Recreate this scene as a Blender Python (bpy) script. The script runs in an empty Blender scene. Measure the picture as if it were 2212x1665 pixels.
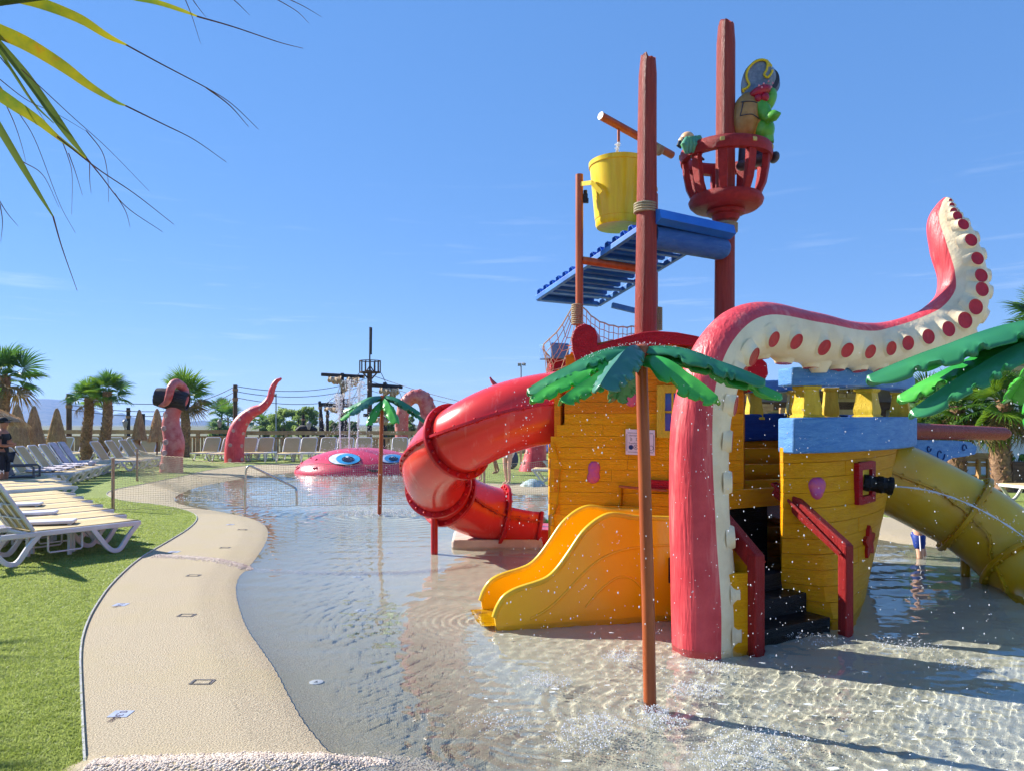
import bpy, bmesh, math, random
import numpy as np
from mathutils import Vector, Matrix, noise
from mathutils.geometry import tessellate_polygon
random.seed(7); rng = np.random.default_rng(7)
PI = math.pi
scene = bpy.context.scene
COL = scene.collection

# ------------------------------------------------------------------ camera
FPX, CX, HOR, CAMH, IMW, IMH = 1600.0, 1105.5, 916.0, 1.6, 2211.0, 1665.0
cam_data = bpy.data.cameras.new('camera'); cam = bpy.data.objects.new('camera', cam_data)
COL.objects.link(cam); scene.camera = cam
cam.location = (0, 0, CAMH); cam.rotation_euler = (PI/2, 0, 0)
cam_data.sensor_width = 36; cam_data.lens = FPX/IMW*36
cam_data.shift_y = (HOR-IMH/2)/IMW
cam_data.clip_start = .05; cam_data.clip_end = 20000

# ------------------------------------------------------------------ light
SUN_AZ, SUN_EL = math.radians(65), math.radians(33)     # azimuth measured from +Y towards -X
SUN = Vector((-math.sin(SUN_AZ)*math.cos(SUN_EL), math.cos(SUN_AZ)*math.cos(SUN_EL), math.sin(SUN_EL)))
world = bpy.data.worlds.new('World'); scene.world = world; world.use_nodes = True
nt = world.node_tree; nt.nodes.clear()
wo = nt.nodes.new('ShaderNodeOutputWorld'); bg = nt.nodes.new('ShaderNodeBackground')
sky = nt.nodes.new('ShaderNodeTexSky'); sky.sky_type = 'NISHITA'; sky.sun_disc = False
sky.sun_elevation = SUN_EL; sky.sun_rotation = -SUN_AZ
sky.air_density = .6; sky.dust_density = 0; sky.ozone_density = 6; sky.altitude = 50
bg.inputs['Strength'].default_value = .15
# thin wisps of high cloud, stretched sideways, low in the sky
tc = nt.nodes.new('ShaderNodeTexCoord'); sep = nt.nodes.new('ShaderNodeSeparateXYZ')
nt.links.new(tc.outputs['Generated'], sep.inputs[0])
mp = nt.nodes.new('ShaderNodeMapping'); mp.inputs['Scale'].default_value = (3.2, 3.2, 46); mp.inputs['Rotation'].default_value = (.05, .03, 0)
nt.links.new(tc.outputs['Generated'], mp.inputs[0])
nz = nt.nodes.new('ShaderNodeTexNoise'); nz.inputs['Scale'].default_value = 1.6; nz.inputs['Detail'].default_value = 7; nz.inputs['Roughness'].default_value = .62
nz.inputs['Distortion'].default_value = .35
nt.links.new(mp.outputs[0], nz.inputs['Vector'])
rp = nt.nodes.new('ShaderNodeMapRange'); rp.inputs['From Min'].default_value = .58; rp.inputs['From Max'].default_value = .8; rp.inputs['To Max'].default_value = .24
nt.links.new(nz.outputs['Fac'], rp.inputs['Value'])
hi = nt.nodes.new('ShaderNodeMapRange'); hi.inputs['From Min'].default_value = .36; hi.inputs['From Max'].default_value = .1
nt.links.new(sep.outputs['Z'], hi.inputs['Value'])
mul = nt.nodes.new('ShaderNodeMath'); mul.operation = 'MULTIPLY'
nt.links.new(rp.outputs[0], mul.inputs[0]); nt.links.new(hi.outputs[0], mul.inputs[1])
mixw = nt.nodes.new('ShaderNodeMix'); mixw.data_type = 'RGBA'; mixw.inputs['B'].default_value = (2.4, 2.6, 2.8, 1)
hs = nt.nodes.new('ShaderNodeHueSaturation'); hs.inputs['Saturation'].default_value = 2.0; hs.inputs['Value'].default_value = 1.05; hs.inputs['Hue'].default_value = .515
gam = nt.nodes.new('ShaderNodeGamma'); gam.inputs['Gamma'].default_value = .33      # evens the sky out, everywhere alike, as the phone's tone curve does
nt.links.new(sky.outputs[0], gam.inputs['Color']); nt.links.new(gam.outputs[0], hs.inputs['Color'])
nt.links.new(mul.outputs[0], mixw.inputs['Factor']); nt.links.new(hs.outputs[0], mixw.inputs['A'])
nt.links.new(mixw.outputs['Result'], bg.inputs['Color']); nt.links.new(bg.outputs[0], wo.inputs[0])

sun_data = bpy.data.lights.new('sun', 'SUN'); sun = bpy.data.objects.new('sun', sun_data); COL.objects.link(sun)
sun_data.energy = 2.7; sun_data.angle = math.radians(.5); sun_data.color = (1, .95, .86)
sun.rotation_euler = SUN.to_track_quat('Z', 'Y').to_euler(); sun.location = (-20, 12, 20)
sun_data.cycles.is_caustics_light = True
scene.view_settings.view_transform = 'Standard'; scene.view_settings.look = 'None'
scene.view_settings.gamma = 1; scene.view_settings.use_curve_mapping = False
scene.view_settings.exposure = 1.88
cy = scene.cycles
cy.max_bounces = 10; cy.transparent_max_bounces = 24; cy.transmission_bounces = 8; cy.glossy_bounces = 4; cy.diffuse_bounces = 3; cy.volume_bounces = 1
cy.sample_clamp_indirect = 4.0; cy.use_denoising = True; cy.caustics_reflective = False; cy.caustics_refractive = True
cy.use_adaptive_sampling = True; cy.adaptive_threshold = .015

# ------------------------------------------------------------------ helpers
def D(px, py, Y):                       # a point of the photograph at depth Y, in metres
    return Vector(((px-CX)*Y/FPX, Y, CAMH-(py-HOR)*Y/FPX))
def G(px, py, z=0.0):                   # a point of the photograph that lies on the ground
    Y = (CAMH-z)*FPX/(py-HOR); return Vector(((px-CX)*Y/FPX, Y, z))
def R3(x=0, y=0, z=0): return (Matrix.Rotation(z, 3, 'Z') @ Matrix.Rotation(y, 3, 'Y') @ Matrix.Rotation(x, 3, 'X'))
def lerp(a, b, t): return a+(b-a)*t
def spline(pts, n):                     # Catmull-Rom through tuples of any length -> list of np arrays
    P = [np.array(p, float) for p in pts]; P = [2*P[0]-P[1]]+P+[2*P[-1]-P[-2]]
    out = []; segs = len(P)-3
    for i in range(n):
        u = i/(n-1)*segs; k = min(int(u), segs-1); t = u-k
        a, b, c, d = P[k:k+4]
        out.append(.5*((2*b)+(-a+c)*t+(2*a-5*b+4*c-d)*t*t+(-a+3*b-3*c+d)*t**3))
    return out

_mats = {}
def lin(c):                             # sRGB 0-255 -> linear
    return tuple(((x/255)/12.92 if x/255 <= .04045 else (((x/255)+.055)/1.055)**2.4) for x in c)
def M(name, c, r=.5, c2=None, sc=5, det=5, bump=0, bsc=30, stretch=(1, 1, 1), bstretch=None, spec=.4, metal=0, coat=0, lo=.38, hi=.62, extra=None, extra_c=None, transl=0, dist=0, rvar=0):
    if name in _mats: return _mats[name]
    m = bpy.data.materials.new(name); m.use_nodes = True; t = m.node_tree; N = t.nodes; L = t.links
    b = N['Principled BSDF']; b.inputs['Roughness'].default_value = r; b.inputs['Specular IOR Level'].default_value = spec
    b.inputs['Metallic'].default_value = metal; b.inputs['Coat Weight'].default_value = coat; b.inputs['Coat Roughness'].default_value = .12
    c = tuple(c)+(1,); c2 = (tuple(c2)+(1,)) if c2 else tuple(x*.78 for x in c[:3])+(1,)
    tcn = N.new('ShaderNodeTexCoord'); mpn = N.new('ShaderNodeMapping'); mpn.inputs['Scale'].default_value = stretch
    L.new(tcn.outputs['Object'], mpn.inputs[0])
    n1 = N.new('ShaderNodeTexNoise'); n1.inputs['Scale'].default_value = sc; n1.inputs['Detail'].default_value = det; n1.inputs['Roughness'].default_value = .6; n1.inputs['Distortion'].default_value = dist
    L.new(mpn.outputs[0], n1.inputs['Vector'])
    mr = N.new('ShaderNodeMapRange'); mr.inputs['From Min'].default_value = lo; mr.inputs['From Max'].default_value = hi
    L.new(n1.outputs['Fac'], mr.inputs['Value'])
    mx = N.new('ShaderNodeMix'); mx.data_type = 'RGBA'; mx.inputs['A'].default_value = c; mx.inputs['B'].default_value = c2
    L.new(mr.outputs[0], mx.inputs['Factor']); outc = mx.outputs['Result']
    if extra:                            # a second, coarser layer: (scale, lo, hi, stretch)
        mp2 = N.new('ShaderNodeMapping'); mp2.inputs['Scale'].default_value = extra[3] if len(extra) > 3 else (1, 1, 1); mp2.inputs['Location'].default_value = (3.1, 1.7, 5.3)
        L.new(tcn.outputs['Object'], mp2.inputs[0])
        n2 = N.new('ShaderNodeTexNoise'); n2.inputs['Scale'].default_value = extra[0]; n2.inputs['Detail'].default_value = 6; n2.inputs['Roughness'].default_value = .65
        L.new(mp2.outputs[0], n2.inputs['Vector'])
        m2 = N.new('ShaderNodeMapRange'); m2.inputs['From Min'].default_value = extra[1]; m2.inputs['From Max'].default_value = extra[2]
        L.new(n2.outputs['Fac'], m2.inputs['Value'])
        x2 = N.new('ShaderNodeMix'); x2.data_type = 'RGBA'; x2.inputs['B'].default_value = tuple(extra_c)+(1,)
        L.new(m2.outputs[0], x2.inputs['Factor']); L.new(outc, x2.inputs['A']); outc = x2.outputs['Result']
    L.new(outc, b.inputs['Base Color'])
    if rvar:
        mr3 = N.new('ShaderNodeMapRange'); mr3.inputs['To Min'].default_value = max(0, r-rvar); mr3.inputs['To Max'].default_value = r+rvar
        L.new(n1.outputs['Fac'], mr3.inputs['Value']); L.new(mr3.outputs[0], b.inputs['Roughness'])
    if bump:
        mp3 = N.new('ShaderNodeMapping'); mp3.inputs['Scale'].default_value = bstretch or stretch
        L.new(tcn.outputs['Object'], mp3.inputs[0])
        n3 = N.new('ShaderNodeTexNoise'); n3.inputs['Scale'].default_value = bsc; n3.inputs['Detail'].default_value = 4
        L.new(mp3.outputs[0], n3.inputs['Vector'])
        bn = N.new('ShaderNodeBump'); bn.inputs['Strength'].default_value = min(1, bump); bn.inputs['Distance'].default_value = .012*max(1, bump)
        L.new(n3.outputs['Fac'], bn.inputs['Height']); L.new(bn.outputs[0], b.inputs['Normal'])
    if transl:
        tr = N.new('ShaderNodeBsdfTranslucent'); ms = N.new('ShaderNodeMixShader'); ms.inputs[0].default_value = transl
        L.new(outc, tr.inputs['Color']); L.new(b.outputs[0], ms.inputs[1]); L.new(tr.outputs[0], ms.inputs[2])
        L.new(ms.outputs[0], N['Material Output'].inputs['Surface'])
    _mats[name] = m; return m

def wloc(o):
    v = Vector((0, 0, 0))
    while o is not None: v = v+o.location; o = o.parent
    return v
def tag(o, label=None, cat=None, group=None, kind=None):
    if label: o['label'] = label
    if cat: o['category'] = cat
    if group: o['group'] = group
    if kind: o['kind'] = kind
    return o
def empty(name, loc, label=None, cat=None, group=None):
    o = bpy.data.objects.new(name, None); COL.objects.link(o); o.location = loc; o.empty_display_size = .1
    return tag(o, label, cat, group)
def link(name, me, mats, parent=None, loc=None, rot=None):
    o = bpy.data.objects.new(name, me); COL.objects.link(o)
    if parent is not None: o.parent = parent
    if loc is not None: o.location = loc
    if rot is not None: o.rotation_euler = rot
    return o
def copy_tree(o, parent=None, label=None, group=None):
    c = o.copy(); COL.objects.link(c); c.parent = parent
    if label: c['label'] = label
    if group: c['group'] = group
    for ch in list(o.children): copy_tree(ch, c)
    return c

class MB:
    def __init__(s): s.v = []; s.f = []; s.m = []
    def add(s, vs, fs, mi=0):
        k = len(s.v); s.v += [tuple(v) for v in vs]; s.f += [tuple(i+k for i in f) for f in fs]; s.m += [mi]*len(fs); return s
    def box(s, c, d, R=None, mi=0, taper=1.0):
        c = Vector(c); hx, hy, hz = d[0]/2, d[1]/2, d[2]/2; vs = []
        for z in (-hz, hz):
            k = taper if z > 0 else 1
            for x, y in ((-hx, -hy), (hx, -hy), (hx, hy), (-hx, hy)):
                p = Vector((x*k, y*k, z)); vs.append(c+(R @ p if R else p))
        return s.add(vs, [(3, 2, 1, 0), (4, 5, 6, 7), (0, 1, 5, 4), (1, 2, 6, 5), (2, 3, 7, 6), (3, 0, 4, 7)], mi)
    def beam(s, p0, p1, w, h, up=(0, 0, 1), mi=0):
        p0, p1, up = Vector(p0), Vector(p1), Vector(up); d = (p1-p0).normalized()
        x = d.cross(up)
        if x.length < 1e-4: x = d.cross(Vector((1, 0, 0)))
        x.normalize(); z = x.cross(d).normalized(); vs = []
        for p in (p0, p1):
            for a, b in ((-1, -1), (1, -1), (1, 1), (-1, 1)): vs.append(p+x*(a*w/2)+z*(b*h/2))
        return s.add(vs, [(0, 1, 2, 3), (7, 6, 5, 4), (0, 4, 5, 1), (1, 5, 6, 2), (2, 6, 7, 3), (3, 7, 4, 0)], mi)
    def tube(s, pts, rad, seg=10, cap=True, mi=0):
        P = [Vector(tuple(p)[:3]) for p in pts]; n = len(P)
        if not hasattr(rad, '__len__'): rad = [rad]*n
        T = [(P[min(i+1, n-1)]-P[max(i-1, 0)]).normalized() for i in range(n)]
        x = T[0].cross(Vector((0, 0, 1)))
        if x.length < .05: x = T[0].cross(Vector((1, 0, 0)))
        x.normalize(); vs = []
        for i in range(n):
            x = (x-T[i]*x.dot(T[i])).normalized(); y = T[i].cross(x)
            for k in range(seg):
                a = 2*PI*k/seg; vs.append(P[i]+(x*math.cos(a)+y*math.sin(a))*rad[i])
        fs = [(i*seg+k, i*seg+(k+1) % seg, (i+1)*seg+(k+1) % seg, (i+1)*seg+k) for i in range(n-1) for k in range(seg)]
        if cap: fs += [tuple(range(seg-1, -1, -1)), tuple((n-1)*seg+k for k in range(seg))]
        return s.add(vs, fs, mi)
    def lathe(s, prof, seg=24, c=(0, 0, 0), R=None, mi=0, closed=False, wob=None):
        c = Vector(c); vs = []; n = len(prof)
        for i, (r, z) in enumerate(prof):
            for k in range(seg):
                a = 2*PI*k/seg; q = r*(wob(a, i) if wob else 1); p = Vector((q*math.cos(a), q*math.sin(a), z)); vs.append(c+(R @ p if R else p))
        m = n if closed else n-1
        fs = [(i*seg+k, i*seg+(k+1) % seg, ((i+1) % n)*seg+(k+1) % seg, ((i+1) % n)*seg+k) for i in range(m) for k in range(seg)]
        if not closed: fs += [tuple(range(seg-1, -1, -1)), tuple((n-1)*seg+k for k in range(seg))]
        return s.add(vs, fs, mi)
    def prism(s, poly, off, mi=0):      # planar outline (3-D points) pushed along off
        n = len(poly); A = [Vector(p) for p in poly]; off = Vector(off); B = [p+off for p in A]
        tri = tessellate_polygon([A])
        fs = [tuple(t) for t in tri]+[tuple(i+n for i in reversed(t)) for t in tri]+[(i, (i+1) % n, (i+1) % n+n, i+n) for i in range(n)]
        return s.add(A+B, fs, mi)
    def ell(s, c, r, nu=14, nv=9, R=None, mi=0):
        c = Vector(c)
        if not hasattr(r, '__len__'): r = (r, r, r)
        vs = []
        for j in range(nv+1):
            t = -PI/2+PI*j/nv
            for k in range(nu):
                a = 2*PI*k/nu; p = Vector((r[0]*math.cos(t)*math.cos(a), r[1]*math.cos(t)*math.sin(a), r[2]*math.sin(t))); vs.append(c+(R @ p if R else p))
        fs = [(j*nu+k, j*nu+(k+1) % nu, (j+1)*nu+(k+1) % nu, (j+1)*nu+k) for j in range(nv) for k in range(nu)]
        return s.add(vs, fs, mi)
    def grid(s, rows, mi=0, flip=False, closed=False):
        n, m = len(rows), len(rows[0]); vs = [p for r in rows for p in r]; e = m if closed else m-1
        fs = [(i*m+k, i*m+(k+1) % m, (i+1)*m+(k+1) % m, (i+1)*m+k) for i in range(n-1) for k in range(e)]
        if flip: fs = [tuple(reversed(f)) for f in fs]
        return s.add(vs, fs, mi)
    def build(s, name, mat, parent=None, smooth=None, bevel=0, solid=0, kind=None, subsurf=0, label=None, cat=None, group=None, bseg=2):
        off = wloc(parent) if parent is not None else Vector((0, 0, 0))
        me = bpy.data.meshes.new(name)
        vs = [(v[0]-off.x, v[1]-off.y, v[2]-off.z) for v in s.v]
        me.from_pydata(vs, [], s.f)
        ms = mat if isinstance(mat, (list, tuple)) else [mat]
        for q in ms: me.materials.append(q)
        if len(ms) > 1: me.polygons.foreach_set('material_index', s.m)
        bm = bmesh.new(); bm.from_mesh(me); bmesh.ops.remove_doubles(bm, verts=bm.verts, dist=1e-5); bmesh.ops.recalc_face_normals(bm, faces=bm.faces); bm.to_mesh(me); bm.free()
        if smooth is not None:
            me.polygons.foreach_set('use_smooth', [True]*len(me.polygons)); me.set_sharp_from_angle(angle=math.radians(smooth))
        me.update()
        o = link(name, me, None, parent)
        if solid:
            q = o.modifiers.new('solid', 'SOLIDIFY'); q.thickness = solid; q.offset = 0
        if bevel:
            q = o.modifiers.new('bevel', 'BEVEL'); q.width = bevel; q.segments = bseg; q.limit_method = 'ANGLE'; q.angle_limit = math.radians(35); q.harden_normals = False
        if subsurf:
            q = o.modifiers.new('sub', 'SUBSURF'); q.levels = subsurf; q.render_levels = subsurf
        return tag(o, label, cat, group, kind)

def fast_mesh(name, V, F, mat, parent=None, smooth=False, kind=None):     # numpy arrays, tris or quads
    me = bpy.data.meshes.new(name); V = np.asarray(V, np.float32); F = np.asarray(F, np.int32); k = F.shape[1]
    me.vertices.add(len(V)); me.vertices.foreach_set('co', V.ravel())
    me.loops.add(F.size); me.loops.foreach_set('vertex_index', F.ravel())
    me.polygons.add(len(F)); me.polygons.foreach_set('loop_start', np.arange(0, F.size, k, dtype=np.int32))
    me.polygons.foreach_set('loop_total', np.full(len(F), k, np.int32))
    if smooth: me.polygons.foreach_set('use_smooth', np.ones(len(F), bool))
    me.materials.append(mat); me.update(calc_edges=True); me.validate()
    o = link(name, me, None, parent)
    if kind: o['kind'] = kind
    return o
ICO_V = None
def scatter_balls(name, C, Rr, mat, kind='stuff', parent=None, sub=1, squash=(1, 1, 1)):   # many little balls in one mesh
    bm = bmesh.new(); bmesh.ops.create_icosphere(bm, subdivisions=sub, radius=1)
    v = np.array([q.co[:] for q in bm.verts], np.float32)*np.array(squash, np.float32); f = np.array([[q.index for q in t.verts] for t in bm.faces], np.int32); bm.free()
    C = np.asarray(C, np.float32); Rr = np.asarray(Rr, np.float32)
    if Rr.ndim == 1: Rr = np.repeat(Rr[:, None], 3, 1)
    V = (C[:, None, :]+v[None]*Rr[:, None, :]).reshape(-1, 3)
    F = (f[None]+(np.arange(len(C))*len(v))[:, None, None]).reshape(-1, 3)
    return fast_mesh(name, V, F, mat, parent, True, kind)
# ================================================================== ground, deck, pool, water
WL = -.05                                                              # water level
deck_px = [(190, 1720), (183, 1665), (175, 1500), (172, 1400), (185, 1350), (205, 1310), (240, 1260), (300, 1205), (370, 1165), (410, 1140), (428, 1120), (420, 1108), (385, 1097), (330, 1088), (270, 1083), (235, 1073), (228, 1065), (245, 1057), (300, 1047), (350, 1037), (400, 1027), (425, 1020), (460, 1013), (540, 1004), (640, 1000), (760, 998), (880, 1001), (930, 1012), (965, 1030), (1010, 1043), (1190, 1047), (1400, 1060), (1700, 1085), (1900, 1119), (2050, 1126), (2211, 1130), (2500, 1150)]
deck_poly = [G(*p).xy for p in deck_px]+[Vector((14, 7)), Vector((14, -9)), Vector((-1.6, -9)), Vector((-1.75, .4)), Vector((-1.8, 1.6))]
water_px = [(722, 1640), (690, 1605), (650, 1555), (620, 1500), (590, 1440), (555, 1392), (527, 1350), (511, 1300), (507, 1265), (516, 1242), (545, 1215), (568, 1182), (580, 1155), (575, 1135), (548, 1119), (480, 1105), (410, 1094), (378, 1085), (374, 1075), (392, 1063), (432, 1049), (520, 1033), (600, 1022), (680, 1014), (800, 1009), (890, 1011), (940, 1036), (985, 1066), (1060, 1071), (1190, 1063), (1400, 1078), (1700, 1122), (1850, 1150), (1900, 1166), (2000, 1180), (2211, 1190), (2500, 1200)]
water_poly = [G(p[0], p[1], WL).xy for p in water_px]+[Vector((12.5, 6)), Vector((12.5, -4)), Vector((.3, -4)), Vector((-.1, .8)), G(850, 1800, WL).xy, G(775, 1700, WL).xy]
def smooth_loop(P, it=2):
    P = [Vector(p) for p in P]
    for _ in range(it):
        Q = []
        for i in range(len(P)):
            a, b = P[i], P[(i+1) % len(P)]; Q += [a*.75+b*.25, a*.25+b*.75]
        P = Q
    return P
deck_poly = smooth_loop(deck_poly); water_poly = smooth_loop(water_poly)
def sdist(XY, poly):                    # signed distance, negative inside
    P = np.array([p[:] for p in poly]); Q = np.roll(P, -1, 0); d = np.full(len(XY), 1e9); ins = np.zeros(len(XY), bool)
    for a, b in zip(P, Q):
        e = b-a; w = XY-a; t = np.clip((w@e)/(e@e+1e-12), 0, 1); q = w-t[:, None]*e; d = np.minimum(d, (q*q).sum(1))
        c = ((a[1] <= XY[:, 1]) != (b[1] <= XY[:, 1]))
        with np.errstate(divide='ignore', invalid='ignore'):
            xi = a[0]+(XY[:, 1]-a[1])/(b[1]-a[1])*e[0]
        ins ^= c & (XY[:, 0] < xi)
    d = np.sqrt(d); return np.where(ins, -d, d)
def polyline_dist(XY, P):
    d = np.full(len(XY), 1e9)
    for a, b in zip(P[:-1], P[1:]):
        a = np.array(a); b = np.array(b); e = b-a; w = XY-a; t = np.clip((w@e)/(e@e+1e-12), 0, 1); q = w-t[:, None]*e; d = np.minimum(d, (q*q).sum(1))
    return np.sqrt(d)
strip_a = [tuple(G(*p).xy) for p in ((192, 1661), (500, 1652), (640, 1643), (720, 1630), (800, 1619), (880, 1624), (960, 1640), (1040, 1664), (1140, 1720))]
strip_b = [tuple(G(*p).xy) for p in ((338, 1200), (385, 1203), (450, 1208), (520, 1217), (600, 1222), (700, 1224), (800, 1224), (880, 1221), (960, 1214), (1030, 1204))]
def floor_z(XY):
    d = sdist(XY, water_poly)
    q = np.maximum(-d, 0); z = np.where(d < 0, WL-np.minimum(q, .1)*.22-.25*(1-np.exp(-np.maximum(q-.1, 0)*.33)), WL+.012*(d > 0)*np.minimum(1, d/.05)+d*.11)
    z = np.minimum(z, 0)
    z = z+.03*np.exp(-(polyline_dist(XY, strip_a)/.095)**2)+.016*np.exp(-(polyline_dist(XY, strip_b)/.10)**2)
    return z

m_deck = M('pebble_resin', lin((142, 126, 100)), .85, lin((196, 180, 150)), sc=105, det=3, bump=.8, bsc=105, lo=.32, hi=.62, extra=(1.3, .45, .75), extra_c=lin((176, 160, 124)))
def two_tone(name, pale, pale2):            # the same resin, lightened by 'pool' to put back light lost under water
    m = m_deck.copy(); m.name = name; t = m.node_tree; N = t.nodes; L = t.links; b = N['Principled BSDF']; src = b.inputs['Base Color'].links[0].from_socket
    at = N.new('ShaderNodeAttribute'); at.attribute_name = 'pool'; nz_ = N.new('ShaderNodeTexNoise'); nz_.inputs['Scale'].default_value = 90; tcx = N.new('ShaderNodeTexCoord'); L.new(tcx.outputs['Object'], nz_.inputs['Vector'])
    mp_ = N.new('ShaderNodeMix'); mp_.data_type = 'RGBA'; mp_.inputs['A'].default_value = tuple(pale)+(1,); mp_.inputs['B'].default_value = tuple(pale2)+(1,); L.new(nz_.outputs['Fac'], mp_.inputs['Factor'])
    mx = N.new('ShaderNodeMix'); mx.data_type = 'RGBA'; L.new(at.outputs['Fac'], mx.inputs['Factor']); L.new(src, mx.inputs['A']); L.new(mp_.outputs['Result'], mx.inputs['B']); L.new(mx.outputs['Result'], b.inputs['Base Color']); return m
m_poolfloor = two_tone('pool_resin', lin((212, 202, 180)), lin((230, 222, 202)))
# floor under the water shares one sheet with the deck
xs = np.concatenate([np.arange(-12, -5, .15), np.arange(-5, 5, .055), np.arange(5, 14.8, .15)]); ys = np.concatenate([np.arange(-9.5, 2.6, .25), np.arange(2.6, 14, .05), np.arange(14, 34, .14)])
X, Y = np.meshgrid(xs, ys); XY = np.stack([X.ravel(), Y.ravel()], 1); Z = floor_z(XY)
idx = np.arange(X.size).reshape(X.shape)
F = np.stack([idx[:-1, :-1].ravel(), idx[:-1, 1:].ravel(), idx[1:, 1:].ravel(), idx[1:, :-1].ravel()], 1)
pool_deck = fast_mesh('pool_floor', np.column_stack([XY, Z]), F, m_poolfloor, None, True, 'structure')
at_ = pool_deck.data.attributes.new('pool', 'FLOAT', 'POINT'); at_.data.foreach_set('value', np.clip((-.05-sdist(XY, water_poly))/1.3, 0, 1).astype(np.float32))
pool_deck.cycles.is_caustics_receiver = True

# --- ground far and wide
m_earth = M('dry_earth', lin((118, 112, 80)), .95, lin((84, 94, 60)), sc=.12)
g = MB(); g.grid([[(-9000, -300, -.55), (9000, -300, -.55)], [(-9000, 12000, -.55), (9000, 12000, -.55)]]); g.build('ground', m_earth, kind='structure')
# --- turf
m_turf = M('turf_base', lin((118, 132, 60)), .9, lin((144, 156, 82)), sc=60, det=4, bump=1.0, bsc=260, extra=(.8, .4, .7), extra_c=lin((138, 154, 74)))
outer = [Vector((-40, -14)), Vector((40, -14)), Vector((40, 44)), Vector((-40, 44))]
hole = deck_poly
tri = tessellate_polygon([[Vector((p.x, p.y, 0)) for p in outer], [Vector((p.x, p.y, 0)) for p in hole]])
allp = outer+hole
lawn = MB(); lawn.add([(p[0], p[1], .008) for p in allp], [tuple(t) for t in tri]); lawn.build('lawn', m_turf, kind='structure')
# metal edging between turf and deck
ed = MB()
for i in range(len(deck_poly)):
    a, b = deck_poly[i], deck_poly[(i+1) % len(deck_poly)]
    if (a-b).length > .01 and a.y < 30: ed.beam((a.x, a.y, .004), (b.x, b.y, .004), .012, .02)
ed.build('turf_edging', M('edging_metal', lin((205, 200, 190)), .45, metal=.3), kind='structure')
# turf blades near the camera
n = 330000
yy = 3.2*np.exp(rng.random(n)*math.log(16/3.2)); xx = -yy*(.10+rng.random(n)*.62)
d = sdist(np.stack([xx, yy], 1), deck_poly); ok = (d > .006)
xx, yy = xx[ok], yy[ok]; n = len(xx)
h = (.008+.011*rng.random(n)); w = .0016+.00045*yy*(.6+.8*rng.random(n)); a = rng.random(n)*2*PI; lean = rng.normal(0, .011, (n, 2))+np.array([.004, -.003])
V = np.zeros((n, 3, 3), np.float32)
V[:, 0] = np.stack([xx-np.cos(a)*w, yy-np.sin(a)*w, np.full(n, .006)], 1); V[:, 1] = np.stack([xx+np.cos(a)*w, yy+np.sin(a)*w, np.full(n, .006)], 1)
V[:, 2] = np.stack([xx+lean[:, 0], yy+lean[:, 1], .008+h], 1)
m_blade = M('turf_blades', lin((140, 156, 68)), .5, lin((172, 184, 100)), sc=9, det=6, transl=.5, extra=(70, .5, .8), extra_c=lin((206, 210, 140)))
fast_mesh('grass', V.reshape(-1, 3), np.arange(3*n).reshape(-1, 3), m_blade, None, False, 'stuff')

# --- pebble strips
def pebbles(name, line, half, spacing, size):
    P = [Vector(p) for p in line]; C = []; Rs = []
    for a, b in zip(P[:-1], P[1:]):
        L = (b-a).length; nn = int(L*2*half/spacing**2); e = (b-a).normalized(); q = Vector((-e.y, e.x))
        for _ in range(nn):
            o = random.gauss(0, .5)
            if abs(o) > 1: continue
            p = a.lerp(b, random.random())+q*(o*half); C.append((p.x, p.y, 0)); Rs.append([size*random.uniform(.6, 1.25), size*random.uniform(.6, 1.25), size*random.uniform(.35, .55)])
    C = np.array(C); C[:, 2] = floor_z(C[:, :2])
    return scatter_balls(name, C, Rs, M('pebble', lin((224, 206, 186)), .8, lin((204, 182, 162)), sc=25, det=1, extra=(60, .5, .7), extra_c=lin((220, 206, 190))), 'stuff')
pebbles('pebble_strip', strip_a, .13, .0105, .0095).cycles.is_caustics_receiver = True
pebbles('pebble_strip', strip_b, .12, .016, .012).cycles.is_caustics_receiver = True

# --- water with real ripples
def wave(X, Y):
    z = np.zeros_like(X)
    def n2(sx, sy, amp, seed, ang):
        c, s = math.cos(ang), math.sin(ang); r = np.random.default_rng(seed); out = 0
        m = 7 if sx < 20 else 14
        for _ in range(m):
            k = r.uniform(.65, 1.45) if m == 7 else r.uniform(.45, 1.7); th = r.normal(0, .5 if m == 7 else 1.3); ph = r.uniform(0, 6.28)
            ax = k*math.cos(th)*sx; ay = k*math.sin(th)*sx*sy
            u = (X*c+Y*s); v = (-X*s+Y*c)
            out = out+np.sin(u*ax+v*ay+ph+.9*np.sin(.31*v*sx+ph*2))
        return amp*out/m**.5
    calm = .5+.5*np.sin(X*1.1+.7*np.sin(Y*.9)+.6)*np.sin(Y*1.3+.8*np.sin(X*.8))
    choppy = (.35+.65*calm)/(1+np.exp(-((X-.15*(Y-4)+.35)*2.2)))*1/(1+np.exp((Y-9)*.6))+.75/(1+np.exp(-(Y-13)*.6))
    z += n2(2*PI/.46, .8, .0026, 3, 1.75)*(.55+.6*choppy)
    z += n2(2*PI/.2, 1.0, .0016, 5, 1.3)*(.25+1.0*choppy)
    z += n2(2*PI/.11, 1.0, .0009, 8, .4)*(.12+1.1*choppy)
    z += n2(2*PI/.068, 1.0, .00045, 9, 2.2)*(.08+1.2*choppy)
    for (cx, cy, am, wl, fall) in ((.79, 4.41, .0022, .10, .45), (-2.44, 13.6, .01, .25, 1.6), (-.25, 6.4, .0016, .07, .5), (1.85, 3.9, .002, .1, .4), (.1, 3.9, .002, .11, .4)):
        r = np.hypot(X-cx, Y-cy); z += am*np.sin(2*PI*r/wl)*np.exp(-r/fall)
    return z
ny, nx = 620, 560
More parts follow.
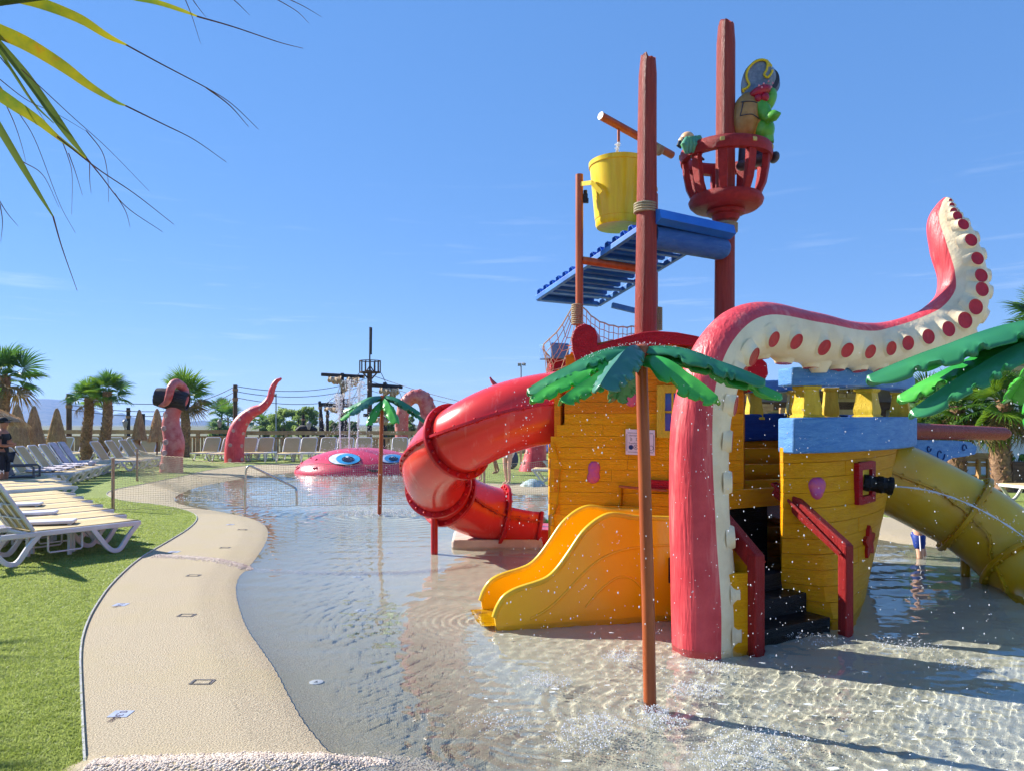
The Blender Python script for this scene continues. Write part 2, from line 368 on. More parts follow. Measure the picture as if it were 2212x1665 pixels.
yr = 2.6*np.exp(np.linspace(0, 1, ny)*math.log(30/2.6)); yr = np.concatenate([[-4.5, -2, -.5, .6, 1.4, 2.0, 2.4], yr]); ny = len(yr); tr = np.linspace(-.62, .86, nx)
Yg = np.repeat(yr[:, None], nx, 1); Xg = np.maximum(Yg, 2.6)*tr[None]*np.where(Yg < 2.6, 1+(2.6-Yg)*.7, 1)
XY = np.stack([Xg.ravel(), Yg.ravel()], 1); sd = sdist(XY, water_poly)
fade = np.clip((-sd+.12)/.5, .1, 1)
Z = WL+wave(XY[:, 0], XY[:, 1])*fade*(XY[:, 1] > 2.3)
idx = np.arange(ny*nx).reshape(ny, nx)
F = np.stack([idx[:-1, :-1].ravel(), idx[:-1, 1:].ravel(), idx[1:, 1:].ravel(), idx[1:, :-1].ravel()], 1)
keep = (sd[F] < .35).any(1); F = F[keep]
used, inv = np.unique(F, return_inverse=True); F = inv.reshape(-1, 4)
m_water = bpy.data.materials.new('clear_water'); m_water.use_nodes = True; t = m_water.node_tree; t.nodes.remove(t.nodes['Principled BSDF'])
gl = t.nodes.new('ShaderNodeBsdfGlass'); gl.inputs['IOR'].default_value = 1.33; gl.inputs['Roughness'].default_value = 0; gl.inputs['Color'].default_value = (.95, .99, .975, 1)
t.links.new(gl.outputs[0], t.nodes['Material Output'].inputs['Surface'])
water = fast_mesh('water', np.column_stack([XY, Z])[used], F, m_water, None, True, 'structure')
water.cycles.is_caustics_caster = True
# ================================================================== materials of the play ship
def wood_paint(name, c, c2, r=.38, stretch=(1.2, 1.2, 14), chip=None):
    return M(name, lin(c), r, lin(c2), sc=3, det=8, bump=1.0, bsc=9, spec=.2, stretch=stretch, bstretch=tuple(k*2.2 for k in stretch), lo=.35, hi=.75, dist=.6, rvar=.12,
             extra=(26, .66, .74, tuple(k*.5 for k in stretch)) if chip else None, extra_c=lin(chip) if chip else None)
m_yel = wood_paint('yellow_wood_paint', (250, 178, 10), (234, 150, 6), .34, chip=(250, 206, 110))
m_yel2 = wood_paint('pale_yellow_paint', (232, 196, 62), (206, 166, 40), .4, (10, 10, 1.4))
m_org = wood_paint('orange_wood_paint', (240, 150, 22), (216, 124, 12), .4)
m_blue = wood_paint('blue_wood_paint', (104, 158, 214), (70, 126, 196), .45, (2, 2, 10), (160, 192, 216))
m_navy = wood_paint('navy_wood_paint', (26, 66, 138), (18, 48, 112), .4)
m_red = wood_paint('crimson_wood_paint', (186, 28, 42), (156, 18, 32), .3, (3, 3, 9))
m_post = wood_paint('red_post_paint', (172, 42, 40), (142, 28, 30), .38, (16, 16, 1.2))
m_mast = wood_paint('red_brown_mast_paint', (168, 74, 60), (140, 56, 46), .42, (14, 14, .9), (188, 112, 98))
m_nest = wood_paint('dark_red_nest_paint', (172, 48, 44), (140, 32, 32), .38, (6, 6, 6), (176, 96, 84))
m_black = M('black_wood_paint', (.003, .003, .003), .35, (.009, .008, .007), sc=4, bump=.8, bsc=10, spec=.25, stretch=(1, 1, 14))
m_pipe = M('red_brown_pipe', lin((178, 92, 46)), .35, lin((156, 74, 38)), sc=3, stretch=(4, 4, .6))
m_stone = M('pink_grip', lin((206, 84, 122)), .4, lin((180, 72, 150)), sc=9, bump=.6, bsc=16, extra=(14, .5, .7), extra_c=lin((222, 96, 84)))
m_starred = M('red_grip', lin((196, 16, 22)), .35, lin((160, 8, 16)), sc=9, bump=.6, bsc=20)
m_dark = M('dark_inside', (.02, .014, .008), .9)
m_rope = M('rope', lin((196, 180, 148)), .9, lin((160, 142, 110)), sc=60, stretch=(1, 1, 3), bump=1, bsc=120)
m_ropedk = M('dark_rope', lin((92, 92, 82)), .9, lin((186, 172, 140)), sc=2.5, bump=1, bsc=120)
U = Vector((.875, .484, 0)); NN = Vector((.484, -.875, 0)); UP = Vector((0, 0, 1))

class Plane:                                # a vertical facade through two ground points; maps a line of sight onto it
    def __init__(s, a, b): s.a = Vector((a[0], a[1], 0)); e = Vector((b[0]-a[0], b[1]-a[1], 0)); s.len = e.length; s.e = e.normalized(); s.n = Vector((s.e.y, -s.e.x, 0))
    def at(s, px, py, out=0):
        d = Vector(((px-CX)/FPX, 1, -(py-HOR)/FPX)); o = Vector((0, 0, CAMH)); p0 = s.a+s.n*out
        t = (p0-o).dot(s.n)/d.dot(s.n); return o+d*t
    def uv(s, u, z, out=0): return s.a+s.e*u+s.n*out+UP*z
    def u_of(s, px): return (s.at(px, HOR)-s.a).dot(s.e)

# ------------------------------------------------------------------ stern cabin
ship = empty('pirate_ship', (2.0, 7.6, 0), 'wooden play ship with yellow hull, blue rails and red scroll roof in the pool', 'play ship')
fa = Plane(((1186-CX)*7.35/FPX, 7.35), ((1606-CX)*7.0/FPX, 7.0))
def facade_edges(z):                        # left and right ends of the cabin front at a height
    l = fa.u_of(1196 if z < .2 else 1188) if z < 1.45 else lerp(fa.u_of(1190), fa.u_of(1222), min(1, (z-1.45)/.25))
    return l+.012*math.sin(z*13)+.008*math.sin(z*31+1), fa.len
def roof_z(u):                              # underside of the scroll at u
    t = u/fa.len; return 2.16+.26*math.sin(PI*min(1, max(0, t*1.03+.05)))
b = MB(); pts = []
for i in range(13): z = -.3+(2.12+.3)*i/12; pts.append(fa.uv(facade_edges(z)[0]+.03, z, -.05))
top = [fa.uv(u, roof_z(u)+.02, -.05) for u in np.linspace(facade_edges(2.1)[0]+.03, fa.len, 14)]
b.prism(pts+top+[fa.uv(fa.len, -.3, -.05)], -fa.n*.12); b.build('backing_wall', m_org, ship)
zz = -.3; row = 0
while zz < 2.42:
    hgt = .112+random.uniform(-.01, .01); z0, z1 = zz+.0012, zz+hgt-.0012; zz += hgt; row += 1
    l, r_ = facade_edges((z0+z1)/2); cuts = [l]
    while cuts[-1] < r_-.5: cuts.append(cuts[-1]+random.uniform(.45, 1.0))
    cuts[-1] = r_
    if len(cuts) == 1: cuts.append(r_)
    for k in range(len(cuts)-1):
        u0, u1 = cuts[k]+.001, cuts[k+1]-.001; nseg = 6; step = .045 if (u0+u1)/2 > fa.u_of(1333) and z1 < 1.02 else 0
        zt = [min(z1+.002*math.sin(9*u+row), roof_z(u)) for u in np.linspace(u0, u1, nseg)]
        if max(zt) <= z0+.01: continue
        zt = [max(z0+.004, q) for q in zt]
        o = random.uniform(-.0025, .0025)+step
        poly = [fa.uv(u, z0+.002*math.sin(9*u+row-1), o) for u in np.linspace(u0, u1, nseg)]+[fa.uv(u, q, o) for u, q in zip(np.linspace(u1, u0, nseg), zt[::-1])]
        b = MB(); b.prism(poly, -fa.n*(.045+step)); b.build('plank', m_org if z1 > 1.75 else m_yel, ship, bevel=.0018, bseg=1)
# chamfered corner boards that catch the sun, sawn wavy
for (px0, px1, za, zb, out) in ((1187, 1209, -.3, 1.42, .02), (1336, 1341, -.3, 1.0, .05)):
    b = MB(); L0 = []; L1 = []
    for i in range(15):
        z = lerp(za, zb, i/14); w = .9+.5*math.sin(z*7.3)+.25*math.sin(z*17)
        u1 = fa.u_of(lerp(px0, px1, .25+.6*w)); u0 = fa.u_of(px0)
        L0.append(fa.uv(u0-.02, z, out-.19)); L1.append(fa.uv(u1, z, out))
    b.grid([L0, L1]); b.grid([[p-fa.n*.02+fa.e*.03 for p in L0], [p-fa.n*.03+fa.e*.02 for p in L1]]); b.build('corner_board', m_yel, ship)
# side walls running back from the facade
bk = -fa.n
b = MB(); p0 = fa.uv(.05, 0); q0 = p0+bk*2.2+fa.e*.28
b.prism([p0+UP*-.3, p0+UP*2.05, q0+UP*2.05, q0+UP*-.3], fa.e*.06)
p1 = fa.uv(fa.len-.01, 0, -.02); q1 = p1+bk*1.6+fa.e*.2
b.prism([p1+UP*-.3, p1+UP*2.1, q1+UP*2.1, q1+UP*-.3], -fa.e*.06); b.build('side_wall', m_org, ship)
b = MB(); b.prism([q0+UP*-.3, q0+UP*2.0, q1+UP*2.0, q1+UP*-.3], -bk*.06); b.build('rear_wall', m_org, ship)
# scroll roof gable: extruded red band with curled ends
outer = [(1289, 746), (1319, 736), (1364, 723), (1391, 717), (1419, 715), (1461, 718), (1505, 726), (1560, 745), (1605, 764), (1635, 766), (1656, 785), (1659, 808), (1645, 832), (1620, 846), (1598, 838), (1590, 820), (1596, 800), (1580, 782), (1540, 762), (1494, 748), (1447, 743), (1413, 748), (1372, 756), (1330, 770), (1290, 792), (1255, 803), (1243, 785), (1235, 757), (1233, 735), (1238, 716), (1247, 705), (1261, 699), (1275, 703), (1285, 711), (1290, 728)]
b = MB(); b.prism([fa.at(x, y, .10) for x, y in outer], -fa.n*.62); b.build('scroll_gable', m_red, ship, bevel=.012, smooth=40)
# window with blue panes
w0, w1 = fa.u_of(1418), fa.u_of(1456+30); wz0, wz1 = 1.47, 1.97
b = MB()
for (ua, ub, za, zb) in ((w0, w0+.075, wz0, wz1), (w1-.075, w1, wz0, wz1), (w0+.075, w1-.075, wz0, wz0+.07), (w0+.075, w1-.075, wz1-.07, wz1)):
    b.prism([fa.uv(ua, za, .035), fa.uv(ub, za, .035), fa.uv(ub, zb, .035), fa.uv(ua, zb, .035)], -fa.n*.05)
win = b.build('window', m_yel2, ship, bevel=.006)
b = MB(); b.prism([fa.uv(w0+.07, wz0+.06, .008), fa.uv(w1-.07, wz0+.06, .008), fa.uv(w1-.07, wz1-.06, .008), fa.uv(w0+.07, wz1-.06, .008)], -fa.n*.01); b.build('pane', M('blue_pane', lin((22, 84, 172)), .12, lin((40, 110, 196)), sc=3), win)
b = MB(); um = (w0+w1)/2; zm = (wz0+wz1)/2
b.prism([fa.uv(um-.01, wz0+.07, .02), fa.uv(um+.01, wz0+.07, .02), fa.uv(um+.01, wz1-.07, .02), fa.uv(um-.01, wz1-.07, .02)], -fa.n*.02)
b.prism([fa.uv(w0+.075, zm-.01, .023), fa.uv(w1-.075, zm-.01, .023), fa.uv(w1-.075, zm+.01, .023), fa.uv(w0+.075, zm+.01, .023)], -fa.n*.026); b.build('glazing_bar', m_yel2, win)
# climbing grips on the planks
def grip(p, n, r, mat, name='climbing_grip', wob=.12, seed=0):
    n = Vector(n).normalized(); x = n.cross(UP).normalized(); y = x.cross(n); bb = MB(); R = Matrix((x, y, n)).transposed()
    rr = random.Random(seed); k = [rr.uniform(-wob, wob) for _ in range(6)]
    prof = [(1.0, 0), (.98, .18), (.82, .36), (.5, .48), (.001, .52)]
    bb.lathe([(a*r[0], c*min(r)) for a, c in prof], 18, p, R, wob=lambda a, i: (1+k[0]*math.sin(2*a+k[1]*9)+k[2]*math.sin(3*a+k[3]*9))*math.hypot(math.cos(a), r[1]/r[0]*math.sin(a)))
    return bb.build(name, mat, ship, smooth=60)
grip(fa.at(1282, 1020), fa.n, (.052, .11), m_stone, seed=3)
grip(fa.at(1362, 856), fa.n, (.06, .1), m_stone, seed=5)
def star(p, n, r, tilt=0):
    n = Vector(n).normalized(); x = n.cross(UP).normalized(); y = x.cross(n); P = []
    for k in range(20):
        a = 2*PI*k/20+tilt; q = r*(.76+.24*math.cos(5*(a-tilt))); P.append(Vector(p)+x*(q*math.cos(a))+y*(q*math.sin(a)))
    bb = MB(); bb.prism([q+n*.03 for q in P], -n*.05); bb.build('star_grip', m_starred, ship, bevel=.014, smooth=50)
star(fa.at(1440, 1288, .06), fa.n, .135, .3)
# red rail and thin pipe across the front
b = MB(); b.beam(fa.uv(fa.u_of(1398), 1.03, .05), fa.uv(fa.u_of(1470), 1.02, .05), .04, .085); b.build('red_rail', m_red, ship, bevel=.008)
b = MB(); b.tube([fa.uv(fa.u_of(1338), 1.0, .03), fa.uv(fa.u_of(1350), 1.0, .09), fa.uv(fa.u_of(1440), .97, .12)], .013, 8); b.build('grab_bar', m_pipe, ship, smooth=40)
# rear left corner seen past the scroll: blue rail end and red panel
b = MB(); b.box(D(1196, 760, 9.2), (.26, .3, .19), R3(z=.5)); b.build('rail_end', m_blue, ship, bevel=.015)
b = MB(); b.box(D(1212, 812, 9.25), (.36, .1, .5), R3(z=.5)); b.build('red_panel', m_red, ship)
b = MB(); b.box(D(1222, 822, 9.15), (.24, .05, .26), R3(z=.5)); b.build('yellow_panel', m_yel, ship)

# ------------------------------------------------------------------ stair between cabin and bow
s0 = Vector(((1632-CX)*5.49/FPX, 5.49, 0)); s1 = Vector(((1826-CX)*6.0/FPX, 6.0, 0)); su = (s1-s0).normalized(); sn = Vector((su.y, -su.x, 0)); sw = (s1-s0).length; inn = -sn
def SP(a, dpt, z): return s0+su*a+inn*dpt+UP*z
for k, (d0, z1, a1) in enumerate(((.12, .017, sw-.03), (.36, .168, sw-.02), (.58, .31, sw-.02), (.8, .45, sw-.02))):
    b = MB(); z0 = -.3 if k == 0 else z1-.22
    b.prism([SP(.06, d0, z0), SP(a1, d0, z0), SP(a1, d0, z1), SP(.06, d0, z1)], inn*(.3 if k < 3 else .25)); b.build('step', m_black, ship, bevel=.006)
# black sheet standing for the dark opening behind the stair, deck edge and the mid hull seen behind
b = MB(); b.prism([SP(.22, 1.02, -.2), SP(sw+.25, 1.02, -.2), SP(sw+.25, 1.02, .83), SP(.22, 1.02, .83)], inn*.05); b.build('stair_dark_sheet', m_black, ship)
b = MB(); b.prism([SP(.2, 1.0, .83), SP(sw+.4, 1.0, .83), SP(sw+.4, 1.0, 1.0), SP(.2, 1.0, 1.0)], inn*.05); b.build('deck_edge', m_yel, ship, bevel=.004)
# side panel under the left handrail
b = MB(); b.prism([SP(-.02, .0, -.3), SP(-.02, .62, -.3), SP(-.02, .62, 1.08), SP(-.02, 0, .55)], su*.05); b.build('stair_side_panel', m_yel, ship, bevel=.004)
b = MB(); b.prism([SP(0, .02, -.3), SP(-.4, .1, -.3), SP(-.4, .1, .5), SP(0, .02, .5)], inn*.05); b.build('hull_panel', m_yel, ship)
# red posts and handrails
def post_rail(p, ztop, far, zfar, w):
    b = MB(); b.box((p.x, p.y, (ztop-.35)/2), (w, w*.8, ztop+.35), R3(z=math.atan2(su.y, su.x))); b.build('newel_post', m_post, ship, bevel=.012)
    b = MB(); b.beam(Vector((p.x, p.y, ztop-.05)), far+UP*(zfar-.04), w*.9, .13); b.build('handrail', m_post, ship, bevel=.014)
    b = MB(); a = Vector((p.x, p.y, ztop-.07))+su*(-.07 if p is s1 else .09); c = far+UP*zfar+su*(-.07 if p is s1 else .09); b.tube([a+su*(.06 if p is s1 else -.06), a, c, c+su*(.06 if p is s1 else -.06)], .014, 8); b.build('grab_rail', m_post, ship, smooth=40)
post_rail(s0, .64, SP(-.03, .62, 0), 1.14, .105)
post_rail(s1, .63, SP(sw-.03, .66, 0), 1.08, .10)

# ------------------------------------------------------------------ bow hull: ruled planks between a deck line and a water line
def hull_pt(t, k):                          # t along the hull 0..1, k height 0 (floor) .. 1 (rail)
    topc = [(2.32, 6.34), (2.66, 6.42), (3.2, 6.78), (3.85, 7.45), (4.42, 8.42)]
    midc = [(2.34, 6.42), (2.72, 6.38), (3.2, 6.78), (3.68, 7.4), (4.12, 8.35)]
    botc = [(2.36, 6.58), (2.74, 6.12), (3.1, 6.62), (3.42, 7.3), (3.78, 8.25)]
    def ev(c): return spl_eval(c, t)
    a, m, bt = ev(topc), ev(midc), ev(botc); k2 = max(0, min(1, k))
    q = bt*(1-k2)*(1-2*k2)+m*4*k2*(1-k2)+a*k2*(2*k2-1)
    z = lerp(-.3, 1.40+.07*t*t, k); return Vector((q[0], q[1], z))
def spl_eval(c, t):
    P = [np.array(p, float) for p in c]; P = [2*P[0]-P[1]]+P+[2*P[-1]-P[-2]]; segs = len(P)-3; u = t*segs; k = min(int(u), segs-1); t = u-k; a, b, c_, d = P[k:k+4]
    return .5*((2*b)+(-a+c_)*t+(2*a-5*b+4*c_-d)*t*t+(-a+3*b-3*c_+d)*t**3)
def hull_n(t, k):
    e = hull_pt(min(1, t+.01), k)-hull_pt(max(0, t-.01), k); f = hull_pt(t, min(1, k+.02))-hull_pt(t, max(0, k-.02)); return e.cross(f).normalized()
nrow = 13
for r in range(nrow):
    k0, k1 = r/nrow+.0007, (r+1)/nrow-.0007; cuts = [0, random.uniform(.3, .7), 1] if r % 3 else [0, 1]
    for c0, c1 in zip(cuts[:-1], cuts[1:]):
        tt = np.linspace(c0+.001*(c0 > 0), c1-.001*(c1 < 1), 16 if len(cuts) == 2 else 10); o = random.uniform(-.002, .002)
        A = [hull_pt(t, k0)+hull_n(t, k0)*o for t in tt]; B = [hull_pt(t, k1)+hull_n(t, k1)*o for t in tt]
        b = MB(); C_ = [p-hull_n(t, k1)*.05 for p, t in zip(B, tt)]; E_ = [p-hull_n(t, k0)*.05 for p, t in zip(A, tt)]
        b.grid([A, B, C_, E_, A]); m_ = len(tt); b.f += [(0, m_, 2*m_, 3*m_), (m_-1, 4*m_-1, 3*m_-1, 2*m_-1)]; b.m += [0, 0]
        b.build('plank', m_yel, ship, bevel=.003, smooth=30, bseg=1)
b = MB(); tt = np.linspace(0, 1, 18)
b.grid([[hull_pt(t, k)-hull_n(t, k)*.055 for t in tt] for k in np.linspace(0, 1, 8)]); b.build('inner_lining', m_org, ship, smooth=60)
# far side of the hull, the deck and the rails
FAR = inn*2.3
def far_pt(t, z): q = spl_eval([(2.32-1.9, 6.34+2.1), (2.2, 9.05), (3.3, 9.45), (4.1, 9.2), (4.42, 8.42)], t); k = max(0, min(1, (1.3-z)/1.6))*t**2; return Vector((q[0]-.64*k, q[1]-.17*k, z))
b = MB()
for r in range(9):
    z0, z1 = -.3+.2*r, -.3+.2*r+.197; b.grid([[far_pt(t, z0) for t in tt], [far_pt(t, z1) for t in tt]])
b.build('far_hull', m_yel, ship, smooth=50, solid=.04)
b = MB(); poly = [hull_pt(t, .6)-hull_n(t, .6)*.07 for t in np.linspace(.12, .93, 14)]+[far_pt(t, 0)+Vector((0, -.12, 0)) for t in np.linspace(.93, .3, 10)]
poly = [Vector((p.x, p.y, .72)) for p in poly]; b.prism(poly, (0, 0, -.05)); b.build('deck', M('deck_boards', lin((120, 70, 30)), .5, lin((90, 50, 20)), sc=3, stretch=(2, 14, 2), bump=.7), ship)
def rail(path, w, h, mat, name):            # beam of section w x h along a polyline, mitred
    P = [Vector(p) for p in path]; n = len(P); rows = []
    for i in range(n):
        d = (P[min(i+1, n-1)]-P[max(i-1, 0)]); d.z = 0; d.normalize(); s = Vector((d.y, -d.x, 0)); rows.append([P[i]+s*w/2-UP*h/2, P[i]+s*w/2+UP*h/2, P[i]-s*w/2+UP*h/2, P[i]-s*w/2-UP*h/2])
    b = MB(); b.grid(rows, closed=True); b.f += [(3, 2, 1, 0), tuple((n-1)*4+k for k in range(4))]; b.m += [0, 0]
    return b.build(name, mat, ship, bevel=.018, smooth=35)
near = [hull_pt(t, 1.0) for t in np.linspace(0, 1, 12)]
def offs(t, o): q = hull_pt(t, 1.0); e = hull_pt(min(1, t+.01), 1)-hull_pt(max(0, t-.01), 1); e.z = 0; e.normalize(); return q+Vector((e.y, -e.x, 0))*o
rail([Vector((p.x, p.y, lerp(1.505, 1.53, i/11))) for i, p in enumerate([offs(t, .03) for t in np.linspace(.0, 1, 12)])], .26, .30, m_blue, 'lower_rail')
rail([Vector((p.x, p.y, lerp(2.0, 2.03, i/11))) for i, p in enumerate([offs(t, .02) for t in np.linspace(.0, 1, 12)])], .24, .155, m_blue, 'upper_rail')
rail([far_pt(t, 1.45+.12*math.sin(PI*t*.9)) for t in np.linspace(0, 1, 14)], .2, .34, m_navy, 'lower_rail')
rail([far_pt(t, 2.02+.12*t) for t in np.linspace(.25, 1, 12)], .24, .15, m_blue, 'upper_rail')
# vase shaped balusters
def baluster(p, z0, z1, yaw, w=.17):
    h = z1-z0; b = MB(); R = R3(z=yaw)
    def ring(hw, z): return [Vector((p.x, p.y, z0+z*h))+R @ Vector((a*hw, c*hw, 0)) for a, c in ((-1, -1), (1, -1), (1, 1), (-1, 1))]
    prof = [(.6, 0), (.6, .08), (.5, .1), (.53, .22), (.53, .3), (.46, .55), (.41, .86), (.43, .9), (.5, .91), (.52, 1.0)]
    rows = [ring(w*a, z) for a, z in prof]; b.grid(rows, closed=True); b.f += [(3, 2, 1, 0), tuple((len(rows)-1)*4+k for k in range(4))]; b.m += [0, 0]
    b.build('baluster', m_yel2, ship, bevel=.008)
for t in (.16, .52, .8): baluster(offs(t, .02), 1.655, 1.925, math.atan2(*(lambda e: (e.y, e.x))(hull_pt(t+.01, 1)-hull_pt(t-.01, 1))))
baluster(offs(.955, 0), 1.675, 1.95, .9)
for t in (.47, .63, .8): baluster(far_pt(t, 0), 1.66, 1.96+.1*t, .4+t*-.8)
# grips and gun port on the bow
def on_hull(px, py):                        # march the line of sight onto the hull skin
    best = None
    for t in np.linspace(0, 1, 60):
        for k in np.linspace(0, 1, 50):
            p = hull_pt(t, k); e = abs(CX+p.x/p.y*FPX-px)+abs(HOR-(p.z-CAMH)/p.y*FPX-py)
            if best is None or e < best[0]: best = (e, t, k)
    return hull_pt(best[1], best[2]), hull_n(best[1], best[2]), best[1], best[2]
p, n, t_, k_ = on_hull(1767, 1048); grip(p-n*.01, n, (.088, .098), m_stone, seed=11)
p, n, t_, k_ = on_hull(1872, 1166); star(p, n, .16, .2)
gp, gn, gt, gk = on_hull(1866, 1044); port_e = (hull_pt(gt+.02, gk)-hull_pt(gt-.02, gk)).normalized(); port_f = (hull_pt(gt, gk+.03)-hull_pt(gt, gk-.03)).normalized()
gn = port_e.cross(port_f).normalized()
b = MB()
for (ea, eb, fa_, fb_) in ((-.185, -.105, -.19, .19), (.105, .185, -.19, .19), (-.105, .105, -.19, -.12), (-.105, .105, .12, .19)):
    b.prism([gp+port_e*ea+port_f*fa_+gn*.04, gp+port_e*eb+port_f*fa_+gn*.04, gp+port_e*eb+port_f*fb_+gn*.04, gp+port_e*ea+port_f*fb_+gn*.04], -gn*.06)
port = b.build('gun_port_frame', m_red, ship, bevel=.008)
b = MB(); b.prism([gp+port_e*-.1+port_f*-.115+gn*.012, gp+port_e*.1+port_f*-.115+gn*.012, gp+port_e*.1+port_f*.115+gn*.012, gp+port_e*-.1+port_f*.115+gn*.012], -gn*.01); b.build('port_lid', m_yel2, port)
can_d = (gn*.75+U*.55+UP*-.12).normalized(); can = empty('water_cannon', gp+gn*.02, 'short black water cannon squirting from the red framed gun port', 'water cannon')
b = MB(); zq = Vector((0, 0, 1)).rotation_difference(can_d).to_matrix()
b.lathe([(.075, 0), (.078, .05), (.07, .06), (.07, .11), (.078, .12), (.08, .16), (.072, .17), (.072, .2), (.084, .215), (.084, .245), (.06, .25), (.058, .235), (.001, .23)], 20, gp, zq); b.build('barrel', m_black, can, smooth=40)
b = MB(); b.lathe([(.022, .225), (.022, .262), (.008, .264), (.001, .25)], 12, gp, zq); b.build('nozzle', M('grey_plastic', (.3, .3, .3), .4), can, smooth=40)
# bowsprit and carved bracket
bs0 = Vector((4.35, 8.5, 1.53)); bs1 = D(2176, 936, 9.9); bd = (bs1-bs0).normalized()
b = MB(); b.tube([bs0, bs0+bd*.4, bs0+bd*.9, bs1-bd*.12, bs1], [.108, .102, .095, .085, .05], 16); b.build('bowsprit', m_mast, ship, smooth=40)
cb = MB(); sd_ = Vector((bd.y, -bd.x, 0)).normalized()
prof = [(.0, -.1), (.62, -.1), (.8, -.115), (.88, -.18), (.86, -.27), (.74, -.3), (.6, -.32), (.45, -.42), (.28, -.5), (.0, -.56)]
L_ = (bs1-bs0).length/1.28
cpoly = [bs0+bd*(a*L_)+UP*z+sd_*.03 for a, z in prof]; cb.prism(cpoly, -sd_*.06); brk = cb.build('carved_bracket', m_blue, ship, bevel=.01)
for (ca, cz, r0, n_) in ((.2, -.28, .1, 1), (.46, -.27, .1, -1), (.72, -.2, .06, 1), (.34, -.2, .05, -1)):
    sp = []
    for i in range(26):
        a = i/25*3.6*PI*.5*n_; q = r0*(1-.75*i/25); sp.append(bs0+bd*(ca*L_+q*math.cos(a))+UP*(cz+q*math.sin(a))+sd_*.036)
    q = MB(); q.tube(sp, .008, 5); q.build('carving', m_navy, brk, smooth=60)
# stem post of the bow
b = MB(); b.grid([[hull_pt(1, k)+Vector((.03, .05, 0))+U*.0 for k in np.linspace(0, 1, 9)], [hull_pt(1, k)+Vector((-.02, .16, 0)) for k in np.linspace(0, 1, 9)]]); b.build('stem', m_blue, ship, solid=.07, smooth=40)

# ------------------------------------------------------------------ notice on the cabin wall
no = empty('notice_board', fa.at(1382, 953, .05), 'white rules notice with blue and crossed out symbols screwed to the yellow wall', 'sign')
def nq(u, v, out=.0535): return fa.at(lerp(1351, 1414, u), lerp(lerp(926, 928.5, u), lerp(980.5, 983, u), v), out)
b = MB(); b.prism([nq(0, 1, .053), nq(1, 1, .053), nq(1, 0, .053), nq(0, 0, .053)], -fa.n*.004); b.build('board', M('white_notice', lin((226, 212, 226)), .35, lin((218, 204, 220))), no)
m_ink = M('ink', (.03, .03, .05), .5); b = MB()
def nline(u0, v0, u1, v1, w=.012):
    a, c = nq(u0, v0, .0545), nq(u1, v1, .0545); b.beam(a, c, .001, w*.3, up=UP if abs(u1-u0) > abs(v1-v0) else fa.e)
for s_ in ((.06, .14, .94, .14), (.04, .18, .04, .86), (.96, .18, .96, .86), (.07, .895, .94, .895), (.36, .34, .62, .34), (.36, .44, .62, .44), (.36, .34, .36, .44), (.15, .33, .22, .36), (.15, .38, .23, .41), (.15, .43, .22, .45), (.31, .66, .38, .74), (.38, .66, .31, .74)): nline(*s_)
b.build('printed_lines', m_ink, no)
def disc(c, r, mat, name, out, parent, ring=0):
    bb = MB(); x, y = fa.e, UP
    o_ = [c+x*(r*math.cos(a))+y*(r*1.05*math.sin(a))+fa.n*out for a in np.linspace(0, 2*PI, 24, endpoint=False)]
    if ring:
        i_ = [c+(p-c)*(1-ring) for p in o_]; bb.grid([o_, i_], closed=True)
    else: bb.f.append(tuple(range(24))); bb.v += [tuple(p) for p in o_]; bb.m.append(0)
    return bb.build(name, mat, parent)
disc(nq(.18, .71), .022, M('sign_blue', lin((20, 52, 120)), .4), 'blue_symbol', .002, no)
disc(nq(.345, .70), .022, m_ink, 'ban_symbol', .002, no, .16); disc(nq(.87, .71), .022, m_ink, 'ban_symbol', .002, no, .16)
def flat_text(txt, p, ex, ey, size, mat, name, parent=None, align='LEFT'):     # lettering turned into a flat mesh
    cu = bpy.data.curves.new('lettering', 'FONT'); cu.body = txt; cu.size = size; cu.align_x = align; cu.align_y = 'CENTER'; cu.resolution_u = 3
    to = bpy.data.objects.new('lettering', cu); COL.objects.link(to); bpy.context.view_layer.update()
    me = bpy.data.meshes.new_from_object(to); bpy.data.objects.remove(to); bpy.data.curves.remove(cu)
    ex = Vector(ex).normalized(); ey = Vector(ey).normalized(); ez = ex.cross(ey); R = Matrix((ex, ey, ez)).transposed().to_4x4()
    me.transform(Matrix.Translation(Vector(p)-(wloc(parent) if parent else Vector())) @ R); me.materials.clear(); me.materials.append(mat); me.name = name
    return link(name, me, None, parent)
flat_text('Informations toboggan', nq(.1, .25, .0555), fa.e, UP, .022, m_ink, 'printed_text', no)
flat_text('Tranches de tailles', nq(.1, .555, .0555), fa.e, UP, .022, m_ink, 'printed_text', no)
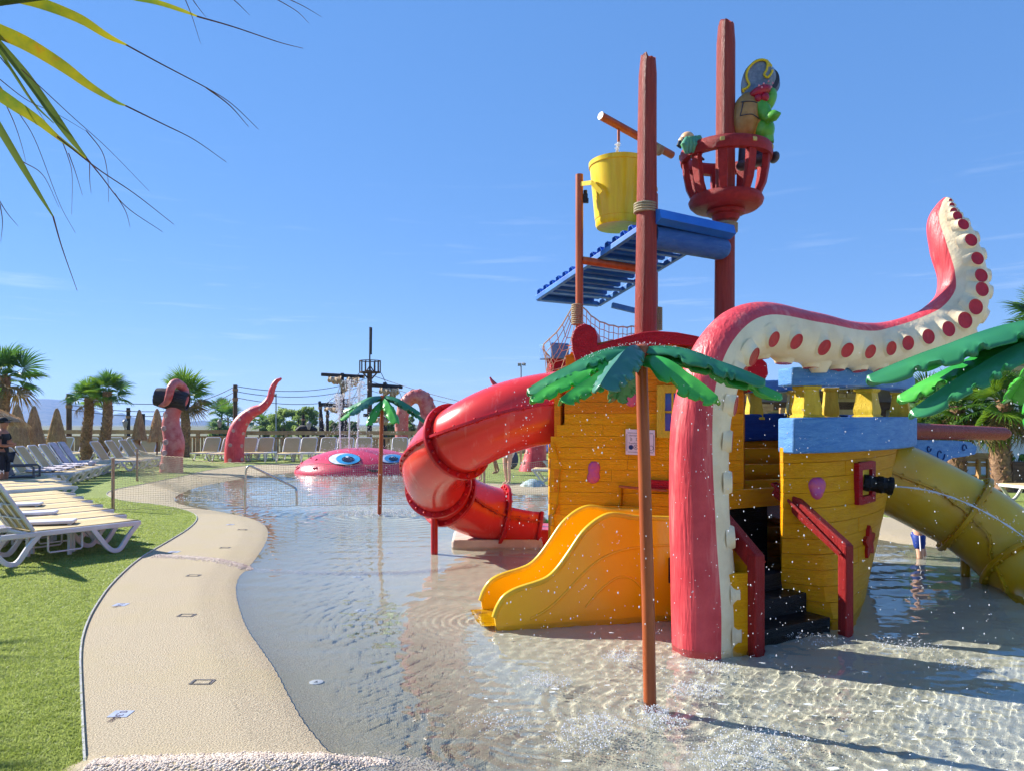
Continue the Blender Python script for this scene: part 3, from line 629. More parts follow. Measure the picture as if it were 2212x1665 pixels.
# ================================================================== masts, bucket, roof, crow's nest
def rope_coil(c, r, n, th, name, mat, parent, R=None):
    prof = []
    for i in range(n):
        for k in range(5):
            a = -PI/2+PI*k/4; prof.append((r+th*.55*math.cos(a), i*th+th/2*math.sin(a)))
    b = MB(); b.lathe([(r-.01, -th/2)]+prof+[(r-.01, (n-.5)*th)], 28, c, R, wob=lambda a, i: 1+.006*math.sin(3*a+i)); return b.build(name, mat, parent, smooth=50)
def mast(px0, py0, px1, py1, Y, r0, r1, zb, name_label, jag, seed):
    p0, p1 = D(px0, py0, Y), D(px1, py1, Y); rr = random.Random(seed)
    o = empty('mast', (p0.x, p0.y, zb), name_label, 'mast'); base = Vector((lerp(p0.x, p1.x, (zb-p0.z)/(p1.z-p0.z)), Y, zb)); n = 26; rows = []; seg = 26
    for i in range(n):
        t = i/(n-1); c = base.lerp(p1, t); r = lerp(r0, r1, t**1.1); row = []
        for k in range(seg):
            a = 2*PI*k/seg; q = r*(1+.022*math.sin(2*a+seed+1.5*t)+.012*math.sin(5*a+7*t)+.008*math.sin(11*a+13*t+seed))
            z = (jag*(.5+.5*math.sin(a*7+seed)) + jag*.6*math.sin(2*a)) if i == n-1 else 0
            if i == n-1: q *= .86
            row.append(c+Vector((q*math.cos(a), q*math.sin(a), z)))
        rows.append(row)
    b = MB(); b.grid(rows, closed=True); b.f.append(tuple((n-1)*seg+k for k in range(seg))); b.m.append(0); b.build('pole', m_mast, o, smooth=50)
    return o, base, p1
mast1, m1b, m1t = mast(1394, 700, 1399, 134, 7.75, .118, .094, 1.9, 'nearer red brown timber mast rising behind the scroll roof', .05, 3)
rope_coil(D(1393, 459, 7.75), .108, 4, .026, 'rope_lashing', m_ropedk, mast1)
mast2, m2b, m2t = mast(1564, 690, 1568, 57, 8.3, .112, .1, 1.0, 'taller red brown timber mast carrying the crow nest', .035, 8)
rope_coil(D(1568, 500, 8.3), .112, 4, .026, 'rope_lashing', m_rope, mast2, R3(y=.05))
# blue roller and gutter hung between the masts
ro = empty('blue_roller', D(1417, 520, 7.8), 'faded blue timber roll hung between the two masts', 'beam')
a, c = D(1408, 512, 7.82), D(1571, 540, 8.15); dd = (c-a).normalized(); rr = .128
b = MB(); b.tube([a, a+dd*.2, c-dd*.14, c-dd*.06, c-dd*.015, c], [rr*.98, rr, rr, rr*.9, rr*.65, rr*.25], 24); b.build('roll', wood_paint('faded_blue_paint', (72, 122, 186), (40, 92, 166), .5, (2, 2, 9), (150, 186, 216)), ro, smooth=50)
gu = empty('blue_gutter', D(1417, 470, 7.75), 'folded blue metal gutter above the faded roll between the masts', 'gutter')
m_sheet = M('blue_sheet_metal', lin((34, 102, 196)), .35, lin((48, 122, 214)), sc=2, extra=(5, .6, .75), extra_c=lin((70, 130, 200)))
a, c = D(1413, 472, 7.7), D(1573, 506, 8.06); n_ = Vector((dd.y, -dd.x, 0)).normalized()
prof = [(-.03, .10), (.10, .07), (.135, -.03), (.03, -.07), (-.1, -.03)]
b = MB(); b.prism([a+n_*u+UP*z for u, z in prof], c-a); b.build('channel', m_sheet, gu, bevel=.004)

# bucket, its post and pivots
post = empty('bucket_post', D(1251, 700, 8.6), 'thin red brown post left of the yellow bucket, wound with rope', 'post')
b = MB(); p = D(1251, 378, 8.6); b.tube([Vector((p.x, p.y, 1.9)), p], .045, 16); b.build('pole', m_pipe, post, smooth=40)
rope_coil(D(1246, 700, 8.6), .056, 10, .024, 'rope_binding', m_rope, post)
post2 = empty('bucket_post', D(1416, 700, 8.75), 'thin red brown post half hidden behind the nearer mast', 'post')
b = MB(); p = D(1413, 420, 9.3); b.tube([Vector((p.x, p.y, 1.9)), p], .045, 16); b.build('pole', m_pipe, post2, smooth=40)
rope_coil(D(1418, 712, 9.3), .06, 12, .024, 'rope_binding', m_rope, post2)
m_bucket = M('yellow_plastic', lin((242, 208, 34)), .3, lin((230, 188, 16)), sc=2, stretch=(7, 7, .5), extra=(4, .55, .8, (6, 6, .4)), extra_c=lin((232, 206, 80)))
bc = D(1337, 492, 8.68); bk_ = empty('tipping_bucket', bc, 'big yellow tipping bucket under the spout between the posts', 'bucket')
b = MB(); b.lathe([(.001, .0), (.262, 0), (.278, .03), (.278, .085), (.284, .09), (.34, .70), (.352, .705), (.355, .755), (.335, .755), (.325, .70), (.26, .1), (.001, .08)], 44, bc, R3(x=-.02)); b.build('pail', m_bucket, bk_, smooth=35)
for s_ in (-1, 1):
    b = MB(); q = bc+Vector((s_*.31, -.1 if s_ < 0 else .1, .42)); b.beam(q+Vector((-s_*.06, -.24*1, -.12)), q+Vector((s_*.04, -.16, .02)), .012, .05); b.beam(q+Vector((s_*.04, -.16, .02)), q+Vector((s_*.15, -.02, .05)), .012, .05)
    b.build('pivot_arm', m_bucket, bk_)
b = MB(); q = D(1264, 425, 8.6); b.box(q, (.05, .05, .05)); b.tube([q+Vector((.0, 0, .03)), q+Vector((.0, 0, .07))], .022, 8); b.box(q+Vector((.0, 0, -.05)), (.07, .04, .05)); b.build('bearing', M('black_rubber', (.02, .02, .02), .5), bk_)
sp_ = empty('water_spout', D(1395, 310, 8.5), 'slanting red brown pipe dripping water above the yellow bucket', 'pipe')
a, c = D(1297, 251, 8.45), D(1451, 336, 9.2)
b = MB(); b.tube([a, c], .046, 18); b.build('pipe', m_pipe, sp_, smooth=40)
dd2 = (c-a).normalized(); b = MB(); b.tube([a-dd2*.004, a+dd2*.03], .043, 18); b.build('end_cap', M('pale_cap', lin((214, 168, 144)), .4), sp_, smooth=40)
q = a.lerp(c, .235); b = MB(); b.tube([q+UP*-.02, q+Vector((0, 0, -.19))], .017, 10); b.build('nozzle', m_pipe, sp_, smooth=40)
q2 = D(1421, 324, 9.0); rope_coil(q2-dd2*.03, .05, 3, .03, 'rope_lashing', m_rope, sp_, Vector((0, 0, 1)).rotation_difference(dd2).to_matrix())
SPOUT = q+Vector((0, 0, -.19))
# corrugated splash roof
rf = empty('splash_roof', D(1330, 580, 8.8), 'tilted blue corrugated splash roof under the yellow bucket', 'roof')
A0 = D(1160, 645, 9.6); A1 = D(1393, 487, 7.98); ux = (A1-A0); LX = ux.length; ux.normalize(); wy = U*1.0; WY = .97; nz_ = ux.cross(wy).normalized()
if nz_.z < 0: nz_ = -nz_
nr = 15; b = MB(); prof = []
for k in range(nr):
    s0_ = LX*k/nr; L_ = LX/nr; prof += [(s0_, .0), (s0_+L_*.18, .075), (s0_+L_*.52, .075), (s0_+L_*.70, .0)]
prof.append((LX, 0))
b.grid([[A0+ux*s_+nz_*(h_+.03) for s_, h_ in prof], [A0+ux*s_+nz_*(h_+.03)+wy*(WY-.07) for s_, h_ in prof]]); b.build('corrugated_sheet', m_sheet, rf, solid=.006)
m_frame = M('blue_frame_paint', lin((66, 134, 208)), .4, lin((44, 106, 186)), sc=5)
for (p_, q_) in ((A0, A1), (A0+wy*WY, A1+wy*WY), (A0, A0+wy*WY), (A1, A1+wy*WY)):
    b = MB(); b.beam(p_, q_, .055, .06, up=nz_); b.build('frame_bar', m_frame, rf, bevel=.004)
for k in range(1, 8):
    p_ = A0+ux*(LX*k/8); b = MB(); b.beam(p_+wy*.03-nz_*.012, p_+wy*(WY-.03)-nz_*.012, .045, .03, up=nz_); b.build('purlin', m_frame, rf)
b = MB(); b.beam(D(1322, 660, 9.9), D(1372, 672, 10.0), .05, .07); b.build('brace', m_frame, rf)
b = MB(); b.tube([D(1258, 563, 8.6), D(1385, 582, 8.6)], .045, 14); b.build('cross_pipe', m_pipe, rf, smooth=40)
# rope nets
def rope_net(name, label, rows):
    o = empty(name, rows[0][0], label, 'rope net'); b = MB()
    for i, r_ in enumerate(rows): b.tube(r_, .009 if i == 0 else .0048, 5)
    for k in range(len(rows[0])): b.tube([r_[k] for r_ in rows], .0048, 5)
    b.build('netting', M('net_cord', lin((206, 190, 160)), .9), o, smooth=60)
rows = []
for j in range(7):
    pts = spline([(1258, 664), (1285, 690), (1315, 703), (1345, 708), (1372, 706)], 13); rows.append([D(x-(j*.4), y+j*15.5-(2 if k % 2 else 0), lerp(8.55, 8.3, k/12)) for k, (x, y) in enumerate(pts)])
rope_net('rope_net', 'sagging square mesh rope net between the thin post and the nearer mast', rows)
rows = []
for j in range(7):
    t = j/6; top_ = (1238+j*2.4, 660+2*j); bot_ = [(1172, 748), (1176, 768), (1180, 796), (1186, 806), (1212, 800), (1226, 792), (1240, 780)][j]
    pts = spline([top_, (lerp(top_[0], bot_[0], .45)-2, lerp(top_[1], bot_[1], .6)), bot_, (bot_[0]+14+6*math.sin(j*2), bot_[1]+22)], 9); rows.append([D(x, y, lerp(8.6, 9.0, k/8)) for k, (x, y) in enumerate(pts)])
rope_net('rope_net', 'bunched rope net draped left of the red scroll over the blue rail end', rows)

# crow's nest
nc = D(1567, 472, 8.3); nest = empty('crow_nest', nc, 'dark red timber crow nest round the taller mast', 'crow nest')
b = MB(); b.lathe([(.13, -.03), (.15, .0), (.15, .03), (.2, .04), (.21, .07), (.2, .085), (.35, .10), (.395, .14), (.41, .185), (.385, .235), (.33, .25), (.12, .265)], 44, nc); b.build('floor_disc', m_nest, nest, smooth=45)
RT = .462; zt = .74
b = MB(); b.lathe([(RT-.045, zt-.11), (RT+.035, zt-.11), (RT+.045, zt-.06), (RT+.04, zt), (RT+.022, zt+.025), (RT-.028, zt+.025), (RT-.045, zt)], 56, nc+UP*0, closed=True, wob=lambda a, i: 1+.008*math.sin(6*a)); b.build('top_ring', m_nest, nest, smooth=40)
m_gold = M('brass_block', lin((196, 176, 96)), .4)
for k in range(9):
    a = 2*PI*k/9-1.22; q = Vector((math.cos(a), math.sin(a), 0)); b = MB()
    pts = [nc+q*r_+UP*z for r_, z in ((.34, .22), (.395, .34), (.425, .5), (.44, zt-.05))]; tang = Vector((-q.y, q.x, 0)); rows = []
    for p_, w_ in zip(pts, (.042, .047, .05, .05)): rows.append([p_+tang*w_-q*.03, p_+tang*w_+q*.04, p_-tang*w_+q*.04, p_-tang*w_-q*.03])
    b.grid(rows, closed=True); b.f += [(3, 2, 1, 0), (12, 13, 14, 15)]; b.m += [0, 0]; b.build('stave', m_nest, nest, bevel=.012)
    b = MB(); b.box(nc+q*(RT+.038)+UP*(zt-.03), (.025, .05, .045), R3(z=a)); b.build('peg', m_gold, nest, bevel=.008)

# ------------------------------------------------------------------ carved turtle and parrot in the nest
m_tg = M('turtle_green', lin((72, 152, 44)), .35, lin((104, 172, 64)), sc=8, bump=.4, bsc=30)
m_shell = M('turtle_shell', lin((150, 108, 56)), .45, lin((176, 136, 80)), sc=6, bump=.5, bsc=14)
m_belly = M('turtle_plastron', lin((196, 138, 50)), .4)
m_hat = M('slate_paint', lin((96, 108, 130)), .3, lin((130, 142, 164)), sc=14, bump=.8, bsc=40)
m_hatd = M('dark_slate_paint', lin((52, 56, 66)), .4)
m_trim = M('hat_trim', lin((228, 196, 30)), .35)
m_cloth = M('dotted_scarf', lin((168, 28, 56)), .3, lin((146, 18, 44)), sc=6)
m_boot = M('boot_paint', lin((78, 80, 96)), .4, lin((54, 56, 68)), sc=8)
tu = empty('turtle_figure', D(1622, 345, 8.05), 'carved green turtle figure with a slate hat and red dotted scarf leaning on the mast', 'figure')
TY = 8.28; P_ = lambda x, y, dy=0: D(x, y, TY+dy)
b = MB(); b.ell(P_(1611, 254), (.165, .18, .27), 22, 14, R3(y=.12))
b.build('shell', m_shell, tu, smooth=70)
b = MB()
for (x0, y0, x1, y1) in ((1592, 232, 1632, 236), (1590, 262, 1612, 262), (1612, 262, 1640, 272), (1596, 232, 1590, 262)):
    pts = []
    for i in range(9):
        x, y = lerp(x0, x1, i/8), lerp(y0, y1, i/8); q = P_(x, y); c_ = P_(1611, 254); u_ = (q.x-c_.x)/.165; v_ = (q.z-c_.z)/.27; w_ = max(0, 1-u_*u_-v_*v_)**.5; pts.append(Vector((q.x, c_.y-.18*w_-.001, q.z)))
    b.tube(pts, .006, 5)
b.build('shell_groove', m_hatd, tu, smooth=60)
b = MB(); b.ell(P_(1634, 262, .02), (.075, .16, .25), 18, 12, R3(y=.3)); b.build('plastron', m_belly, tu, smooth=70)
b = MB(); b.ell(P_(1649, 282, -.05), (.115, .13, .145), 18, 12); b.tube([P_(1650, 290, -.05), P_(1652, 312, -.05)], [.1, .095], 14)
b.tube([P_(1640, 226, -.08), P_(1648, 240, -.12), P_(1655, 252, -.16), P_(1662, 256, -.2)], [.075, .085, .07, .05], 14); b.tube([P_(1658, 256, -.18), P_(1672, 250, -.28), P_(1685, 246, -.34)], [.055, .06, .012], 12)
b.ell(P_(1658, 218, .02), (.085, .13, .14), 16, 12, R3(y=.35)); b.build('body', m_tg, tu, smooth=70)
b = MB(); b.lathe([(.08, -.16), (.105, .05), (.125, .1), (.1, .11)], 18, P_(1646, 325, -.02)); b.ell(P_(1640, 347, -.08), (.08, .13, .06)); b.tube([P_(1610, 320), P_(1607, 352)], [.075, .07], 14); b.ell(P_(1604, 358, -.05), (.07, .11, .05)); b.ell(P_(1672, 341, -.02), (.05, .1, .06)); b.build('boots', m_boot, tu, smooth=50)
hatp = [(1602, 213), (1598, 190), (1603, 165), (1612, 146), (1628, 133), (1648, 129), (1662, 138), (1668, 158), (1660, 176), (1645, 192), (1630, 208)]
hs_ = [P_(x, y, -.06+.0*k) for k, (x, y) in enumerate(smooth_loop([Vector((x, y)) for x, y in hatp], 2))]
b = MB(); b.prism(hs_, Vector((.09, .1, .0))); b.build('hat', m_hat, tu, bevel=.012, smooth=40)
b = MB(); hp2 = smooth_loop([Vector(q) for q in [(1648, 152), (1668, 146), (1682, 158), (1684, 178), (1672, 196), (1658, 188), (1656, 170)]], 2)
b.prism([P_(x, y, .03) for x, y in hp2], Vector((.05, .12, 0))); b.build('hat_brim', m_hatd, tu, bevel=.012, smooth=40)
b = MB(); tr_ = spline([(1606, 200), (1604, 194), (1611, 192), (1618, 184), (1613, 172), (1612, 160), (1618, 146), (1632, 133), (1648, 130), (1657, 136), (1655, 152), (1650, 162), (1657, 168), (1665, 160), (1668, 152)], 50)
b.tube([P_(x, y, -.075) for x, y in tr_], [.014]*len(tr_), 7); b.tube([P_(1652, 133, -.02), P_(1659, 145, -.02), P_(1657, 160, -.02)], [.03, .045, .03], 8); b.build('hat_trim', m_trim, tu, smooth=60)
b = MB(); b.ell(P_(1640, 201, -.08), (.135, .12, .065), 18, 10, R3(y=-.42)); b.ell(P_(1651, 211, -.14), (.05, .05, .05)); b.ell(P_(1637, 213, -.14), (.042, .04, .045)); b.build('scarf', m_cloth, tu, smooth=70)
b = MB()
for (x, y) in ((1626, 203), (1636, 199), (1646, 194), (1655, 198), (1652, 206), (1632, 207)):
    q = P_(x, y); b.ell(Vector((q.x, TY-.2, q.z)), .011, 8, 6)
b.build('dots', M('pale_pink', lin((226, 150, 170)), .4), tu)
pa = empty('parrot_figure', D(1491, 325, 8.0), 'small carved parrot with folded green wings perched on the crow nest ring', 'figure')
Q_ = lambda x, y, dy=0: D(x, y, 8.1+dy); m_pg = M('parrot_green', lin((92, 160, 110)), .4, lin((70, 140, 130)), sc=10); m_pc = M('parrot_cream', lin((226, 190, 140)), .4, lin((216, 150, 110)), sc=6)
b = MB(); b.ell(Q_(1484, 301), (.078, .085, .075), 18, 12); b.ell(Q_(1474, 306, -.03), (.05, .05, .05), 12, 8); b.build('head', m_pc, pa, smooth=70)
b = MB(); b.tube([Q_(1488, 304, .02), Q_(1497, 320, .02), Q_(1508, 340, .03)], [.075, .105, .05], 14); b.build('body', m_pg, pa, smooth=70)
b = MB(); b.tube([Q_(1468, 306, -.05), Q_(1466, 315, -.06), Q_(1470, 322, -.05)], [.02, .03, .006], 10); b.build('beak', m_hatd, pa, smooth=60)
b = MB()
for k in range(5): b.tube([Q_(1484+6*k, 300-k, -.10+.02*k), Q_(1479+8*k, 314, -.13+.022*k), Q_(1482+8*k, 332-k, -.11+.03*k)], [.03, .05, .016], 8)
b.build('wing', m_pg, pa, smooth=60)
b = MB(); b.tube([Q_(1505, 338, .02), Q_(1520, 346, .06)], [.03, .012], 8); b.build('tail', m_hatd, pa, smooth=60)
b = MB(); b.ell(Q_(1475, 302, -.085), .014, 10, 8); b.build('eye', m_hatd, pa, smooth=60)

# ================================================================== tentacles
m_tred = M('coral_red_paint', lin((222, 78, 84)), .42, lin((204, 58, 68)), sc=4, bump=.9, bsc=34, bstretch=(1, 1, .12), extra=(9, .56, .72, (1, 1, .12)), extra_c=lin((232, 128, 122)), rvar=.1)
m_tcream = M('cream_paint', lin((246, 226, 188)), .45, lin((234, 210, 170)), sc=4, bump=.5, bsc=26, extra=(5, .6, .8), extra_c=lin((240, 226, 196)))
m_cup = M('sucker_red', lin((196, 34, 44)), .35, lin((176, 26, 38)), sc=10, bump=.4, bsc=40)
m_tpink = M('faded_coral_paint', lin((196, 96, 92)), .5, lin((206, 134, 124)), sc=2.2, bump=1, bsc=14, extra=(3, .5, .7), extra_c=lin((176, 56, 60)))
m_tpale = M('pale_sucker', lin((216, 172, 160)), .5, lin((190, 140, 130)), sc=6)
def tentacle(name, label, ctrl, bands, n=110, seg=36, cream=True, suckers=(), mats=None, cup_r=1.0, bulge=.10, half=math.radians(70)):
    """ctrl: (x,y,z,r); bands: direction the pale underside faces at each control point"""
    P = spline(ctrl, n); B = spline(bands, n); o = empty(name, (ctrl[0][0], ctrl[0][1], 0), label, 'tentacle')
    C = [Vector(p[:3]) for p in P]; Rr = [max(.004, p[3]) for p in P]; FR = []
    for i in range(n):
        T = (C[min(i+1, n-1)]-C[max(i-1, 0)]).normalized(); d = Vector(B[i]); d = (d-T*d.dot(T)).normalized(); FR.append((T, d, T.cross(d)))
    def pt(i, a, k=1.0):
        T, d, s = FR[i]; q = Rr[i]*k
        if cream and abs(a) < half: q *= 1+bulge*math.cos(a/half*PI/2)**2-.015
        q *= 1+.012*math.sin(i*.25+a*2)+.006*math.sin(i*.6+a*3)
        return C[i]+d*(q*math.cos(a))+s*(q*math.sin(a))
    mt = mats or (m_tred, m_tcream, m_cup)
    if cream:
        ar = np.linspace(half, 2*PI-half, 26); ac = np.linspace(-half, half, 15)
        b = MB(); b.grid([[pt(i, a if a <= PI else a-2*PI) for a in ar] for i in range(n)]); b.f.append(tuple((n-1)*26+k for k in range(26))); b.m.append(0); b.build('skin', mt[0], o, smooth=60)
        b = MB(); b.grid([[pt(i, a) for a in ac] for i in range(n)]); b.build('underside', mt[1], o, smooth=60)
    else:
        b = MB(); b.grid([[pt(i, 2*PI*k/seg) for k in range(seg)] for i in range(n)], closed=True); b.f += [tuple((n-1)*seg+k for k in range(seg))]; b.m += [0]; b.build('skin', mt[0], o, smooth=60)
    for (t, a, k) in suckers:
        i = min(n-1, int(t*(n-1))); T, d, s = FR[i]; q = (d*math.cos(a)+s*math.sin(a)).normalized(); base = C[i]+q*Rr[i]*(1.0+ (bulge*.5 if cream else -.03)); r = Rr[i]*k
        R = Matrix((T, q.cross(T).normalized(), q)).transposed(); b = MB()
        if cream:
            b.lathe([(r*1.75, -.5*r), (r*1.38, -.2*r), (r*1.14, .08*r), (r*1.04, .3*r), (r*1.0, .36*r), (r*.9, .34*r), (r*.8, .05*r), (.001, .05*r)], 20, base, R); su_ = b.build('sucker', mt[1], o, smooth=60)
            b = MB(); b.lathe([(r*1.0, .33*r), (r*.97, .385*r), (r*.86, .385*r), (r*.74, .27*r), (r*.4, .2*r), (r*.001, .18*r)], 20, base, R); b.build('cup', mt[2], su_, smooth=50)
        else:
            b.lathe([(r*1.1, -.2*r), (r*1.05, .3*r), (r*.85, .38*r), (r*.7, .28*r), (r*.35, .28*r), (r*.25, .36*r), (.001, .36*r)], 16, base, R); b.build('sucker', mt[2], o, smooth=50)
    return o
def V4(px, py, Y, rpx): p = D(px, py, Y); return (p.x, p.y, p.z, rpx*Y/FPX)
ctrl = [V4(1518, 1440, 5.6, 66), V4(1517, 1300, 5.6, 66), V4(1508, 1130, 5.6, 62), V4(1507, 960, 5.6, 60), V4(1524, 840, 5.62, 59), V4(1566, 750, 5.68, 58), V4(1632, 711, 5.85, 57), V4(1735, 728, 6.15, 57), V4(1826, 744, 6.35, 50), V4(1890, 747, 6.5, 49), V4(1962, 736, 6.6, 52), V4(2030, 708, 6.7, 54), V4(2072, 655, 6.75, 50), V4(2075, 595, 6.8, 46), V4(2056, 530, 6.85, 44), V4(2038, 480, 6.9, 33), V4(2040, 450, 6.9, 20), V4(2046, 430, 6.9, 8)]
bands = [(1, .0, 0)]*3+[(1, -.08, 0), (1, -.3, -.3), (.75, -.5, -.65), (.25, -.72, -.75), (0, -.8, -.7), (0, -.82, -.62), (0, -.9, -.45), (.2, -.95, -.3), (.35, -.95, -.2), (.42, -.92, -.05), (.42, -.92, .05), (.42, -.92, .1), (.4, -.92, .2), (.4, -.9, .3), (.4, -.8, .4)]
sk = []
L_ = np.linspace(.035, .30, 8)
for t in L_: sk += [(t, -.22, .36), ]
for j, t in enumerate(np.linspace(.345, .62, 9)): sk += [(t, -.34, .31), (t+.012, .74, .30)]
for j, t in enumerate(np.linspace(.655, .975, 11)): sk += [(t, -.30, .33-.03*(j/10)), (t+.014, .84, .29)]
big = tentacle('tentacle', 'giant coral red tentacle with cream underside arching over the ship bow', ctrl, bands, n=150, suckers=sk)
# stub where it rests on the upper rail
b = MB(); b.lathe([(.06, -.02), (.1, .05), (.17, .2)], 18, D(1768, 800, 6.2)); b.build('rest', m_tcream, big, smooth=60)
# ================================================================== tube slides, small slide
m_rtube = M('red_fibreglass', lin((224, 52, 44)), .25, lin((212, 44, 38)), sc=2, extra=(3.2, .56, .8, (2.2, 1.2, .35)), extra_c=lin((226, 128, 120)), coat=.25)
m_rflange = M('red_flange', lin((200, 26, 30)), .3, lin((160, 14, 20)), sc=4)
m_ytube = M('ochre_fibreglass', lin((226, 182, 36)), .3, lin((212, 164, 26)), sc=1.6, extra=(2, .5, .8), extra_c=lin((214, 186, 84)), coat=.2)
m_yflange = M('ochre_flange', lin((206, 160, 20)), .35, lin((184, 136, 14)), sc=4)
def tube_slide(name, label, path, r, flanges, mt, mf, seams=(-1, 1), cut=None, n=64, seg=40):
    P = [Vector(p) for p in spline(path, n)]; o = empty(name, P[-1]*1.0, label, 'slide'); fr = []
    for i in range(n):
        T = (P[min(i+1, n-1)]-P[max(i-1, 0)]).normalized(); s = Vector((T.y, -T.x, 0)).normalized(); fr.append((T, s, s.cross(T).normalized()))
    cuts = [0]+[int(f*(n-1)) for f in flanges]+[n-1]; outd = lambda i, a, q: P[i]+fr[i][1]*(q*math.cos(a))+fr[i][2]*(q*math.sin(a))
    for a0, a1 in zip(cuts[:-1], cuts[1:]):
        if a1 <= a0: continue
        b = MB(); open_ = cut and a1 == n-1; aa = np.linspace(PI+.0, 2*PI+.45, 26)
        b.grid([[outd(i, a, r) for a in aa] for i in range(a0, a1+1)]) if open_ else b.grid([[outd(i, 2*PI*k/seg, r) for k in range(seg)] for i in range(a0, a1+1)], closed=True)
        b.build('tube_section', mt, o, smooth=50, solid=.012)
        for sg in seams:                    # bolted lengthwise seam
            a = (0 if sg > 0 else PI)+.12*sg; b = MB(); w = .012
            b.grid([[outd(i, a-w/r, r*.99) for i in range(a0, a1+1)], [outd(i, a-w/r, r+.045) for i in range(a0, a1+1)], [outd(i, a+w/r, r+.045) for i in range(a0, a1+1)], [outd(i, a+w/r, r*.99) for i in range(a0, a1+1)]]); b.build('seam', mf, o, smooth=40)
            b = MB(); acc = 0
            for i in range(a0+1, a1):
                acc += (P[i]-P[i-1]).length
                if acc > .13:
                    acc = 0
                    for up_ in (-1, 1): b.ell(outd(i, a+up_*.018/r, r+.026), (.014, .014, .014), 8, 5)
            if b.v: b.build('seam_bolts', mf, o, smooth=60, kind='stuff')
    for f in flanges:
        i = int(f*(n-1)); T, s, u = fr[i]; R = Matrix((s, u, T)).transposed() if Matrix((s, u, T)).determinant() > 0 else Matrix((s, -u, T)).transposed()
        b = MB(); b.lathe([(r-.005, -.024), (r+.068, -.024), (r+.074, -.016), (r+.074, .016), (r+.068, .024), (r-.005, .024)], 48, P[i], R); fl = b.build('flange', mf, o, smooth=35)
        b = MB()
        for k in range(20):
            a = 2*PI*k/20
            for z in (-.026, .026): b.ell(P[i]+R @ Vector(((r+.036)*math.cos(a), (r+.036)*math.sin(a), z)), .021, 8, 5)
        b.build('bolts', mf, fl, smooth=60, kind='stuff')
    return o, P, fr
path = [tuple(D(1335, 856, 7.9)), tuple(D(1270, 868, 7.85)), tuple(D(1110, 897, 7.8)), tuple(D(1000, 946, 8.0)), tuple(D(946, 988, 8.55)), tuple(D(936, 1026, 9.2)), tuple(D(962, 1064, 9.75)), tuple(D(1030, 1100, 10.1)), tuple(D(1100, 1116, 10.25)), tuple(D(1158, 1124, 10.3))]
red, RP, RF = tube_slide('tube_slide', 'red covered tube slide curling down from the yellow cabin into the water', path, .365, (.36, .62, .69, .865), m_rtube, m_rflange, cut=True)
b = MB(); T, s, u = RF[-1]; R = Matrix((s, u, T)).transposed()
b.tube([RP[-1]+s*(.385*math.cos(a))+u*(.385*math.sin(a)) for a in np.linspace(PI, 2*PI+.45, 24)], .03, 8); b.build('mouth_rim', m_rflange, red, smooth=40)
b = MB(); b.box(D(1196, 1150, 10.5)+Vector((.05, .1, -.05)), (.55, .7, .26)); b.build('run_out', m_rtube, red, bevel=.02)
b = MB(); p = D(938, 1120, 9.6); b.tube([Vector((p.x, p.y, -.3)), Vector((p.x, p.y, .85))], .045, 12); b.build('support_leg', m_rflange, red, smooth=40)
pad = empty('concrete_pad', D(1075, 1180, 10.0), 'pale concrete pad under the end of the red tube slide', 'pad')
b = MB(); pp = [(968, 1152), (1000, 1148), (1080, 1150), (1170, 1158), (1172, 1188), (1080, 1192), (992, 1186), (975, 1170)]
q = [Vector((( x-CX)*9.95/FPX, 9.95+((k in (1, 2, 3, 0))*.9), 0)) for k, (x, y) in enumerate(pp)]
b.prism([Vector((v.x, v.y, .05)) for v in q], (0, 0, -.4)); b.build('slab', M('pale_concrete', lin((206, 186, 172)), .7, lin((188, 164, 150)), sc=5, bump=.5, bsc=60), pad, bevel=.04, smooth=50)

path = [tuple(D(1900, 1020, 8.3)), tuple(D(1960, 1046, 8.22)), tuple(D(2030, 1082, 8.15)), tuple(D(2110, 1128, 8.0)), tuple(D(2190, 1196, 7.75)), tuple(D(2270, 1290, 7.3)), tuple(D(2320, 1370, 6.8))]
yel, YP, YF = tube_slide('tube_slide', 'ochre yellow tube slide leaving the bow towards the right', path, .40, (.46, .72), m_ytube, m_yflange)
b = MB(); p = D(2085, 1215, 8.2); b.tube([Vector((p.x, p.y, -.3)), Vector((p.x, p.y, .5))], .05, 12); b.build('support_leg', m_yflange, yel, smooth=40)

# small open slide in front of the cabin
ss = empty('open_slide', D(1250, 1330, 6.4), 'bright yellow open toddler slide with wavy sides standing in shallow water', 'slide')
m_slide = M('sunny_yellow_plastic', lin((250, 190, 8)), .25, lin((244, 178, 4)), sc=1.5, coat=.4, bump=.12, bsc=50)
m_lip = M('slide_lip', lin((236, 190, 40)), .3)
q0 = Vector((-.14, 6.06, 0)); q1 = Vector((1.40, 6.42, 0)); sx = (q1-q0).normalized(); SL = (q1-q0).length; sy = Vector((-sx.y, sx.x, 0)); SWd = .62
crest = [(0, -.16), (.0, .02), (.03, .10), (.08, .175), (.15, .22), (.24, .25), (.36, .28), (.46, .32), (.55, .40), (.65, .53), (.76, .68), (.88, .78), (1.0, .83), (1.12, .82), (1.22, .80), (SL, .78)]
bed = lambda u: max(-.12, .62*(1/(1+math.exp(-(u-.66)*6.5)))-.13)
cs = spline([(a, z) for a, z in crest[1:]], 46)
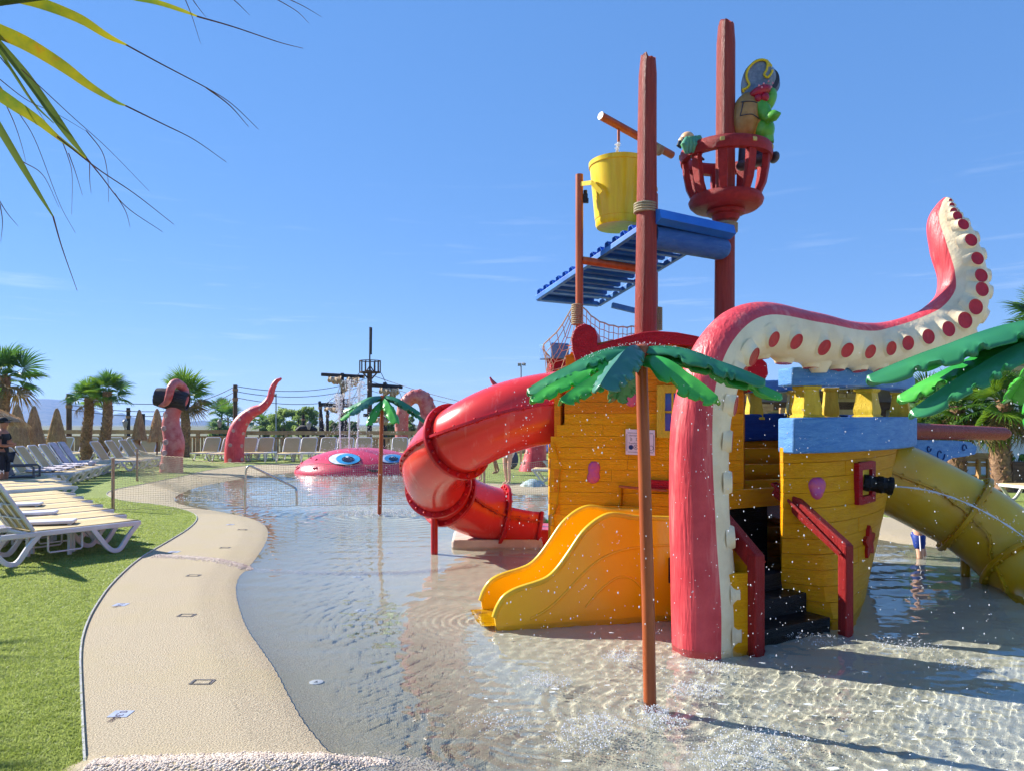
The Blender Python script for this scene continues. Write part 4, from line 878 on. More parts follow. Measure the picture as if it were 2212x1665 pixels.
for side, off, nm in ((0, 0, 'side'), (1, SWd, 'side')):
    outline = [q0+sx*c[0]+sy*off+UP*(c[1] - (.0 if side == 0 else -.0)) for c in cs]; bot = [q0+sx*u+sy*off+UP*-.22 for u in np.linspace(SL, .03, 12)]
    b = MB(); b.prism(outline+bot, sy*(.035 if side == 0 else -.035)); sd = b.build('side_wall', m_slide, ss, smooth=30)
    b = MB(); b.tube([p+sy*(.0175 if side == 0 else -.0175) for p in outline], .026, 10); b.build('rolled_edge', m_lip, sd, smooth=60)
    if side == 0:
        b = MB(); b.tube([q0+sx*u+sy*-.002+UP*(bed(u)+.07) for u in np.linspace(.3, SL-.02, 30)], .011, 7); b.build('moulded_rib', m_slide, sd, smooth=60)
        b = MB(); b.tube([q0+sx*u+sy*-.002+UP*z for u, z in spline([(.78, .06), (.86, .15), (.96, .24), (1.08, .30), (1.2, .28), (1.3, .18), (1.36, .08)], 24)], .009, 7); b.build('moulded_rib', m_slide, sd, smooth=60)
us = np.linspace(-.1, SL, 40)
b = MB(); b.grid([[q0+sx*u+sy*(.03+w*(SWd-.06))+UP*(bed(u)+.06*(2*abs(w-.5))**4) for w in np.linspace(0, 1, 13)] for u in us]); b.build('chute', m_slide, ss, smooth=60, solid=.01)

# ================================================================== palm shaped spray posts
m_leafd = M('spray_leaf_dark', lin((58, 136, 78)), .38, lin((46, 122, 84)), sc=2.5, coat=.2)
m_leafb = M('spray_leaf_bright', lin((78, 176, 60)), .35, lin((44, 146, 56)), sc=2.5, coat=.2)
m_leaft = M('spray_leaf_teal', lin((64, 124, 104)), .42, lin((50, 110, 88)), sc=2.5, coat=.2)
def spray_leaf(root, az, L, drop, w, mat, bow=1.0, rise=.02, seed=0):
    rr = random.Random(seed); n = 64; d = Vector((math.cos(az), math.sin(az), 0)); s = Vector((-d.y, d.x, 0)); rows = []; notch = sorted(rr.uniform(.3, .9) for _ in range(7)); o0 = Vector((0, 0, 0))
    for i in range(n):
        t = i/(n-1); c = o0+d*(L*t)+UP*(rise*math.sin(PI*min(1, t*1.6))-drop*t**1.8); wd = w*(min(1, t/.42)**.75*(1-max(0, (t-.62)/.38)**2.2)**.5 if t < .999 else .02)+.012
        dl = 0
        for q in notch:
            if abs(t-q) < .014: dl = .6
        row = []
        for k in range(-5, 6):
            v = k/5; e = abs(v); wv = wd*(1-(dl*.5 if e > .9 else 0)); row.append(c+s*(v*wv*.92)+UP*(-.75*wd*e**1.7+.012*(e < .1)+(.022*dl if e > .7 else 0)+.008*math.sin(t*22+v*4)*e))
        rows.append(row)
    b = MB(); b.grid(rows); lf = b.build('leaf', mat, None, smooth=60, solid=.007); lf.parent = root[0]; lf.location = root[1]
    return lf
def spray_palm(loc, H, lean, label, leaves, rot=0):
    o = empty('spray_palm', loc, label, 'spray palm'); b = MB(); top = Vector((lean[0], lean[1], H)); L0 = Vector(loc)
    b.tube([L0+Vector((0, 0, -.32)), L0+top*.3, L0+top*.98, L0+top], [.0385, .038, .0355, .033], 22); b.build('pole', m_pipe, o, smooth=40)
    b = MB(); b.lathe([(.04, -.05), (.046, -.045), (.046, .0), (.03, .012), (.001, .014)], 20, L0+top); b.build('cap', m_pipe, o, smooth=40)
    for k, (az, L, drop, w, mt, dz) in enumerate(leaves): spray_leaf((o, top+Vector((0, 0, -.02-dz))), math.radians(az)+rot, L, drop, w, mt, seed=k+int(L*100))
    return o, L0+top
# azimuth 0 = towards the right, 90 = away from the camera, 270 = towards the camera
near_leaves = [(191, .69, .25, .085, m_leafd, .0), (199, .70, .25, .075, m_leafb, .05), (216, .62, .22, .08, m_leafb, .09), (240, .60, .24, .10, m_leaft, .0), (312, .52, .24, .115, m_leafb, .06), (343, .70, .20, .09, m_leafd, .0), (350, .80, .23, .07, m_leafb, .05), (96, .6, .24, .09, m_leafd, .03)]
palm_a, topA = spray_palm((.827, 4.41, WL), 2.11, (-.06, 0), 'brown spray post with green moulded palm leaves nearest the camera', near_leaves)
palm_b, topB = spray_palm((-2.437, 13.6, WL), 2.17, (.06, 0), 'distant brown spray post with green palm leaves before the pink octopus', [(180, .72, .26, .1, m_leafd, 0), (200, .76, .36, .1, m_leafb, .05), (225, .7, .32, .11, m_leaft, 0), (300, .7, .42, .11, m_leafb, .05), (345, .74, .3, .1, m_leafd, 0), (355, .8, .4, .09, m_leafd, .05), (90, .7, .3, .1, m_leafd, 0), (250, .5, .4, .1, m_leafb, .1)])
palm_c, topC = spray_palm((2.66, 3.45, WL), 2.15, (.03, 0), 'spray palm at the right edge with long green leaves reaching into view', [(172, .98, .26, .10, m_leafd, .0), (178, .82, .36, .09, m_leafd, .07), (160, .8, .3, .09, m_leafb, .05), (215, .55, .42, .12, m_leafb, .05), (262, .6, .36, .11, m_leafd, .0), (310, .7, .36, .1, m_leafb, .04), (20, .75, .3, .1, m_leafd, 0), (80, .75, .3, .1, m_leafb, .04)])
# ================================================================== sun loungers, tables, parasols
m_white = M('white_resin', lin((226, 222, 226)), .4, lin((208, 204, 208)), sc=3)
m_sling = M('beige_sling', lin((204, 180, 130)), .75, lin((188, 162, 114)), sc=60, det=2, bump=.3, bsc=240, extra=(1.5, .5, .8), extra_c=lin((206, 184, 138)))
m_steel = M('stainless_steel', (.62, .6, .57), .25, (.5, .48, .46), sc=6, metal=1)
def make_lounger(back_deg, label, group):
    o = empty('sun_lounger', (0, 0, 0), label, 'sun lounger', group); W = .34; H = .34; hx = 1.22
    b = MB()
    for s in (-1, 1): b.beam((.0, s*W, H), (1.92, s*W, H), .045, .06)
    b2 = b; b.beam((.0, -W, H), (.0, W, H), .05, .055); b.beam((1.92, -W, H), (1.92, W, H), .05, .055); b.beam((hx, -W, H-.01), (hx, W, H-.01), .04, .04); b.build('frame', m_white, o, bevel=.012)
    b = MB(); b.grid([[(x, y*(W-.005), H+.035-.012*(1-(y)**2)-.006*math.sin(PI*(x-.0)/1.2)) for y in np.linspace(-1, 1, 7)] for x in np.linspace(.0, hx-.03, 9)]); b.build('seat_sling', m_sling, o, smooth=60, solid=.012)
    c, s_ = math.cos(math.radians(back_deg)), math.sin(math.radians(back_deg)); B = lambda u, y, n=0: (hx+u*c-n*s_, y, H+.03+u*s_+n*c); L = .74
    out = [(0.02, -W), (L-.09, -W), (L-.025, -W+.03), (L, -W+.09), (L, W-.09), (L-.025, W-.03), (L-.09, W), (.02, W)]
    b = MB(); b.tube([B(u, y) for u, y in out], .022, 8); b.build('back_frame', m_white, o, smooth=50)
    b = MB(); b.prism([B(u*.985, y*.95, .008) for u, y in out], Vector((s_, 0, -c))*.014); b.build('back_sling', m_sling, o)
    if back_deg > 5:
        b = MB()
        for y in (-.2, 0, .2): b.beam(B(.05, y, -.02), B(L-.05, y, -.02), .03, .014)
        for u in (.2, .4, .58): b.beam(B(u, -W+.02, -.022), B(u, W-.02, -.022), .03, .012)
        b.beam(B(.42, -.16, -.03), (hx+.5, -.16, H-.03), .03, .02); b.beam(B(.42, .16, -.03), (hx+.5, .16, H-.03), .03, .02); b.build('back_ribs', m_white, o)
    for x0 in (.02, 1.16):
        for s in (-1, 1):
            q = spline([(x0-.0, s*W, H-.0), (x0+.12, s*W, .2), (x0+.22, s*W*1.0, .055), (x0+.29, s*W, .03), (x0+.37, s*W, .07), (x0+.47, s*W, .2), (x0+.56, s*W, H-.01)], 18)
            b = MB(); rows = []
            for i, p in enumerate(q):
                d = Vector(q[min(i+1, 17)]-q[max(i-1, 0)]).normalized(); nn = Vector((-d.z, 0, d.x)); p = Vector(p); rows.append([p+nn*.028+Vector((0, .022, 0)), p+nn*.028-Vector((0, .022, 0)), p-nn*.028-Vector((0, .022, 0)), p-nn*.028+Vector((0, .022, 0))])
            b.grid(rows, closed=True); b.f += [(3, 2, 1, 0), (68, 69, 70, 71)]; b.m += [0, 0]; b.build('leg', m_white, o, bevel=.007)
    b = MB(); b.tube([(.66, -.26, H-.02), (.66, -.26, .12), (.68, -.26, .1), (1.02, -.26, .1), (1.04, -.26, .12), (1.04, -.26, H-.02)], .011, 6); b.tube([(.66, .26, H-.02), (.66, .26, .12), (.68, .26, .1), (1.02, .26, .1), (1.04, .26, .12), (1.04, .26, H-.02)], .011, 6); b.build('tray_runner', m_white, o, smooth=50)
    return o
def place(o, x, y, axis, label=None, group=None):
    o.location = (x, y, .01); o.rotation_euler = (0, 0, math.atan2(axis[1], axis[0]))
    if label: o['label'] = label
    if group: o['group'] = group
    return o
flat0 = make_lounger(0, '', ''); up0 = make_lounger(58, '', ''); used = {'f': False, 'u': False}
def lounger(kind, x, y, axis, label, group):
    src = flat0 if kind == 'f' else up0
    o = src if not used[kind] else copy_tree(src); used[kind] = True
    return place(o, x, y, axis, label, group)
ax = (-.57, -.82); ordn = ['nearest', 'second', 'third', 'fourth', 'fifth', 'sixth', 'farthest']
for k in range(7):
    x, y = -4.745-.27-.51*k, 9.43+.19+.63*k
    lounger('u' if k == 0 else 'f', x, y, ax, 'nearest lounger on the front turf with its back raised' if k == 0 else f'{ordn[k]} lounger from the deck in the flat front row on the turf', 'flat loungers in the front row')
for k in range(6):
    x, y = -8.64-.27-.55*k, 14.7+.2+.72*k
    lounger('f', x, y, ax, f'flat lounger behind the grey armchair, {["nearest", "second", "third", "fourth", "fifth", "farthest"][k]} of its row', 'flat loungers in the second row')
m_towel = M('lilac_towel', lin((214, 204, 208)), .95, lin((196, 186, 192)), sc=8, bump=1, bsc=90)
for k in range(6):
    x, y = -12.9+.33*k, 24.2-1.0*k; a = (-.96, -.28)
    lounger('u', x, y, a, f'raised lounger, {["with draped towel, beside the left twin palm", "with draped towel, second from the twin palms", "third in line from the twin palms", "fourth in line from the twin palms", "fifth in line from the twin palms", "sixth from the twin palms, nearest the armchair"][k]}', 'raised loungers by the palms')
    A = Vector((a[0], a[1], 0)).normalized(); S = Vector((-A.y, A.x, 0)); F0 = Vector((x, y, 0)); rr = random.Random(k)
    if k < 2:
        t = empty('towel', F0+A*1.2+UP*.4, 'lilac towel draped over the lounger back, ' + ('beside the palm trunk' if k == 0 else 'left of the other draped one'), 'towel', 'towels on loungers')
        b = MB(); c, s_ = math.cos(math.radians(58)), math.sin(math.radians(58)); rows = []
        path = [(.0+1.22+u*c-.035*s_, .37+u*s_+.035*c) for u in np.linspace(-.02, .76, 8)]+[(1.22+.78*c+.02, .37+.78*s_+.0), (1.22+.7*c+.08, .37+.66*s_-.06), (1.22+.55*c+.1, .37+.45*s_-.1)]
        path = [(.75, .395), (1.0, .392), (1.16, .395)]+path
        for i, (u, z) in enumerate(path): rows.append([F0+A*u+S*(v*.29)+UP*(z+.012*math.sin(v*9+i*1.3+k)+.01*rr.random()) for v in np.linspace(-1, 1, 13)])
        b.grid(rows); b.build('cloth', m_towel, t, smooth=70, solid=.012)
    else:
        t = empty('towel', F0+A*.7+UP*.4, f'crumpled lilac towel on the seat of the {["", "", "third", "fourth", "fifth", "nearest"][k]} raised lounger', 'towel', 'towels on loungers')
        b = MB(); L_ = .8; rows = [[F0+A*(.35+L_*u)+S*(v*.24+.02*math.sin(u*11+k))+UP*(.385+.04*abs(math.sin(u*7+v*5+k))+.03*rr.random()) for v in np.linspace(-1, 1, 12)] for u in np.linspace(0, 1, 16)]
        b.grid(rows); b.build('cloth', m_towel, t, smooth=70, solid=.015)
        if k == 2:
            b = MB(); b.tube([F0+A*.3-S*.2+UP*.44, F0+A*.32+UP*.45, F0+A*.3+S*.22+UP*.44], [.06, .075, .06], 14); b.build('rolled_end', m_towel, t, smooth=50)
for k in range(4):
    lounger('u', -12.75-.2*k, 25.6+1.3*k, (-.99, -.1), f'raised lounger right of the twin palms, {["nearest", "second", "third", "farthest"][k]} to the pink tentacle', 'loungers right of the palms')
row_px = [60, 95, 149, 205, 252, 286, 335, 428, 468, 512, 551, 610, 648, 691, 728, 770, 853, 892, 1012]
for k, px in enumerate(row_px):
    Y = 31.6+.4*math.sin(k*2.1); lounger('u', (px-CX)*Y/FPX, Y, (.02*math.sin(k), 1), f'lounger facing the pool along the timber fence, number {k+1} from the far end by the hat', 'loungers along the back fence')
# tell the fence row apart by what stands near
near_txt = ['under the open thatch', 'behind the thatched parasol pair', 'behind the lone closed parasol', 'between the twin palm trunks', 'right beside the twin palms', 'left of the fourth closed parasol', 'behind the barrel tentacle', 'first right of the palm by the barrel', 'second right of the palm by the barrel', 'behind the curled tentacle', 'just right of the curled tentacle', 'second right of the curled tentacle', 'left of the pink octopus with a white table', 'above the left rim of the octopus', 'above the left eye of the octopus', 'behind the fountain jets', 'behind the distant spray palm post', 'behind the red slide bend', 'hidden low behind the red slide']
for o in [q for q in COL.objects if q.get('group') == 'loungers along the back fence']:
    k = int(o['label'].split('number ')[1].split(' ')[0])-1; o['label'] = 'beige lounger at the back fence, '+near_txt[k]
for k, (px, py, z) in enumerate(((1152, 1013, .35), (1176, 995, .35))):
    p = G(px, py, z); lounger('f', p.x, p.y, (.98, -.15), ['flat lounger on the turf between the red slide and the yellow cabin', 'flat lounger at the foot of the tall pink tentacle'][k], 'loungers left of the cabin')
lounger('f', (2186-CX)*15/FPX, 15, (1, .15), 'cream lounger end showing above the ochre tube at the right edge', 'loungers on the right')
# low white side tables
def side_table(p, label, group='white side tables', s=.42):
    o = empty('side_table', p, label, 'side table', group); z = .40
    b = MB(); b.box(p+UP*z, (s*1.25, s*.62, .04), R3(z=.35)); b.build('table_top', m_white, o, bevel=.012)
    for sx_ in (-1, 1):
        for sy_ in (-1, 1):
            q = R3(z=.35) @ Vector((sx_*s*.52, sy_*s*.24, 0)); b = MB(); b.beam(p+q, p+q+UP*(z-.02), .035, .035); b.build('leg', m_white, o)
    return o
for k, (px, py) in enumerate(((110, 1124), (74, 1105), (46, 1087))):
    p = G(px, py, .42); p.z = .01; side_table(p, f'white slab table between flat loungers, {["nearest", "middle", "farthest"][k]} of three')
for k, (px, Y) in enumerate(((584, 31.2), (662, 31.2), (712, 31.2), (762, 31.4))):
    side_table(Vector(((px-CX)*Y/FPX, Y, .01)), ['white table in the gap right of the curled tentacle', 'white table left of the octopus between two loungers', 'white table above the left edge of the octopus', 'white table behind the octopus fountain'][k])
# grey armchair
m_grey = M('grey_resin', lin((92, 90, 96)), .5, lin((78, 76, 82)), sc=4)
ac = empty('armchair', G(50, 1066), 'dark grey resin armchair between the lounger rows', 'armchair'); c0 = G(50, 1066); R = R3(z=.35); T_ = lambda x, y, z: c0+R @ Vector((x, y, z))
b = MB(); b.prism([T_(-.24, -.25, .42), T_(.27, -.25, .44), T_(.27, .25, .44), T_(-.24, .25, .42)], UP*-.035); b.build('seat', m_grey, ac, bevel=.01)
b = MB(); b.prism([T_(-.22, -.25, .44), T_(-.22, .25, .44), T_(-.36, .24, .84), T_(-.36, -.24, .84)], R @ Vector((-.03, 0, 0))); b.build('backrest', m_grey, ac, bevel=.01)
for s in (-1, 1):
    b = MB(); b.tube([T_(.28, s*.27, .0), T_(.27, s*.27, .3), T_(.27, s*.27, .62), T_(.22, s*.27, .66), T_(-.3, s*.27, .655)], .024, 8); b.build('arm', m_grey, ac, smooth=50)
    b = MB(); b.beam(T_(-.25, s*.25, .46), T_(-.34, s*.25, .0), .045, .06); b.build('leg', m_grey, ac)
    b = MB(); b.beam(T_(.25, s*.25, .43), T_(.27, s*.25, .0), .045, .06); b.build('leg', m_grey, ac)

# ------------------------------------------------------------------ thatched parasols
m_thatch = M('thatch', lin((200, 162, 120)), .95, lin((160, 124, 90)), sc=8, stretch=(6, 6, .5), bump=1, bsc=40, bstretch=(6, 6, .4))
m_straw = M('straw', lin((222, 188, 142)), .9, lin((176, 140, 100)), sc=4, transl=.2)
m_stick = M('parasol_pole', lin((132, 84, 60)), .7)
def straw(n, fn, name, parent):
    V = np.zeros((n, 3, 3), np.float32); off = wloc(parent)
    for i in range(n):
        a, b_, w = fn(); d = (b_-a).cross(Vector((random.gauss(0, 1), random.gauss(0, 1), random.gauss(0, .3)))).normalized()*w; V[i, 0] = a-d-off; V[i, 1] = a+d-off; V[i, 2] = b_-off
    fast_mesh(name, V.reshape(-1, 3), np.arange(3*n).reshape(-1, 3), m_straw, parent, False, 'stuff')
def closed_parasol(px, ytop, ybot, Y, wpx, label, seed):
    rr = random.Random(seed); top, bot = D(px, ytop, Y), D(px, ybot, Y); o = empty('thatched_parasol', (top.x, Y, 0), label, 'parasol', 'closed thatched parasols'); H = top.z-bot.z; r = wpx/2*Y/FPX
    ph = rr.uniform(0, 6); prof = [(.0, 0), (.1, .003), (.16, .03), (.24, .1), (.42, .3), (.66, .6), (.86, .85), (.96, .97), (.9, 1.0), (.6, .99), (.1, .9)]
    rad = lambda a: 1+.09*math.sin(5*a+ph)+.05*math.sin(9*a+2*ph)
    b = MB(); b.lathe([(q*r, top.z-z*H) for q, z in reversed(prof)], 34, (top.x, Y, 0), wob=lambda a, i: rad(a)); b.build('thatch', m_thatch, o, smooth=60)
    def fn():
        a = rr.uniform(0, 2*PI); z = rr.random()**.7; q = np.interp(z, [p[1] for p in prof[:8]], [p[0] for p in prof[:8]])*r*rad(a)*1.01; z2 = z+.1+.06*rr.random(); q2 = np.interp(min(z2, 1), [p[1] for p in prof[:8]], [p[0] for p in prof[:8]])*r*rad(a)*1.05+.012; a2 = a+rr.gauss(0, .04)
        return Vector((top.x+q*math.cos(a), Y+q*math.sin(a), top.z-z*H)), Vector((top.x+q2*math.cos(a2), Y+q2*math.sin(a2), top.z-min(z2, 1.06)*H)), .007
    straw(900, fn, 'straw', o)
    b = MB(); b.tube([(top.x, Y, 0), (top.x, Y, bot.z+H*.3)], .03, 10); b.build('pole', m_stick, o, smooth=40)
closed_parasol(37, 872, 962, 23.5, 50, 'closed thatched parasol half behind the open one', 1)
closed_parasol(73, 876, 963, 24.5, 43, 'fat closed thatched parasol second from the left', 2)
closed_parasol(123, 881, 954, 28, 37, 'closed thatched parasol left of the rope post', 3)
closed_parasol(301, 884, 950, 29.5, 31, 'closed thatched parasol right of the twin palms', 4)
closed_parasol(339, 882, 953, 28.5, 34, 'closed thatched parasol touching the barrel tentacle', 5)
op = empty('thatched_parasol', (-13.9, 18.2, 0), 'open thatched parasol cut by the left edge above the man', 'parasol'); oc = Vector((-13.9, 18.2, 0)); rr = random.Random(4)
b = MB(); b.lathe([(1.5, 1.58), (1.62, 1.66), (1.55, 1.74), (1.0, 2.02), (.4, 2.26), (.05, 2.34)], 60, oc, wob=lambda a, i: 1+.02*math.sin(11*a)); b.build('thatch', m_thatch, op, smooth=60)
def fn():
    a = rr.uniform(0, 2*PI); u = rr.random()**.6; q = .1+1.5*u; z = np.interp(q, [.05, .4, 1.0, 1.55, 1.62], [2.35, 2.27, 2.03, 1.75, 1.67]); q2 = q+.16+.1*rr.random(); z2 = np.interp(q2, [.05, .4, 1.0, 1.55, 1.75], [2.34, 2.26, 2.01, 1.72, 1.5])-.01*rr.random()-(.08*rr.random() if q2 > 1.55 else 0)
    return Vector((oc.x+q*math.cos(a), oc.y+q*math.sin(a), z+.005)), Vector((oc.x+q2*math.cos(a), oc.y+q2*math.sin(a), z2+.006)), .008
straw(2600, fn, 'straw', op)
b = MB(); b.tube([oc, oc+UP*2.25], .04, 12); b.build('pole', m_stick, op, smooth=40)

# ------------------------------------------------------------------ safety nets, handrails, deck plates
m_net = M('net_twine', lin((206, 188, 156)), .9)
m_npost = M('net_post', lin((190, 160, 140)), .35, lin((150, 120, 104)), sc=9, stretch=(4, 4, .8), metal=.5)
def safety_net(label, pts, heights, cell=.045, th=.0019, sag=.05):
    L = [Vector((p[0], p[1], 0)) for p in pts]; o = empty('safety_net', L[0], label, 'net'); b = MB(); seg = []; tot = 0
    for a, c in zip(L[:-1], L[1:]): seg.append((tot, (c-a).length)); tot += (c-a).length
    def at(u):
        for k, (s0_, l) in enumerate(seg):
            if u <= s0_+l+1e-6: t = (u-s0_)/l; return L[k].lerp(L[k+1], t), lerp(heights[k], heights[k+1], t)-sag*math.sin(PI*t)
        return L[-1], heights[-1]
    nu = int(tot/cell); nv = int(max(heights)/cell); P = []
    for i in range(nu+1):
        q, h = at(tot*i/nu); P.append([q+UP*(.03+(h-.03)*j/nv+.006*math.sin(i*.7+j)) + Vector((0, .03*math.sin(i*.21)*math.sin(PI*j/nv), 0)) for j in range(nv+1)])
    vs = []; fs = []
    def strip(a, c, w):
        k = len(vs); d = (c-a).normalized(); s = d.cross(Vector((0, 1, 0)));
        s = s.normalized() if s.length > .1 else Vector((1, 0, 0)); vs.extend([a-s*w, a+s*w, c+s*w, c-s*w]); fs.append((k, k+1, k+2, k+3))
    for i in range(nu+1):
        for j in range(nv+1):
            edge = j in (0, nv)
            if i < nu: strip(P[i][j], P[i+1][j], .005 if edge else th)
            if j < nv: strip(P[i][j], P[i][j+1], th)
    off = wloc(o); fast_mesh('netting', np.array([tuple(v-off) for v in vs]), np.array(fs), m_net, o)
    return o
def net_post(o, p, h, r=.028):
    b = MB(); b.tube([Vector((p[0], p[1], 0)), Vector((p[0], p[1], h))], r, 14); b.build('post', m_npost, o, smooth=40)
gx = lambda px, Y: (px-CX)*Y/FPX
nA = safety_net('beige mesh safety net from the near post across the turf bulge to the handrail', [(gx(247, 13.7), 13.7), (gx(390, 13.85), 13.85), (gx(530, 13.9), 13.9)], [.86, .70, .62]); net_post(nA, (gx(244, 13.7), 13.7), .98, .03)
nB = safety_net('beige mesh safety net running from the farther post down to the handrail', [(gx(299, 20.8), 20.8), (gx(390, 16.9), 16.9), (gx(530, 14.1), 14.1)], [.88, .86, .88]); net_post(nB, (gx(296, 20.8), 20.8), .92)
nC = safety_net('beige mesh safety net across the water before the pink octopus', [(gx(532, 14.1), 14.1), (gx(700, 14.4), 14.4), (gx(868, 14.6), 14.6), (gx(1040, 14.9), 14.9), (gx(1196, 15.4), 15.4)], [.86, .84, .84, .82, .86], sag=.03)
net_post(nC, (gx(1045, 14.9), 14.9), .82, .02)
def handrail(label, pts):
    o = empty('handrail', pts[0], label, 'handrail'); b = MB(); b.tube(spline(pts, 40), .02, 12); b.build('rail', m_steel, o, smooth=50); return o
handrail('bent stainless handrail sloping down into the water beside the net', [D(529, 1108, 13.6), D(530, 1060, 13.6), D(531, 1020, 13.6), D(537, 1006, 13.6), D(555, 1012, 13.7), D(595, 1032, 13.9), D(632, 1050, 14.1), D(640, 1060, 14.1), D(641, 1090, 14.1)])
handrail('stainless handrail seen under the red slide beside the bathers', [D(1046, 1062, 17.2), D(1046, 1010, 17.2), D(1047, 1003, 17.2), D(1040, 999, 17.4), D(1026, 1000, 17.8), D(1010, 1012, 18.2)])
# skimmer hatches and depth plates let into the deck
m_hatch = M('hatch_frame', lin((120, 112, 104)), .5, metal=.3); m_plate = M('enamel_plate', lin((176, 182, 198)), .4, lin((160, 168, 188)), sc=20)
m_num = M('plate_ink', lin((70, 30, 40)), .5)
for k, (px, py, w) in enumerate(((437, 1472, 44), (403, 1328, 32), (418, 1242, 26), (486, 1182, 20), (523, 1143, 17), (560, 1108, 14), (440, 1096, 14))):
    c = G(px, py); s = w*c.y/FPX; o = empty('skimmer_hatch', c, f'gravel filled skimmer hatch in the deck, {["nearest", "second", "third", "fourth", "fifth", "sixth", "seventh"][k]} along the path', 'hatch', 'skimmer hatches'); h_ = s*.62; z = floor_z(np.array([[c.x, c.y]]))[0]
    b = MB(); zz_ = z+.0005
    for (dx, dy, lx, ly) in ((0, h_/2, s, .012), (0, -h_/2, s, .012), (-s/2, 0, .014, h_), (s/2, 0, .014, h_)): b.box((c.x+dx, c.y+dy, zz_), (lx, ly, .005))
    b.build('frame', m_hatch, o)
    b = MB(); b.box((c.x, c.y, zz_-.0018), (s-.03, h_-.03, .004)); b.build('lid', m_deck, o)
    for sd_ in (-1, 1):
        b = MB(); b.box((c.x+sd_*s*.42, c.y, zz_+.001), (.007, h_*.72, .004)); b.build('slot', M('slot_dark', (.03, .03, .04), .6), o)
for k, (px, py, w, sz) in enumerate(((261, 1541, 42, .062), (261, 1305, 28, .062), (376, 1191, 22, .06), (497, 1132, 15, .05))):
    c = G(px, py); s = w*c.y/FPX; o = empty('depth_plate', c, f'blue grey depth plate let into the deck, {["nearest", "second", "third", "farthest"][k]}', 'depth marker', 'depth plates')
    b = MB(); b.box((c.x, c.y, .0), (s, s*.86, .005)); b.build('plate', m_plate, o)
    flat_text('0,30m', Vector((c.x-.0, c.y+s*.36, .0032)), (0, -1, 0), (1, 0, 0), sz, m_num, 'depth_figures', o)
# round return inlets on the pool floor
for k, (px, py) in enumerate(((683, 1469), (778, 1312), (770, 1241), (840, 1190))):
    z = -.16; c = G(px, py, WL); z = floor_z(np.array([[c.x, c.y]]))[0]; o = empty('floor_inlet', (c.x, c.y, z), f'white round inlet on the pool floor, {["nearest", "second", "third", "farthest"][k]}', 'inlet', 'floor inlets')
    b = MB(); b.lathe([(.045, 0), (.045, .008), (.038, .011), (.001, .012)], 24, (c.x, c.y, z+.002)); b.build('cover', m_white, o, smooth=40).cycles.is_caustics_receiver = True
    b = MB(); b.prism([(c.x-.014, c.y-.016, z+.0155), (c.x+.014, c.y-.016, z+.0155), (c.x, c.y+.022, z+.0155)], (0, 0, -.002)); b.build('slot', m_hatch, o)
# ================================================================== palms
m_pal = [M('palm_leaf_a', lin((132, 162, 44)), .45, lin((92, 132, 46)), sc=3, transl=.5), M('palm_leaf_b', lin((92, 132, 56)), .45, lin((62, 104, 48)), sc=3, transl=.45), M('palm_leaf_dry', lin((150, 128, 82)), .8, lin((110, 88, 52)), sc=3, transl=.2)]
m_trunk = M('palm_trunk', lin((156, 122, 94)), .95, lin((108, 82, 62)), sc=6, stretch=(1, 1, 2), bump=1, bsc=16)
m_boots = M('palm_boot', lin((172, 134, 102)), .9, lin((120, 88, 66)), sc=5)
def fan_mesh(name, R, pet, seed, mat, droop=.25, spread=118, nb=30):
    rr = random.Random(seed); b = MB(); b.tube([(0, 0, 0), (pet*.5, 0, .01*pet), (pet, 0, 0)], [.02*R+.006, .012*R+.004, .008*R], 6)
    for k in range(nb):
        a = math.radians(-spread+2*spread*k/(nb-1)+rr.gauss(0, 1.5)); L = R*(.72+.28*math.cos(a*.8))*rr.uniform(.9, 1.06); d = Vector((math.cos(a), math.sin(a), 0)); s = Vector((-d.y, d.x, 0)); wm = R*2*math.radians(spread)/nb*.46
        rows = []
        for u, w in ((.03, .08), (.25, .55), (.5, 1.0), (.75, .55), (.92, .22), (1.02, .02)):
            z = .12*R*math.sin(u*2.2)*(1 if True else 0)-droop*R*max(0, u-.45)**1.6*(1.2+rr.random()*.8); c = Vector((pet, 0, 0))+d*(L*u*(1-.12*max(0, u-.6)))+UP*z
            rows.append([c-s*(wm*w*.5)+UP*(.25*wm*w), c-UP*(.12*wm*w), c+s*(wm*w*.5)+UP*(.25*wm*w)])
        b.grid(rows)
    me_o = b.build(name, mat, None, smooth=None); me = me_o.data; bpy.data.objects.remove(me_o); return me
LM = [[fan_mesh('leaf', .92, .62, 10+i, m_pal[k], (.14, .24, .75)[k]) for i in range(2)] for k in range(3)]
